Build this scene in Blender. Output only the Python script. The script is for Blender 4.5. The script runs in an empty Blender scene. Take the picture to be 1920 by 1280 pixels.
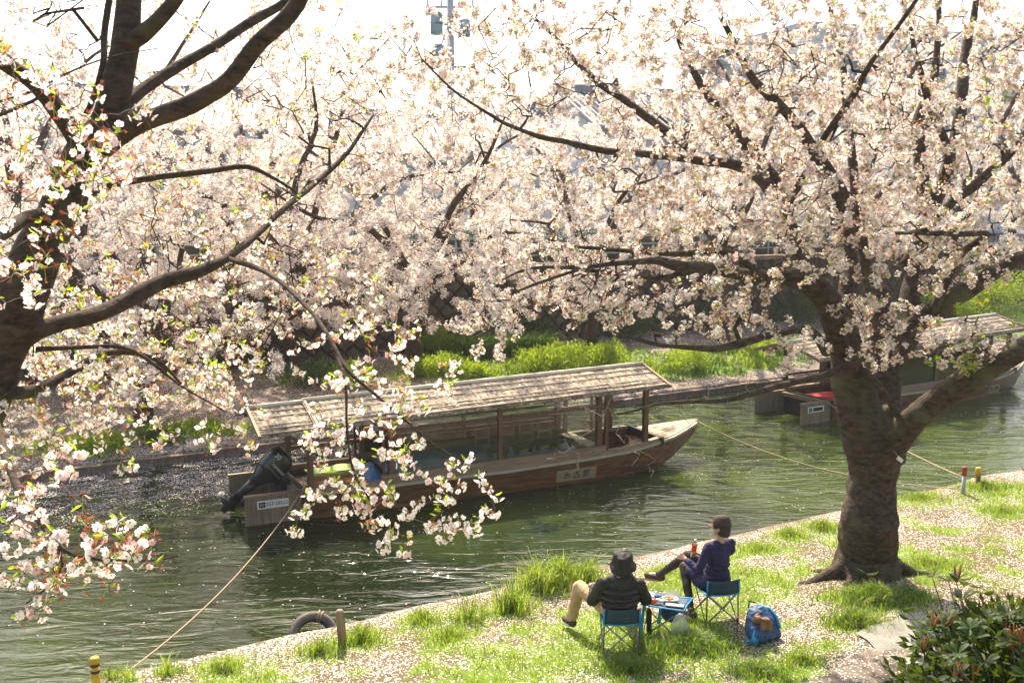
import bpy, bmesh, math, random
import numpy as np
from mathutils import Vector, Matrix, Euler
R = math.radians
SC = bpy.context.scene
COL = SC.collection

# ------------------------------------------------------------------ camera
FPX, PITCH, CH = 1867.0, R(7.9), 5.5
cam = bpy.data.cameras.new('camera'); camo = bpy.data.objects.new('camera', cam)
COL.objects.link(camo); SC.camera = camo
cam.sensor_width = 36.0; cam.lens = 35.0; cam.clip_end = 3000.0; cam.clip_start = 0.05
camo.location = (0, 0, CH); camo.rotation_euler = (R(90) - PITCH, 0, 0)

# ------------------------------------------------------------------ world, sun, exposure
SUN_EL, SUN_AZ = R(50), R(-12)          # azimuth from +Y, towards +X positive
w = bpy.data.worlds.new('World'); SC.world = w; w.use_nodes = True
nt = w.node_tree; nt.nodes.clear()
sky = nt.nodes.new('ShaderNodeTexSky'); sky.sky_type = 'NISHITA'; sky.sun_disc = False
sky.sun_elevation = SUN_EL; sky.sun_rotation = SUN_AZ; sky.air_density = 1.0; sky.dust_density = 4.5; sky.ozone_density = 0.7
bg = nt.nodes.new('ShaderNodeBackground'); bg.inputs[1].default_value = 0.15
wo = nt.nodes.new('ShaderNodeOutputWorld')
nt.links.new(sky.outputs[0], bg.inputs[0]); nt.links.new(bg.outputs[0], wo.inputs[0])
sl = bpy.data.lights.new('sun', 'SUN'); sl.energy = 5.0; sl.angle = R(0.6); sl.color = (1.0, 0.87, 0.67)
so = bpy.data.objects.new('sun', sl); COL.objects.link(so)
sdir = Vector((math.sin(SUN_AZ) * math.cos(SUN_EL), math.cos(SUN_AZ) * math.cos(SUN_EL), math.sin(SUN_EL)))
so.rotation_euler = sdir.to_track_quat('Z', 'Y').to_euler(); so.location = sdir * 60
SC.view_settings.view_transform = 'Standard'; SC.view_settings.look = 'None'
SC.view_settings.exposure = 1.12; SC.view_settings.gamma = 1.0; SC.view_settings.use_curve_mapping = False
cy = SC.cycles
cy.max_bounces = 8; cy.diffuse_bounces = 6; cy.glossy_bounces = 3; cy.transmission_bounces = 5; cy.transparent_max_bounces = 8
cy.caustics_reflective = False; cy.caustics_refractive = False; cy.sample_clamp_indirect = 6.0
cy.use_denoising = True

# ------------------------------------------------------------------ frames of reference
Cc = np.array([0, 0, CH]); Fw = np.array([0, math.cos(PITCH), -math.sin(PITCH)]); Up = np.array([0, math.sin(PITCH), math.cos(PITCH)]); Rt = np.array([1.0, 0, 0])
def P(u, v, zc):                       # a point at distance zc seen in the direction (u, v) of the photograph
    return Cc + zc * (Fw + (u - 960) / FPX * Rt - (v - 640) / FPX * Up)
def G(u, v, z=0.0):                    # the same on the level z
    d = Fw + (u - 960) / FPX * Rt - (v - 640) / FPX * Up
    return Cc + d * (z - CH) / d[2]
AD = R(31.0)
DV = np.array([math.cos(AD), math.sin(AD), 0]); NV = np.array([-math.sin(AD), math.cos(AD), 0])   # along and across the canal
N_NEAR, N_FAR, N_WALL = 11.12, 21.6, 28.4

# ------------------------------------------------------------------ noise
def vnoise(x, y, seed=0):
    x = np.asarray(x, float); y = np.asarray(y, float)
    xi = np.floor(x).astype(np.int64); yi = np.floor(y).astype(np.int64)
    fx = x - xi; fy = y - yi; fx = fx * fx * (3 - 2 * fx); fy = fy * fy * (3 - 2 * fy)
    def h(a, b):
        n = (a * 374761393 + b * 668265263 + seed * 974634777) & 0xFFFFFFFF
        n = ((n ^ (n >> 13)) * 1274126177) & 0xFFFFFFFF
        return ((n ^ (n >> 16)) & 0xFFFF) / 65535.0
    return (h(xi, yi) * (1 - fx) + h(xi + 1, yi) * fx) * (1 - fy) + (h(xi, yi + 1) * (1 - fx) + h(xi + 1, yi + 1) * fx) * fy
def fbm(x, y, seed=0, o=3):
    return sum(vnoise(np.asarray(x) * 2 ** k, np.asarray(y) * 2 ** k, seed + k) * 0.5 ** (k + 1) for k in range(o)) / (1 - 0.5 ** o)

# ------------------------------------------------------------------ materials
def new_mat(name):
    m = bpy.data.materials.new(name); m.use_nodes = True
    m.node_tree.nodes.clear()
    return m, m.node_tree
def mk(name, c1, c2=None, scale=5.0, rough=0.6, bump=0.0, bscale=None, stretch=(1, 1, 1), metallic=0.0, transl=0.0, tcol=None, spec=0.5, rnd=0.0, detail=5.0, c3=None, lo=0.35, hi=0.65, coat=0.0):
    m, t = new_mat(name); N = t.nodes; L = t.links
    out = N.new('ShaderNodeOutputMaterial'); b = N.new('ShaderNodeBsdfPrincipled')
    b.inputs['Roughness'].default_value = rough; b.inputs['Metallic'].default_value = metallic; b.inputs['Specular IOR Level'].default_value = spec
    b.inputs['Coat Weight'].default_value = coat
    b.inputs['Base Color'].default_value = (*c1, 1)
    col = None
    if c2 is not None or bump:
        tc = N.new('ShaderNodeTexCoord'); mp = N.new('ShaderNodeMapping'); mp.inputs['Scale'].default_value = stretch
        L.new(tc.outputs['Object'], mp.inputs[0])
    if c2 is not None:
        nz = N.new('ShaderNodeTexNoise'); nz.inputs['Scale'].default_value = scale; nz.inputs['Detail'].default_value = detail; nz.inputs['Roughness'].default_value = 0.6
        L.new(mp.outputs[0], nz.inputs[0])
        cr = N.new('ShaderNodeValToRGB'); e = cr.color_ramp.elements
        e[0].position = lo; e[0].color = (*c1, 1); e[1].position = hi; e[1].color = (*c2, 1)
        if c3 is not None:
            x = e.new(min(0.98, hi + 0.12)); x.color = (*c3, 1)
        L.new(nz.outputs[0], cr.inputs[0]); col = cr.outputs[0]
    if rnd:
        oi = N.new('ShaderNodeObjectInfo'); hs = N.new('ShaderNodeHueSaturation')
        mr = N.new('ShaderNodeMapRange'); mr.inputs[3].default_value = 1 - rnd; mr.inputs[4].default_value = 1 + rnd
        L.new(oi.outputs['Random'], mr.inputs[0]); L.new(mr.outputs[0], hs.inputs['Value'])
        if col is not None: L.new(col, hs.inputs['Color'])
        else: hs.inputs['Color'].default_value = (*c1, 1)
        col = hs.outputs[0]
    if col is not None: L.new(col, b.inputs['Base Color'])
    if bump:
        nb = N.new('ShaderNodeTexNoise'); nb.inputs['Scale'].default_value = bscale or scale * 3; nb.inputs['Detail'].default_value = 6
        L.new(mp.outputs[0], nb.inputs[0])
        bp = N.new('ShaderNodeBump'); bp.inputs['Strength'].default_value = bump; bp.inputs['Distance'].default_value = 0.02
        L.new(nb.outputs[0], bp.inputs['Height']); L.new(bp.outputs[0], b.inputs['Normal'])
    sh = b.outputs[0]
    if transl:
        tr = N.new('ShaderNodeBsdfTranslucent'); mx = N.new('ShaderNodeMixShader'); mx.inputs[0].default_value = transl
        tr.inputs[0].default_value = (*(tcol or c1), 1)
        if col is not None and tcol is None: L.new(col, tr.inputs[0])
        L.new(sh, mx.inputs[1]); L.new(tr.outputs[0], mx.inputs[2]); sh = mx.outputs[0]
    L.new(sh, out.inputs[0])
    return m

M = {}
M['petal'] = mk('petal', (0.94, 0.89, 0.86), rough=0.7, transl=0.6, tcol=(0.98, 0.92, 0.87), spec=0.2, rnd=0.06)
M['petal_pink'] = mk('petal_pink', (0.86, 0.60, 0.60), rough=0.7, transl=0.45, tcol=(0.92, 0.60, 0.55), spec=0.2, rnd=0.1)
M['calyx'] = mk('calyx', (0.34, 0.07, 0.04), rough=0.6, transl=0.3, tcol=(0.6, 0.13, 0.05), rnd=0.3)
M['pedicel'] = mk('pedicel', (0.26, 0.30, 0.06), rough=0.6, transl=0.3, rnd=0.2)
M['young_leaf'] = mk('young_leaf', (0.20, 0.32, 0.03), rough=0.45, transl=0.55, tcol=(0.50, 0.66, 0.04), rnd=0.25)
M['bronze_leaf'] = mk('bronze_leaf', (0.28, 0.10, 0.035), rough=0.5, transl=0.5, tcol=(0.66, 0.25, 0.06), rnd=0.25)
M['fallen'] = mk('fallen_petal', (0.68, 0.60, 0.57), rough=0.8, transl=0.2, spec=0.2)
M['grass'] = mk('grass_blade', (0.13, 0.20, 0.02), (0.24, 0.29, 0.04), scale=1.2, rough=0.5, transl=0.5, tcol=(0.36, 0.50, 0.03))
M['straw'] = mk('dry_blade', (0.36, 0.30, 0.12), (0.46, 0.38, 0.18), scale=4, rough=0.7, transl=0.4)
M['grass_dark'] = mk('grass_dark', (0.05, 0.12, 0.015), (0.11, 0.20, 0.02), scale=1.5, rough=0.45, transl=0.35, tcol=(0.17, 0.33, 0.02))
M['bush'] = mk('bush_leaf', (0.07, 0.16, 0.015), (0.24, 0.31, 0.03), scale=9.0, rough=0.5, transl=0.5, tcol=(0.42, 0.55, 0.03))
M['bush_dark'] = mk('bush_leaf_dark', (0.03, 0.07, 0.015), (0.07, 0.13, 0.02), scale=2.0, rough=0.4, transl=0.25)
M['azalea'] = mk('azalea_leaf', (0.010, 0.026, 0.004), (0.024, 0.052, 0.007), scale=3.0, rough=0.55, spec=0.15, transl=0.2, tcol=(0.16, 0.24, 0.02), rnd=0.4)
M['bud_brown'] = mk('bud_brown', (0.36, 0.15, 0.05), rough=0.6, transl=0.2, rnd=0.2)
M['stem'] = mk('stem_brown', (0.12, 0.08, 0.05), rough=0.8)

def bark(name, a, b, lich=None, bands=9.0, bump=0.7):
    m, t = new_mat(name); N = t.nodes; L = t.links
    out = N.new('ShaderNodeOutputMaterial'); p = N.new('ShaderNodeBsdfPrincipled'); p.inputs['Roughness'].default_value = 0.85; p.inputs['Specular IOR Level'].default_value = 0.25
    tc = N.new('ShaderNodeTexCoord'); mp = N.new('ShaderNodeMapping'); mp.inputs['Scale'].default_value = (2.6, 2.6, bands)
    L.new(tc.outputs['Object'], mp.inputs[0])
    n1 = N.new('ShaderNodeTexNoise'); n1.inputs['Scale'].default_value = 3.4; n1.inputs['Detail'].default_value = 10; n1.inputs['Roughness'].default_value = 0.74; n1.inputs['Distortion'].default_value = 0.25
    L.new(mp.outputs[0], n1.inputs[0])
    n2 = N.new('ShaderNodeTexNoise'); n2.inputs['Scale'].default_value = 2.3; n2.inputs['Detail'].default_value = 6
    L.new(tc.outputs['Object'], n2.inputs[0])
    n3 = N.new('ShaderNodeTexNoise'); n3.inputs['Scale'].default_value = 38.0; n3.inputs['Detail'].default_value = 4
    L.new(tc.outputs['Object'], n3.inputs[0])
    cr = N.new('ShaderNodeValToRGB'); e = cr.color_ramp.elements
    e[0].position = 0.36; e[0].color = (*a, 1); e[1].position = 0.66; e[1].color = (*b, 1)
    L.new(n1.outputs[0], cr.inputs[0])
    c = cr.outputs[0]
    if lich:
        mx = N.new('ShaderNodeMix'); mx.data_type = 'RGBA'; r2 = N.new('ShaderNodeValToRGB'); r2.color_ramp.elements[0].position = 0.55; r2.color_ramp.elements[1].position = 0.72
        L.new(n2.outputs[0], r2.inputs[0]); L.new(r2.outputs[0], mx.inputs[0]); L.new(c, mx.inputs[6]); mx.inputs[7].default_value = (*lich, 1); c = mx.outputs[2]
    L.new(c, p.inputs['Base Color'])
    ad = N.new('ShaderNodeMath'); ad.operation = 'MULTIPLY_ADD'; ad.inputs[1].default_value = 0.5
    L.new(n3.outputs[0], ad.inputs[0]); L.new(n1.outputs[0], ad.inputs[2])
    bp = N.new('ShaderNodeBump'); bp.inputs['Strength'].default_value = bump; bp.inputs['Distance'].default_value = 0.05
    L.new(ad.outputs[0], bp.inputs['Height']); L.new(bp.outputs[0], p.inputs['Normal']); L.new(p.outputs[0], out.inputs[0])
    return m
M['bark'] = bark('bark', (0.024, 0.016, 0.010), (0.130, 0.092, 0.064), (0.12, 0.11, 0.06), 5.0, 0.9)
M['bark_dark'] = bark('bark_dark', (0.028, 0.017, 0.011), (0.14, 0.090, 0.062), (0.10, 0.085, 0.055), 6.0, 0.9)
M['twig_pale'] = mk('sunlit_twig_bark', (0.20, 0.14, 0.10), (0.38, 0.29, 0.22), scale=10, rough=0.75)  # paler copy of the twig bark, bright sunlight put into the colour
M['twig'] = mk('twig_bark', (0.07, 0.042, 0.032), (0.16, 0.11, 0.085), scale=14, rough=0.8)

def wood(name, a, b, stretch=(1, 12, 12), scale=3.0, rough=0.7, bump=0.35):
    return mk(name, a, b, scale=scale, rough=rough, bump=bump, bscale=scale * 2.5, stretch=stretch, lo=0.3, hi=0.7, rnd=0.12)
M['hull'] = wood('hull_wood', (0.060, 0.028, 0.014), (0.25, 0.115, 0.048), stretch=(0.9, 6, 7), scale=2.4, rough=0.42)
M['timber'] = wood('weathered_timber', (0.17, 0.11, 0.065), (0.33, 0.235, 0.15), stretch=(0.7, 9, 9))
M['timber_v'] = wood('weathered_boards', (0.13, 0.09, 0.055), (0.30, 0.22, 0.14), stretch=(9, 9, 0.8))
M['post'] = wood('post_wood', (0.09, 0.042, 0.022), (0.20, 0.10, 0.05), stretch=(8, 8, 1))
M['dark_wood'] = wood('dark_wood', (0.025, 0.014, 0.010), (0.06, 0.035, 0.022))
M['deck'] = wood('deck_wood', (0.36, 0.26, 0.15), (0.52, 0.41, 0.27), stretch=(1, 12, 4))
M['rail'] = wood('pale_rail', (0.34, 0.31, 0.22), (0.46, 0.43, 0.33), stretch=(1, 10, 10))
M['roofbark'] = mk('bark_thatch', (0.13, 0.09, 0.055), (0.46, 0.37, 0.26), scale=7, rough=0.9, bump=0.8, bscale=26, stretch=(2.2, 0.7, 3), rnd=0.14, detail=9, lo=0.40, hi=0.60, c3=(0.66, 0.58, 0.50))
M['bamboo'] = mk('bamboo', (0.50, 0.42, 0.29), (0.70, 0.62, 0.48), scale=6, rough=0.5, stretch=(1, 8, 8))
M['batten'] = mk('batten', (0.14, 0.10, 0.065), (0.34, 0.27, 0.19), scale=6, rough=0.8, stretch=(1, 8, 8))
M['black'] = mk('black_plastic', (0.018, 0.020, 0.024), rough=0.28, coat=0.4)
M['black_matte'] = mk('black_rubber', (0.016, 0.016, 0.016), rough=0.75)
M['tyre'] = mk('tyre_rubber', (0.10, 0.085, 0.07), (0.17, 0.145, 0.12), scale=8, rough=0.85, bump=0.3)
M['white'] = mk('white_paint', (0.78, 0.78, 0.75), (0.62, 0.61, 0.55), scale=6, rough=0.5)
M['prop'] = mk('prop_metal', (0.62, 0.57, 0.48), (0.40, 0.33, 0.24), scale=12, rough=0.45, metallic=0.2)
M['ink'] = mk('ink_black', (0.012, 0.012, 0.014), rough=0.7)
M['plate'] = mk('name_board', (0.26, 0.21, 0.12), (0.36, 0.30, 0.19), scale=4, rough=0.6, stretch=(1, 8, 8))
M['green_mat'] = mk('green_mat', (0.02, 0.30, 0.10), (0.03, 0.38, 0.13), scale=20, rough=0.8)
M['lime_mat'] = mk('lime_cloth', (0.28, 0.50, 0.05), (0.42, 0.62, 0.12), scale=8, rough=0.7)
M['red_mat'] = mk('red_mat', (0.55, 0.015, 0.02), (0.42, 0.01, 0.015), scale=10, rough=0.8)
M['tarp'] = mk('blue_tarp', (0.07, 0.21, 0.42), (0.12, 0.32, 0.58), scale=3, rough=0.38, bump=0.6, bscale=7)
M['crate'] = wood('orange_crate', (0.42, 0.19, 0.06), (0.56, 0.28, 0.10))
M['orange'] = mk('orange_ring', (0.60, 0.10, 0.03), (0.45, 0.06, 0.02), scale=6, rough=0.6)
M['yellow'] = mk('yellow_paint', (0.62, 0.40, 0.02), (0.46, 0.28, 0.02), scale=9, rough=0.5)
M['red'] = mk('red_paint', (0.45, 0.015, 0.015), (0.30, 0.012, 0.012), scale=9, rough=0.5)
M['rope'] = mk('rope', (0.34, 0.23, 0.14), (0.46, 0.34, 0.23), scale=30, rough=0.85, stretch=(6, 6, 6))
M['steel'] = mk('grey_tube', (0.30, 0.30, 0.31), (0.22, 0.22, 0.23), scale=20, rough=0.35, metallic=0.7)
M['blue_trim'] = mk('blue_trim', (0.015, 0.30, 0.58), (0.02, 0.36, 0.66), scale=20, rough=0.55, transl=0.2)
M['navy'] = mk('navy_canvas', (0.018, 0.05, 0.10), (0.03, 0.075, 0.14), scale=30, rough=0.7, bump=0.2)
M['teal'] = mk('teal_canvas', (0.012, 0.045, 0.075), (0.018, 0.06, 0.095), scale=25, rough=0.6, transl=0.15, tcol=(0.02, 0.11, 0.17), bump=0.2)
M['skin'] = mk('skin', (0.56, 0.32, 0.21), (0.60, 0.36, 0.24), scale=6, rough=0.5)
M['khaki'] = mk('khaki_cloth', (0.44, 0.29, 0.15), (0.52, 0.36, 0.20), scale=14, rough=0.85, bump=0.25, bscale=9)
M['black_cloth'] = mk('black_cloth', (0.012, 0.011, 0.011), (0.025, 0.022, 0.020), scale=9, rough=0.75, bump=0.5, bscale=12)
M['puffer'] = mk('quilted_nylon', (0.010, 0.009, 0.009), (0.020, 0.017, 0.016), scale=9, rough=0.5, bump=0.3, bscale=9)
M['indigo'] = mk('indigo_knit', (0.015, 0.012, 0.052), (0.024, 0.019, 0.085), scale=9, rough=0.85, bump=0.5, bscale=10)
M['legging'] = mk('black_legging', (0.016, 0.010, 0.012), (0.03, 0.018, 0.020), scale=9, rough=0.7, bump=0.3)
M['hat_brown'] = mk('brown_felt', (0.045, 0.028, 0.020), (0.075, 0.048, 0.034), scale=18, rough=0.9, bump=0.3)
M['hair'] = mk('dark_hair', (0.014, 0.009, 0.007), (0.035, 0.022, 0.016), scale=30, rough=0.5, bump=0.5, stretch=(6, 6, 1))
M['shoe'] = mk('brown_suede', (0.06, 0.035, 0.024), (0.09, 0.055, 0.04), scale=12, rough=0.85)
M['sole'] = mk('white_sole', (0.72, 0.70, 0.65), rough=0.6)
M['pack_navy'] = mk('backpack_navy', (0.018, 0.055, 0.15), (0.03, 0.08, 0.20), scale=7, rough=0.6, bump=0.5, bscale=8)
M['brown_cloth'] = mk('brown_jacket', (0.17, 0.09, 0.04), (0.27, 0.15, 0.075), scale=8, rough=0.85, bump=0.8, bscale=9)
M['paper'] = mk('white_paper', (0.80, 0.78, 0.74), rough=0.8)
M['tray'] = mk('pale_tray', (0.60, 0.55, 0.44), (0.72, 0.68, 0.58), scale=12, rough=0.5)
M['food'] = mk('brown_food', (0.24, 0.11, 0.06), (0.42, 0.25, 0.16), scale=30, rough=0.6)
M['red_drink'] = mk('red_label', (0.62, 0.04, 0.02), (0.80, 0.22, 0.05), scale=14, rough=0.3, transl=0.3, tcol=(0.9, 0.15, 0.04))
M['yellow_cap'] = mk('yellow_cap', (0.75, 0.75, 0.02), rough=0.4)
M['plaster'] = mk('pale_plaster', (0.62, 0.62, 0.58), (0.72, 0.71, 0.68), scale=0.7, rough=0.9, bump=0.1)
M['plaster_grey'] = mk('grey_plaster', (0.40, 0.42, 0.42), (0.52, 0.53, 0.52), scale=0.6, rough=0.9)
M['rooftile'] = mk('roof_tile', (0.13, 0.14, 0.15), (0.24, 0.25, 0.26), scale=3.0, rough=0.45, rnd=0.15)
M['fenceblue'] = mk('painted_steel', (0.22, 0.34, 0.40), (0.30, 0.42, 0.46), scale=3, rough=0.5)
M['window'] = mk('window_glass', (0.05, 0.07, 0.08), rough=0.08, spec=0.8)
M['asphalt'] = mk('asphalt', (0.05, 0.05, 0.05), (0.075, 0.073, 0.07), scale=30, rough=0.9)
M['stone'] = mk('wall_stone', (0.045, 0.033, 0.024), (0.10, 0.075, 0.055), scale=5, rough=0.9, bump=0.7, bscale=16, rnd=0.3)
M['mortar'] = mk('wall_mortar', (0.05, 0.04, 0.03), (0.08, 0.065, 0.05), scale=6, rough=0.95)
M['kerb'] = mk('kerb_stone', (0.12, 0.08, 0.055), (0.26, 0.19, 0.14), scale=6, rough=0.9, bump=0.5, rnd=0.2)
M['pole'] = mk('concrete_pole', (0.34, 0.36, 0.37), (0.42, 0.44, 0.45), scale=3, rough=0.8)
M['concrete'] = mk('path_concrete', (0.17, 0.165, 0.14), (0.27, 0.26, 0.225), scale=5, rough=0.9, bump=0.3, bscale=60)

def glassy(name, tint, rough, mixf, spec=0.5):
    m, t = new_mat(name); N = t.nodes; L = t.links
    out = N.new('ShaderNodeOutputMaterial'); g = N.new('ShaderNodeBsdfGlossy'); g.inputs['Roughness'].default_value = rough
    tr = N.new('ShaderNodeBsdfTransparent'); tr.inputs[0].default_value = (*tint, 1)
    mx = N.new('ShaderNodeMixShader'); lw = N.new('ShaderNodeFresnel'); lw.inputs[0].default_value = 1.5
    ml = N.new('ShaderNodeMath'); ml.operation = 'MULTIPLY_ADD'; ml.inputs[1].default_value = 1.0; ml.inputs[2].default_value = mixf
    L.new(lw.outputs[0], ml.inputs[0]); L.new(ml.outputs[0], mx.inputs[0]); L.new(tr.outputs[0], mx.inputs[1]); L.new(g.outputs[0], mx.inputs[2]); L.new(mx.outputs[0], out.inputs[0])
    return m
M['pane'] = glassy('window_pane', (0.80, 0.86, 0.86), 0.02, 0.02)
M['bottle'] = glassy('clear_plastic', (0.86, 0.84, 0.80), 0.1, 0.08)
def film():
    m, t = new_mat('clear_bag'); N = t.nodes; L = t.links
    out = N.new('ShaderNodeOutputMaterial'); a = N.new('ShaderNodeBsdfPrincipled'); a.inputs['Base Color'].default_value = (0.80, 0.79, 0.74, 1); a.inputs['Roughness'].default_value = 0.25
    tl = N.new('ShaderNodeBsdfTranslucent'); tl.inputs[0].default_value = (0.8, 0.79, 0.72, 1)
    tr = N.new('ShaderNodeBsdfTransparent'); m1 = N.new('ShaderNodeMixShader'); m1.inputs[0].default_value = 0.5; m2 = N.new('ShaderNodeMixShader'); m2.inputs[0].default_value = 0.55
    L.new(a.outputs[0], m1.inputs[1]); L.new(tl.outputs[0], m1.inputs[2]); L.new(m1.outputs[0], m2.inputs[1]); L.new(tr.outputs[0], m2.inputs[2]); L.new(m2.outputs[0], out.inputs[0])
    return m
M['bag'] = film()

def water_mat():
    m, t = new_mat('canal_water'); N = t.nodes; L = t.links
    out = N.new('ShaderNodeOutputMaterial'); p = N.new('ShaderNodeBsdfPrincipled')
    p.inputs['Roughness'].default_value = 0.03; p.inputs['IOR'].default_value = 1.45
    tc = N.new('ShaderNodeTexCoord')
    n0 = N.new('ShaderNodeTexNoise'); n0.inputs['Scale'].default_value = 0.22; n0.inputs['Detail'].default_value = 3
    L.new(tc.outputs['Object'], n0.inputs[0])
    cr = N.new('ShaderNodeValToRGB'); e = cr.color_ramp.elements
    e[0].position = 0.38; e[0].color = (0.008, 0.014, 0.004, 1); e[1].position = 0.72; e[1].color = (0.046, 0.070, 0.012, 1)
    sx = N.new('ShaderNodeSeparateXYZ'); L.new(tc.outputs['Object'], sx.inputs[0]); mrx = N.new('ShaderNodeMapRange'); mrx.inputs[1].default_value = -3.0; mrx.inputs[2].default_value = 6.0; mrx.inputs[3].default_value = -0.10; mrx.inputs[4].default_value = 0.14; L.new(sx.outputs[0], mrx.inputs[0])  # base colour brightens with x, painting in shade left and sunlight right
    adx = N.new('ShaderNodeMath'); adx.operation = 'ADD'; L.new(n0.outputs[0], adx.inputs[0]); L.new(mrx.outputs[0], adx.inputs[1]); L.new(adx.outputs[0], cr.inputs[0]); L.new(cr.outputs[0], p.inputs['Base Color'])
    mp = N.new('ShaderNodeMapping'); mp.inputs['Rotation'].default_value = (0, 0, R(-20)); mp.inputs['Scale'].default_value = (1.0, 2.7, 1.0)
    L.new(tc.outputs['Object'], mp.inputs[0])
    a = N.new('ShaderNodeTexNoise'); a.inputs['Scale'].default_value = 1.15; a.inputs['Detail'].default_value = 3; a.inputs['Distortion'].default_value = 0.9
    b = N.new('ShaderNodeTexNoise'); b.inputs['Scale'].default_value = 4.6; b.inputs['Detail'].default_value = 2; b.inputs['Distortion'].default_value = 0.4
    L.new(mp.outputs[0], a.inputs[0]); L.new(mp.outputs[0], b.inputs[0])
    # patches of ruffled and calm water
    pz = N.new('ShaderNodeTexNoise'); pz.inputs['Scale'].default_value = 0.33; pz.inputs['Detail'].default_value = 2; L.new(tc.outputs['Object'], pz.inputs[0])
    pr = N.new('ShaderNodeMapRange'); pr.inputs[1].default_value = 0.38; pr.inputs[2].default_value = 0.62; pr.inputs[3].default_value = 0.35; pr.inputs[4].default_value = 1.0; L.new(pz.outputs[0], pr.inputs[0])
    s = N.new('ShaderNodeMath'); s.operation = 'MULTIPLY_ADD'; s.inputs[1].default_value = 0.13
    L.new(b.outputs[0], s.inputs[0]); L.new(a.outputs[0], s.inputs[2])
    q = N.new('ShaderNodeMath'); q.operation = 'MULTIPLY'; L.new(s.outputs[0], q.inputs[0]); L.new(pr.outputs[0], q.inputs[1])
    bp = N.new('ShaderNodeBump'); bp.inputs['Strength'].default_value = 1.0; bp.inputs['Distance'].default_value = 0.07
    L.new(q.outputs[0], bp.inputs['Height']); L.new(bp.outputs[0], p.inputs['Normal']); L.new(p.outputs[0], out.inputs[0])
    return m
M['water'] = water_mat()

def ground_mat(name, soil, green, white, wamount):
    m, t = new_mat(name); N = t.nodes; L = t.links
    out = N.new('ShaderNodeOutputMaterial'); p = N.new('ShaderNodeBsdfPrincipled'); p.inputs['Roughness'].default_value = 0.92; p.inputs['Specular IOR Level'].default_value = 0.15
    tc = N.new('ShaderNodeTexCoord')
    at = N.new('ShaderNodeAttribute'); at.attribute_name = 'cover'          # r: green cover, g: fallen petals
    sp = N.new('ShaderNodeSeparateColor'); L.new(at.outputs['Color'], sp.inputs[0])
    f1 = N.new('ShaderNodeTexNoise'); f1.inputs['Scale'].default_value = 9; f1.inputs['Detail'].default_value = 6; L.new(tc.outputs['Object'], f1.inputs[0])
    f2 = N.new('ShaderNodeTexVoronoi'); f2.inputs['Scale'].default_value = 48; L.new(tc.outputs['Object'], f2.inputs[0])
    m1 = N.new('ShaderNodeMix'); m1.data_type = 'RGBA'; m1.inputs[6].default_value = (*soil, 1); m1.inputs[7].default_value = (*green, 1)
    g1 = N.new('ShaderNodeMath'); g1.operation = 'ADD'; L.new(f1.outputs[0], g1.inputs[0]); L.new(sp.outputs[0], g1.inputs[1])
    r1 = N.new('ShaderNodeMapRange'); r1.inputs[1].default_value = 0.75; r1.inputs[2].default_value = 1.1; L.new(g1.outputs[0], r1.inputs[0]); L.new(r1.outputs[0], m1.inputs[0])
    m2 = N.new('ShaderNodeMix'); m2.data_type = 'RGBA'; L.new(m1.outputs[2], m2.inputs[6]); m2.inputs[7].default_value = (*white, 1)
    # petal cells: share of voronoi cells that are petals follows the cover attribute
    sc = N.new('ShaderNodeSeparateColor'); L.new(f2.outputs['Color'], sc.inputs[0])
    lt = N.new('ShaderNodeMath'); lt.operation = 'LESS_THAN'; L.new(sc.outputs[0], lt.inputs[0])
    ml = N.new('ShaderNodeMath'); ml.operation = 'MULTIPLY'; ml.inputs[1].default_value = wamount; L.new(sp.outputs[1], ml.inputs[0]); L.new(ml.outputs[0], lt.inputs[1])
    ds = N.new('ShaderNodeMath'); ds.operation = 'LESS_THAN'; ds.inputs[1].default_value = 0.5; L.new(f2.outputs['Distance'], ds.inputs[0])
    an = N.new('ShaderNodeMath'); an.operation = 'MULTIPLY'; L.new(lt.outputs[0], an.inputs[0]); L.new(ds.outputs[0], an.inputs[1])
    L.new(an.outputs[0], m2.inputs[0]); L.new(m2.outputs[2], p.inputs['Base Color'])
    bp = N.new('ShaderNodeBump'); bp.inputs['Strength'].default_value = 0.8; bp.inputs['Distance'].default_value = 0.02
    L.new(f1.outputs[0], bp.inputs['Height']); L.new(bp.outputs[0], p.inputs['Normal']); L.new(p.outputs[0], out.inputs[0])
    return m
M['bank'] = ground_mat('bank_soil', (0.11, 0.085, 0.045), (0.12, 0.18, 0.025), (0.62, 0.54, 0.51), 0.60)
M['path'] = ground_mat('path_gravel', (0.10, 0.078, 0.058), (0.20, 0.165, 0.125), (0.60, 0.53, 0.52), 0.34)
M['mud'] = mk('canal_bed', (0.05, 0.045, 0.03), (0.08, 0.07, 0.04), scale=2, rough=0.95)

# ------------------------------------------------------------------ mesh helpers
def tag(o, label=None, cat=None, group=None, kind=None):
    if label: o['label'] = label
    if cat: o['category'] = cat
    if group: o['group'] = group
    if kind: o['kind'] = kind
    return o
def empty(name, loc=(0, 0, 0), rz=0.0):
    o = bpy.data.objects.new(name, None); COL.objects.link(o); o.location = loc; o.rotation_euler = (0, 0, rz); o.empty_display_size = 0.1
    return o
def link(name, me, parent=None, loc=None, rot=None, scl=None):
    o = bpy.data.objects.new(name, me); COL.objects.link(o)
    if parent is not None: o.parent = parent
    if loc is not None: o.location = loc
    if rot is not None: o.rotation_euler = rot
    if scl is not None: o.scale = (scl,) * 3 if isinstance(scl, (int, float)) else scl
    return o
def copy_tree(o, parent=None):
    c = o.copy(); COL.objects.link(c)
    if parent is not None: c.parent = parent
    for ch in o.children: copy_tree(ch, c)
    return c
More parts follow.
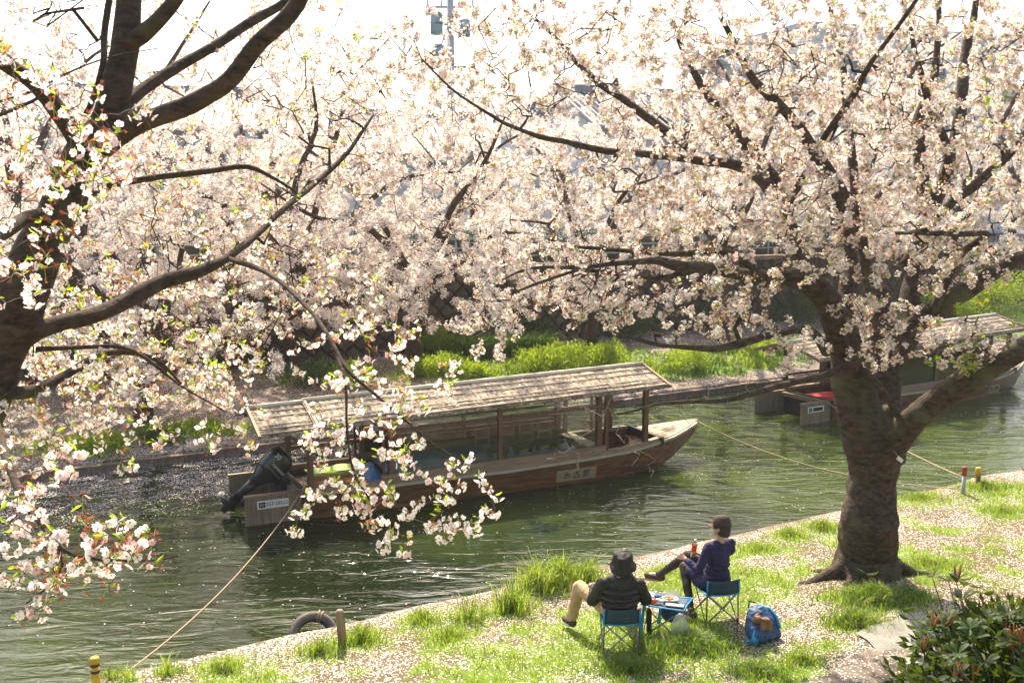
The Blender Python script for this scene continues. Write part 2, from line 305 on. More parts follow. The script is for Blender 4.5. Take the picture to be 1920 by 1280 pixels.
def np_mesh(name, verts, faces, mats, midx=None, smooth=False):
    """faces: (n,3) or (n,4) array"""
    me = bpy.data.meshes.new(name); verts = np.asarray(verts, np.float32); faces = np.asarray(faces, np.int32)
    k = faces.shape[1]; n = len(faces)
    me.vertices.add(len(verts)); me.vertices.foreach_set('co', verts.ravel())
    me.loops.add(n * k); me.loops.foreach_set('vertex_index', faces.ravel())
    me.polygons.add(n); me.polygons.foreach_set('loop_start', np.arange(0, n * k, k, dtype=np.int32)); me.polygons.foreach_set('loop_total', np.full(n, k, np.int32))
    for m in mats: me.materials.append(m)
    if midx is not None: me.polygons.foreach_set('material_index', np.asarray(midx, np.int32))
    if smooth: me.polygons.foreach_set('use_smooth', np.ones(n, bool))
    me.update(calc_edges=True); me.validate()
    return me

class MB:
    def __init__(s): s.v = []; s.f = []; s.m = []
    def add(s, vs, fs, mi=0):
        b = len(s.v); s.v += [tuple(map(float, x)) for x in vs]; s.f += [tuple(i + b for i in f) for f in fs]; s.m += [mi] * len(fs); return s
    def box(s, c, d, rot=None, mi=0, taper=1.0):
        hx, hy, hz = d[0] / 2, d[1] / 2, d[2] / 2
        vs = [Vector((x * hx * (taper if z > 0 else 1), y * hy * (taper if z > 0 else 1), z * hz)) for z in (-1, 1) for y in (-1, 1) for x in (-1, 1)]
        if rot is not None:
            e = rot if isinstance(rot, Matrix) else Euler(rot).to_matrix()
            vs = [e @ v for v in vs]
        return s.add([v + Vector(c) for v in vs], [(0, 2, 3, 1), (4, 5, 7, 6), (0, 1, 5, 4), (2, 6, 7, 3), (0, 4, 6, 2), (1, 3, 7, 5)], mi)
    def beam(s, a, b, wd, ht, mi=0, up=(0, 0, 1)):
        a = Vector(a); b = Vector(b); d = (b - a); L = d.length; d.normalize(); u = Vector(up)
        y = u.cross(d)
        if y.length < 1e-4: y = Vector((1, 0, 0)).cross(d)
        y.normalize(); z = d.cross(y)
        mt = Matrix((d, y, z)).transposed()
        return s.box((a + b) / 2, (L, wd, ht), mt, mi)
    def tube(s, pts, rad, n=8, mi=0, cap=True):
        pts = [Vector(p) for p in pts]
        if isinstance(rad, (int, float)): rad = [rad] * len(pts)
        vs = []; fs = []; prev = None
        for i, p in enumerate(pts):
            t = (pts[min(i + 1, len(pts) - 1)] - pts[max(i - 1, 0)])
            if t.length < 1e-7: t = Vector((0, 0, 1))
            t.normalize()
            if prev is None:
                x = Vector((0, 0, 1)).cross(t)
                if x.length < 0.1: x = Vector((1, 0, 0)).cross(t)
            else: x = prev - t * prev.dot(t)
            x.normalize(); prev = x; y = t.cross(x)
            for k in range(n):
                a = 2 * math.pi * k / n; vs.append(p + (x * math.cos(a) + y * math.sin(a)) * rad[i])
        for i in range(len(pts) - 1):
            for k in range(n):
                fs.append((i * n + k, i * n + (k + 1) % n, (i + 1) * n + (k + 1) % n, (i + 1) * n + k))
        if cap: fs.append(tuple(range(n))[::-1]); fs.append(tuple((len(pts) - 1) * n + k for k in range(n)))
        return s.add(vs, fs, mi)
    def ball(s, c, r, n=10, m=7, mi=0, rot=None):
        r = (r, r, r) if isinstance(r, (int, float)) else r
        e = Euler(rot).to_matrix() if rot else Matrix.Identity(3)
        vs = [e @ Vector((0, 0, -r[2])) + Vector(c)]
        for i in range(1, m):
            ph = math.pi * i / m - math.pi / 2
            for k in range(n):
                a = 2 * math.pi * k / n; vs.append(e @ Vector((r[0] * math.cos(ph) * math.cos(a), r[1] * math.cos(ph) * math.sin(a), r[2] * math.sin(ph))) + Vector(c))
        vs.append(e @ Vector((0, 0, r[2])) + Vector(c)); fs = []
        for k in range(n): fs.append((0, 1 + (k + 1) % n, 1 + k))
        for i in range(m - 2):
            for k in range(n): fs.append((1 + i * n + k, 1 + i * n + (k + 1) % n, 1 + (i + 1) * n + (k + 1) % n, 1 + (i + 1) * n + k))
        b = 1 + (m - 2) * n
        for k in range(n): fs.append((b + k, b + (k + 1) % n, len(vs) - 1))
        return s.add(vs, fs, mi)
    def capsule(s, a, b, ra, rb, n=12):
        a = Vector(a); b = Vector(b); d = b - a; L = max(d.length, 1e-5); d = d / L
        pts = []; rad = []
        for i in range(5):
            th = math.pi / 2 * (1 - i / 4.0); pts.append(a - d * ra * math.sin(th)); rad.append(max(ra * math.cos(th), 0.001))
        for i in range(5):
            th = math.pi / 2 * (i / 4.0); pts.append(b + d * rb * math.sin(th)); rad.append(max(rb * math.cos(th), 0.001))
        return s.tube(pts, rad, n)
    def loft(s, rings, mi=0, cap=True):
        n = len(rings[0]); vs = [p for r in rings for p in r]; fs = []
        for i in range(len(rings) - 1):
            for k in range(n): fs.append((i * n + k, i * n + (k + 1) % n, (i + 1) * n + (k + 1) % n, (i + 1) * n + k))
        if cap: fs.append(tuple(range(n))[::-1]); fs.append(tuple((len(rings) - 1) * n + k for k in range(n)))
        return s.add(vs, fs, mi)
    def lathe(s, prof, n=16, mi=0, c=(0, 0, 0), cap=True):
        rings = [[(c[0] + r * math.cos(2 * math.pi * k / n), c[1] + r * math.sin(2 * math.pi * k / n), c[2] + z) for k in range(n)] for r, z in prof]
        return s.loft(rings, mi, cap)
    def mesh(s, name, mats, smooth=False):
        me = bpy.data.meshes.new(name); me.from_pydata(s.v, [], s.f)
        for m in (mats if isinstance(mats, (list, tuple)) else [mats]): me.materials.append(m)
        me.polygons.foreach_set('material_index', s.m)
        if smooth: me.polygons.foreach_set('use_smooth', [True] * len(s.f))
        me.update(); return me
    def build(s, name, mats, parent=None, smooth=False, bevel=0.0, loc=None, rot=None):
        o = link(name, s.mesh(name, mats, smooth), parent, loc, rot)
        if bevel:
            b = o.modifiers.new('bevel', 'BEVEL'); b.width = bevel; b.segments = 2; b.limit_method = 'ANGLE'; b.angle_limit = R(40)
        return o
def rm(o, voxel, smooth=4):
    m = o.modifiers.new('skin', 'REMESH'); m.mode = 'VOXEL'; m.voxel_size = voxel; m.use_smooth_shade = True
    if smooth:
        q = o.modifiers.new('smooth', 'SMOOTH'); q.factor = 0.5; q.iterations = smooth
    return o

CL = bpy.data.textures.new('folds', 'CLOUDS'); CL.noise_scale = 0.075; CL.noise_depth = 2
def fold(o, strength=.022):
    d = o.modifiers.new('folds', 'DISPLACE'); d.texture = CL; d.strength = strength; d.mid_level = .5; d.texture_coords = 'LOCAL'; return o

def spline(pts, step=0.12):
    """Catmull-Rom through rows of pts (any number of columns), first three are positions"""
    p = np.asarray(pts, float); out = []
    q = np.vstack([2 * p[0] - p[1], p, 2 * p[-1] - p[-2]])
    for i in range(1, len(q) - 2):
        L = np.linalg.norm(q[i + 1][:3] - q[i][:3]); n = max(2, int(L / step))
        for k in range(n):
            t = k / n
            out.append(0.5 * ((2 * q[i]) + (-q[i - 1] + q[i + 1]) * t + (2 * q[i - 1] - 5 * q[i] + 4 * q[i + 1] - q[i + 2]) * t * t + (-q[i - 1] + 3 * q[i] - 3 * q[i + 1] + q[i + 2]) * t ** 3))
    out.append(p[-1]); return np.array(out)

def batch_tubes(paths, rads, sides=3):
    """paths (N,K,3), rads (N,K) -> verts, quads"""
    N, K, _ = paths.shape
    if N == 0: return np.zeros((0, 3)), np.zeros((0, 4), int)
    tan = np.zeros_like(paths); tan[:, 1:-1] = paths[:, 2:] - paths[:, :-2]; tan[:, 0] = paths[:, 1] - paths[:, 0]; tan[:, -1] = paths[:, -1] - paths[:, -2]
    tan /= np.linalg.norm(tan, axis=2, keepdims=True) + 1e-9
    ref = np.tile(np.array([0.31, 0.52, 0.80]), (N, K, 1)); x = np.cross(ref, tan); x /= np.linalg.norm(x, axis=2, keepdims=True) + 1e-9; y = np.cross(tan, x)
    vs = []
    for k in range(sides):
        a = 2 * math.pi * k / sides; vs.append(paths + (x * math.cos(a) + y * math.sin(a)) * rads[..., None])
    V = np.stack(vs, 2).reshape(-1, 3)
    i, j, k = np.meshgrid(np.arange(N), np.arange(K - 1), np.arange(sides), indexing='ij')
    a = (i * K + j) * sides + k; b = (i * K + j) * sides + (k + 1) % sides
    return V, np.stack([a, b, b + sides, a + sides], -1).reshape(-1, 4)

def text(name, s, size, parent, loc, rot, mat, ext=0.002, align='CENTER'):
    c = bpy.data.curves.new(name, 'FONT'); c.body = s; c.size = size; c.extrude = ext; c.align_x = align; c.align_y = 'CENTER'
    o = link('tmp', c); bpy.context.view_layer.update(); dg = bpy.context.evaluated_depsgraph_get(); me = bpy.data.meshes.new_from_object(o.evaluated_get(dg)); me.materials.clear(); me.materials.append(mat)
    bpy.data.objects.remove(o); me.name = name; return link(name, me, parent, loc, rot)
# ================================================================== LARGE STRUCTURE
def ground_h(n, s):
    n = np.asarray(n, float); s = np.asarray(s, float); t = N_NEAR - n
    b = (fbm(s * 1.3, n * 1.3, 5) - 0.5) * 0.10
    near = 0.33 + 0.05 * np.clip(t, 0, 7.0) + np.clip((t - 7.0) / 2.8, 0, 1) * 3.2 + b * np.clip(t * 3, 0, 1) * np.clip((12 - t) / 2, 0, 1)
    q = n - N_FAR
    far = 0.20 + 0.088 * np.clip(q, 0, 6.8) + b * 1.2 * np.clip(q * 3, 0, 1) * (n < N_WALL)
    far = np.where(n > N_WALL + 0.25, 3.35, far)
    return np.where(t >= 0, near, np.where(q >= 0, far, -0.9))
def sn(p): return float(p[0] * DV[0] + p[1] * DV[1]), float(p[0] * NV[0] + p[1] * NV[1])
def W(s, n, z=0.0): return np.array([s * DV[0] + n * NV[0], s * DV[1] + n * NV[1], z])
def gz(x, y):
    s, n = sn((x, y)); return float(ground_h(n, s))
def GG(u, v):                              # the point of the terrain seen at (u, v)
    d = Fw + (u - 960) / FPX * Rt - (v - 640) / FPX * Up; t = np.arange(6.0, 80.0, 0.02); q = Cc + t[:, None] * d
    s = q[:, 0] * DV[0] + q[:, 1] * DV[1]; n = q[:, 0] * NV[0] + q[:, 1] * NV[1]; k = np.argmax((q[:, 2] < ground_h(n, s)) & (n < N_WALL + 0.2))
    if not (q[k, 2] < ground_h(n, s)[k]): k = np.argmax(n > N_WALL - 0.6)
    return np.array([q[k, 0], q[k, 1], float(ground_h(n[k], s[k]))])

TUFTS = [  # u, v, radius m, height m, blades, dark share
    (1290, 1215, 0.55, 0.26, 2400, 0.75), (1180, 1258, 0.35, 0.20, 700, 0.6), (1420, 1262, 0.35, 0.18, 700, 0.6), (1640, 1128, 0.50, 0.30, 2200, 0.45), (1600, 1170, 0.35, 0.24, 900, 0.4), (1700, 1120, 0.3, 0.22, 500, 0.5),
    (1055, 1095, 0.50, 0.55, 420, 0.0), (1005, 1108, 0.34, 0.58, 260, 0.0), (1100, 1092, 0.30, 0.48, 240, 0.0), (955, 1146, 0.32, 0.50, 260, 0.0), (880, 1160, 0.28, 0.42, 150, 0.0),
    (680, 1200, 0.34, 0.26, 420, 0.1), (600, 1225, 0.3, 0.24, 320, 0.1), (790, 1165, 0.30, 0.22, 300, 0.1), (840, 1195, 0.3, 0.2, 300, 0.1), (420, 1255, 0.3, 0.22, 260, 0.0), (315, 1262, 0.16, 0.30, 60, 0.0), (240, 1275, 0.15, 0.3, 40, 0.0), (150, 1278, 0.2, 0.26, 60, 0.0),
    (1480, 1003, 0.4, 0.16, 500, 0.1), (1540, 990, 0.4, 0.2, 500, 0.1), (1720, 935, 0.6, 0.18, 700, 0.2), (1850, 915, 0.6, 0.2, 900, 0.4), (1420, 1030, 0.4, 0.15, 420, 0.1), (1240, 1075, 0.3, 0.16, 260, 0.1), (1740, 1060, 0.5, 0.16, 700, 0.3),
    (1500, 1240, 0.25, 0.18, 260, 0.3), (1900, 880, 0.6, 0.2, 600, 0.2), (1880, 960, 0.5, 0.16, 500, 0.3)]
TUFT_P = [(GG(u, v), r, h, c, dk) for u, v, r, h, c, dk in TUFTS]
FAR_GREEN = [(1010, 690, 3.2, 1.3), (1330, 690, 3.2, 1.8), (1450, 655, 3.5, 1.5), (200, 830, 1.6, 0.6), (330, 810, 1.5, 0.6), (600, 700, 1.4, 1.0), (850, 690, 2.0, 1.1), (1150, 680, 3, 1.5), (480, 810, 1.2, 0.5), (660, 780, 1.4, 0.6), (1850, 600, 5.0, 3.0), (1650, 650, 4.0, 2.0)]
FG = [(GG(u, v), a, b) for u, v, a, b in FAR_GREEN]
def cover(n, s):
    n = np.asarray(n, float); s = np.asarray(s, float); t = N_NEAR - n
    g = np.clip((fbm(s * 0.75, n * 0.75, 11) - 0.28) * 2.6 + (fbm(s * 3.1, n * 3.1, 12) - 0.5) * 2.4, 0, 1) * 0.85
    g = g * np.clip((t - 0.25) * 1.6, 0, 1) * (t > 0)
    for p, r, h, c, dk in TUFT_P:
        a, b = sn(p); g = np.maximum(g, np.exp(-((s - a) ** 2 + (n - b) ** 2) / (r * 1.1) ** 2) * (t > 0) * 0.95)
    q = n - N_FAR; f = np.zeros_like(n)
    for p, r1, r2 in FG:
        a, b = sn(p); f = np.maximum(f, np.exp(-((s - a) / r1) ** 2 - ((n - b) / r2) ** 2))
    f = np.clip(f * 1.3 * (0.35 + 1.3 * fbm(s * 1.1, n * 1.1, 21)), 0, 1) * np.clip((q - 0.5) * 1.5, 0, 1) * (q > 0)
    g = np.where(q > 0, f, g)
    pet = np.clip(0.80 - 0.66 * g + 0.3 * np.clip(1 - t * 1.5, 0, 1) * (t > 0) + (fbm(s * 1.7, n * 1.7, 31) - 0.5) * 1.1, 0.05, 1)
    return g, pet

sg = np.concatenate([np.linspace(-260, -22, 12), np.arange(-20, 46, 0.16), np.linspace(48, 520, 22)])
ng = np.concatenate([np.linspace(-220, -6, 10), np.arange(-4, N_NEAR - 0.05, 0.15), [N_NEAR - 0.02, N_NEAR + 0.10, 14, 17, 20, N_FAR - 0.10, N_FAR + 0.02], np.arange(N_FAR + 0.2, N_WALL + 0.2, 0.2), [N_WALL + 0.26, N_WALL + 0.5, 31, 34, 40, 55, 80, 140, 300, 900]])
S_, N_ = np.meshgrid(sg, ng, indexing='ij')
wob = (fbm(S_ * 0.7, N_ * 0, 3) - 0.45) * 0.4
Nw = N_ + wob * ((np.abs(N_ - N_NEAR) < 0.3) | (np.abs(N_ - N_FAR) < 0.0))
H_ = ground_h(N_, S_)
V_ = np.stack([S_ * DV[0] + Nw * NV[0], S_ * DV[1] + Nw * NV[1], H_], -1).reshape(-1, 3)
ns, nn = S_.shape
i, j = np.meshgrid(np.arange(ns - 1), np.arange(nn - 1), indexing='ij')
F_ = np.stack([i * nn + j, (i + 1) * nn + j, (i + 1) * nn + j + 1, i * nn + j + 1], -1).reshape(-1, 4)
cn = (N_[:-1, :-1] + N_[1:, 1:]) / 2; cn = cn.reshape(-1)
mi = np.where(cn < 0.6, 1, np.where(cn < N_NEAR + 0.0, 0, np.where(cn < N_FAR - 0.05, 2, np.where(cn < N_WALL + 0.9, 0, 1))))
me = np_mesh('ground', V_, F_, [M['bank'], M['asphalt'], M['mud']], mi, True)
g_, p_ = cover(N_, S_)
ca = me.color_attributes.new('cover', 'FLOAT_COLOR', 'POINT')
ca.data.foreach_set('color', np.stack([g_, p_, g_ * 0, g_ * 0 + 1], -1).reshape(-1).astype(np.float32))
tag(link('ground', me), kind='structure', label='grassy canal banks strewn with fallen cherry petals')

# water
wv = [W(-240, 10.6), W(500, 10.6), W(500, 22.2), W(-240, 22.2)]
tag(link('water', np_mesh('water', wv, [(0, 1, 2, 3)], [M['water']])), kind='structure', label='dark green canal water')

# footpath at the near bank (t 4.9 .. 7.5), with a worn concrete band across it
def strip(name, s0, s1, n0, n1, mat, dz, step=0.25, edge=0.25, kind='structure', seed=1):
    ss = np.arange(s0, s1 + 1e-6, step); nnn = np.linspace(n0, n1, max(2, int((n1 - n0) / step)))
    A, B = np.meshgrid(ss, nnn, indexing='ij')
    B2 = B.copy(); e = (fbm(A[:, 0] * 1.8, A[:, 0] * 0, seed) - 0.5) * edge * 2; B2[:, -1] += e; B2[:, 0] -= e
    Z = ground_h(B2, A) + dz
    V = np.stack([A * DV[0] + B2 * NV[0], A * DV[1] + B2 * NV[1], Z], -1).reshape(-1, 3); a, b = A.shape
    i, j = np.meshgrid(np.arange(a - 1), np.arange(b - 1), indexing='ij')
    me = np_mesh(name, V, np.stack([i * b + j, (i + 1) * b + j, (i + 1) * b + j + 1, i * b + j + 1], -1).reshape(-1, 4), [mat], None, True)
    pt = np.clip(0.03 + (fbm(A * 1.2, B * 1.2, 41) - 0.45) * 1.0 + np.clip(1 - np.abs(B - n1) * 1.8, 0, 1) * 0.5, 0, 1)
    gg = fbm(A * 0.5, B * 0.9, 42)
    c = me.color_attributes.new('cover', 'FLOAT_COLOR', 'POINT'); c.data.foreach_set('color', np.stack([gg, pt, gg, gg], -1).reshape(-1).astype(np.float32))
    return tag(link(name, me), kind=kind)
strip('footpath', -15, 30, 4.4, 6.85, M['path'], 0.02)['label'] = 'brown gravel footpath along the near bank with scattered petals'
ps, pn = sn(GG(1745, 1215))
sl_ = MB(); qs = [GG(1600, 1190), GG(1735, 1150), GG(1900, 1275), GG(1790, 1310)]
for k, q in enumerate(qs): qs[k] = q + np.array([0, 0, 0.034])
nseg = 10; vs = []; fs = []
for a in range(nseg + 1):
    for b in range(5):
        f = a / nseg; g = b / 4; f = np.clip(f, 0, 1)
        q = (1 - f) * ((1 - g) * qs[0] + g * qs[1]) + f * ((1 - g) * qs[3] + g * qs[2]); q += (vnoise(q[0] * 3.1, q[1] * 2.7, 8) - .5) * .16 * DV + (vnoise(q[0] * 2.9 + 5, q[1] * 3.3, 9) - .5) * .16 * NV; q[2] = gz(q[0], q[1]) + 0.025; vs.append(q)
for a in range(nseg):
    for b in range(4): fs.append((a * 5 + b, a * 5 + b + 1, (a + 1) * 5 + b + 1, (a + 1) * 5 + b))
sl_.add(vs, fs); tag(sl_.build('paving_slab', M['concrete']), kind='structure', label='pale worn concrete slab set across the gravel path')

# kerb stones of the far edge, and a low stone edge on the near side
def kerb(name, n, s0, s1, L, z, lab):
    root = empty(name, W(s0, n, 0)); tag(root, kind='structure', label=lab); rr = random.Random(7)
    ms = []
    for k in range(3):
        b = MB(); b.box((0, 0, 0), (L - 0.006, 0.26, 0.5), taper=0.985); ms.append(b.mesh('kerb_stone', M['kerb']))
    k = 0; s = s0
    while s < s1:
        p = W(s + L / 2, n, z - 0.25 + rr.uniform(-0.015, 0.02)) - W(s0, n, 0)
        link('kerb_stone', ms[k % 3], root, p, (rr.uniform(-0.02, 0.02), rr.uniform(-0.01, 0.01), AD + rr.uniform(-0.012, 0.012))); s += L; k += 1
kerb('canal_kerb', N_FAR - 0.06, -4, 34, 0.62, 0.17, 'low stone kerb along the far water edge')
kerb('canal_kerb', N_NEAR + 0.05, -9, 20, 0.6, 0.27, 'low stone kerb along the near water edge')

# retaining wall of diamond-set stones
wr = empty('retaining_wall', W(0, N_WALL, 0.7)); tag(wr, 'dark retaining wall of diamond-set stones behind the far footpath', 'wall')
b = MB(); b.box((14, 0.28, 1.25), (90, 0.3, 2.75)); bo = b.build('backing', M['mortar'], wr, rot=(0, 0, AD))
b = MB(); b.box((14, 0.15, 2.70), (90, 0.55, 0.16)); b.build('coping', M['kerb'], wr, rot=(0, 0, AD))
h = 0.27
sm = []
for k in range(4):
    b = MB(); e = 0.02
    o8 = [(h, 0), (0, h), (-h, 0), (0, -h)]; q = h * (0.72 + 0.04 * k)
    b.add([(x * 0.96, 0, z * 0.96) for x, z in o8] + [(x * q / h, -0.10 - 0.01 * k, z * q / h + 0.01) for x, z in o8], [(0, 1, 5, 4), (1, 2, 6, 5), (2, 3, 7, 6), (3, 0, 4, 7), (4, 5, 6, 7)])
    sm.append(b.mesh('stone', M['stone']))
rr = random.Random(3); st = []
for r_ in range(9):
    for c_ in range(-20, 130):
        x = (c_ + 0.5 * (r_ % 2)) * h * 2; z = 0.27 + r_ * h
        if z < 2.45: st.append((x, z))
st.sort(key=lambda q: abs(q[0] - 14) + q[1] * 1.5)
jb = MB()
for k, (x, z) in enumerate(st):
    if k < 300: link('stone', sm[rr.randrange(4)], wr, (x * DV[0] - 0.0, x * DV[1], z), (rr.uniform(-.03, .03), rr.uniform(-.04, .04), AD + rr.uniform(-.03, .03)), 1.0)
    else:
        m_ = sm[k % 4]; jb.add([Matrix.Rotation(AD, 3, 'Z') @ v.co + Vector((x * DV[0], x * DV[1], z)) for v in m_.vertices], [tuple(p.vertices) for p in m_.polygons])
o = jb.build('stone', M['stone'], wr); tag(o, kind='stuff')

# ------------------------------------------------------------------ buildings behind
def tile_roof(root, L, Wd, z0, rise, over=0.6, nrow=None):
    """gable roof, ridge along x"""
    hw = Wd / 2 + over; sl = math.hypot(hw, rise); ang = math.atan2(rise, hw); hl = L / 2 + over
    r = MB()
    for sg_ in (-1, 1):
        r.add([(-hl, sg_ * hw, z0), (hl, sg_ * hw, z0), (hl, 0, z0 + rise), (-hl, 0, z0 + rise), (-hl, sg_ * hw, z0 - 0.16), (hl, sg_ * hw, z0 - 0.16), (hl, 0, z0 + rise - 0.16), (-hl, 0, z0 + rise - 0.16)],
              [(0, 1, 2, 3), (4, 7, 6, 5), (0, 4, 5, 1), (1, 5, 6, 2), (0, 3, 7, 4)])
    ro = r.build('roof', M['rooftile'], root)
    t = MB(); n = int(2 * hl / 0.42)
    for k in range(n + 1):
        x = -hl + k * 2 * hl / n
        for sg_ in (-1, 1): t.tube([(x, sg_ * (hw + 0.02), z0 + 0.05), (x, 0.0, z0 + rise + 0.05)], 0.085, 6)
    tag(t.build('tile', M['rooftile'], ro), kind='stuff')
    t = MB(); t.beam((-hl - 0.1, 0, z0 + rise + 0.2), (hl + 0.1, 0, z0 + rise + 0.2), 0.32, 0.42); t.build('ridge', M['rooftile'], ro)
    return ro
def house(name, lab, cx, cyy, rz, L, Wd, H, rise, wallm, wins, zg=3.35, flat=False):
    root = empty(name, (cx, cyy, zg), rz); tag(root, lab, 'building')
    b = MB(); b.box((0, 0, H / 2), (L, Wd, H)); 
    if not flat: b.add([(-L / 2, -Wd / 2, H), (-L / 2, Wd / 2, H), (-L / 2, 0, H + rise * Wd / (Wd + 1.2)), (L / 2, -Wd / 2, H), (L / 2, Wd / 2, H), (L / 2, 0, H + rise * Wd / (Wd + 1.2))], [(0, 2, 1), (3, 4, 5)])
    b.build('wall', wallm, root)
    if flat:
        b = MB(); b.box((0, 0, H + 0.15), (L + 0.3, Wd + 0.3, 0.32)); b.build('roof', M['plaster_grey'], root)
    else: tile_roof(root, L, Wd, H - 0.05, rise)
    for (x, z, w_, h_, f) in wins:          # f: side, 0 front (-y), 1 the -x gable
        fr = MB(); pn_ = MB()
        def at(a, d, zz): return (a, -Wd / 2 - d, zz) if f == 0 else (-L / 2 - d, a, zz)
        for (a, zz, ww, hh) in ((x, z + h_ / 2, w_ + 0.16, 0.09), (x, z - h_ / 2, w_ + 0.16, 0.09), (x - w_ / 2, z, 0.09, h_), (x + w_ / 2, z, 0.09, h_), (x, z, 0.06, h_)):
            fr.box(at(a, 0.04, zz), (ww, 0.08, hh) if f == 0 else (0.08, ww, hh))
        fo = fr.build('window', M['fenceblue'], root)
        pn_.box(at(x, 0.015, z), (w_, 0.03, h_) if f == 0 else (0.03, w_, h_)); pn_.build('pane', M['window'], fo)
    return root
house('traditional_house', 'long pale house with grey tiled gable roof behind the blossoms at the top centre', 8.6, 63, R(24), 12, 9, 6.3, 2.5, M['plaster'], [(-4, 5.4, 1.6, 1.1, 0), (-1, 5.4, 1.6, 1.1, 0), (2, 5.4, 1.6, 1.1, 0), (0, 6, 1.2, 1.0, 1)])
house('storehouse', 'tall pale plaster storehouse with tiled roof rising above the long house', 18.5, 66, R(24), 12, 11, 8.6, 2.6, M['plaster_grey'], [(-4.4, 9.6, 1.0, 0.9, 0), (0, 9.6, 1.0, 0.9, 0), (-1.5, 9, 1.0, 1.0, 1)])
a_ = house('apartment_building', 'white apartment block with dark balcony windows behind the right cherry tree', 26, 74, R(20), 18, 9, 13.5, 0, M['plaster'], [(x, z, 1.9, 1.5, 0) for x in (-7.3, -4.4, -1.5, 1.5, 4.4, 7.3) for z in (4.6, 7.6, 10.6)], flat=True)
for z in (3.6, 6.6, 9.6):
    b = MB(); b.box((0, -5.1, z), (17.6, 1.2, 0.15))
    bal = b.build('balcony', M['plaster_grey'], a_); b = MB()
    for k in range(59): b.box((-8.7 + k * 0.3, -5.66, z + 0.55), (0.04, 0.04, 0.95))
    b.box((0, -5.66, z + 1.05), (17.6, 0.07, 0.06)); b.build('railing', M['fenceblue'], bal)
house('low_house', 'low house with dark tiled ridge glimpsed left of the utility pole', -5.6, 52, R(16), 6, 6, 4.6, 1.9, M['plaster'], [(-1.5, 3.6, 1.4, 1.0, 0), (1.3, 3.6, 1.4, 1.0, 0)])
house('grey_house', 'grey walled house with blue framed windows behind the left blossoms', -17.5, 50, R(10), 9, 7, 5.6, 1.9, M['plaster_grey'], [(-2.4, 4.4, 1.6, 1.2, 0), (0.6, 4.4, 1.6, 1.2, 0), (3, 4.4, 1.2, 1.2, 0)])
house('small_tower_house', 'narrow pale house with pointed tiled roof left of the long tiled house', 1.9, 66, R(24), 4, 4, 6.9, 1.7, M['plaster'], [(0, 6.4, 1.0, 0.9, 0)])

# utility pole
up = empty('utility_pole', (-2.75, 46, 3.35)); tag(up, 'concrete utility pole with grey transformers at the top centre of the view', 'utility pole')
b = MB(); b.tube([(0, 0, 0), (0, 0, 13)], [0.22, 0.14], 14); b.build('pole', M['pole'], up, True)
for dx, z, r_, hh in ((-0.62, 9.6, 0.28, 0.9), (-0.55, 8.6, 0.30, 0.5), (0.62, 9.5, 0.26, 0.7)):
    b = MB(); b.lathe([(0.02, 0), (r_, 0.02), (r_, hh), (r_ * 0.7, hh + 0.08), (0.02, hh + 0.1)], 14, c=(dx, 0, z)); b.beam((0, 0, z + hh / 2), (dx, 0, z + hh / 2), 0.08, 0.08); b.build('transformer', M['fenceblue'], up, True)
for z in (8.2, 10.8, 11.6, 12.3):
    b = MB(); b.beam((-1.1, 0, z), (1.1, 0, z), 0.09, 0.09); b.build('crossarm', M['pole'], up)
for x in (-1, -0.4, 0.4, 1):
    b = MB(); b.tube([(x, 0, 10.85), (x, 0, 11.1)], 0.05, 8); b.build('insulator', M['white'], up)
for k, (z, x0) in enumerate(((14.4, -1.0), (14.4, 1.0), (13.0, 0.0))):
    b = MB(); pts = []
    for q in range(31):
        f = q / 30; pts.append((-45 + 90 * f, 46 + (f - 0.5) * 50 + x0, z - 1.1 + 1.6 * (2 * f - 1) ** 2))
    b.tube(pts, 0.014, 4); tag(b.build('power_line', M['ink']), ('upper rear', 'upper front', 'lowest')[k] + ' power line passing the utility pole above the roofs', 'cable', 'power lines')

# street railing at the top of the wall
fr = empty('street_fence', W(0, 29.6, 3.35), AD); tag(fr, 'pale blue steel railing along the street above the retaining wall', 'fence')
for k in range(40):
    b = MB(); b.box((-6 + k * 1.2, 0, 0.5), (0.06, 0.06, 1.0)); b.build('post', M['fenceblue'], fr)
for z in (0.35, 0.65, 0.95):
    b = MB(); b.box((17.4, 0, z), (47, 0.045, 0.045)); b.build('rail', M['fenceblue'], fr)
# ================================================================== GROUND COVER
rng = np.random.default_rng(4)
def blades(name, base, hgt, wid, lean, mats, midx, lab, z_off=-0.01, parent=None):
    n = len(base); az = rng.uniform(0, 2 * np.pi, n); side = np.stack([np.cos(az), np.sin(az), az * 0], -1) * (wid / 2)[:, None]
    la = rng.uniform(0, 2 * np.pi, n); ld = np.stack([np.cos(la), np.sin(la), la * 0], -1) * (lean * hgt)[:, None]; upv = np.array([0, 0, 1.0])
    b = base + upv * z_off; m = b + ld * 0.28 + upv * (hgt * 0.6)[:, None]; t = b + ld + upv * (hgt * np.clip(1 - lean * 0.3, 0.4, 1))[:, None]
    V = np.stack([b - side, b + side, m - side * 0.8, m + side * 0.8, t - side * 0.12, t + side * 0.12], 1).reshape(-1, 3)
    o = np.arange(n)[:, None] * 6; F = np.concatenate([o + np.array([0, 1, 3, 2]), o + np.array([2, 3, 5, 4])], 0)
    me = np_mesh(name, V, F, mats, np.concatenate([midx, midx]), True)
    return tag(link(name, me, parent), lab, kind='stuff')
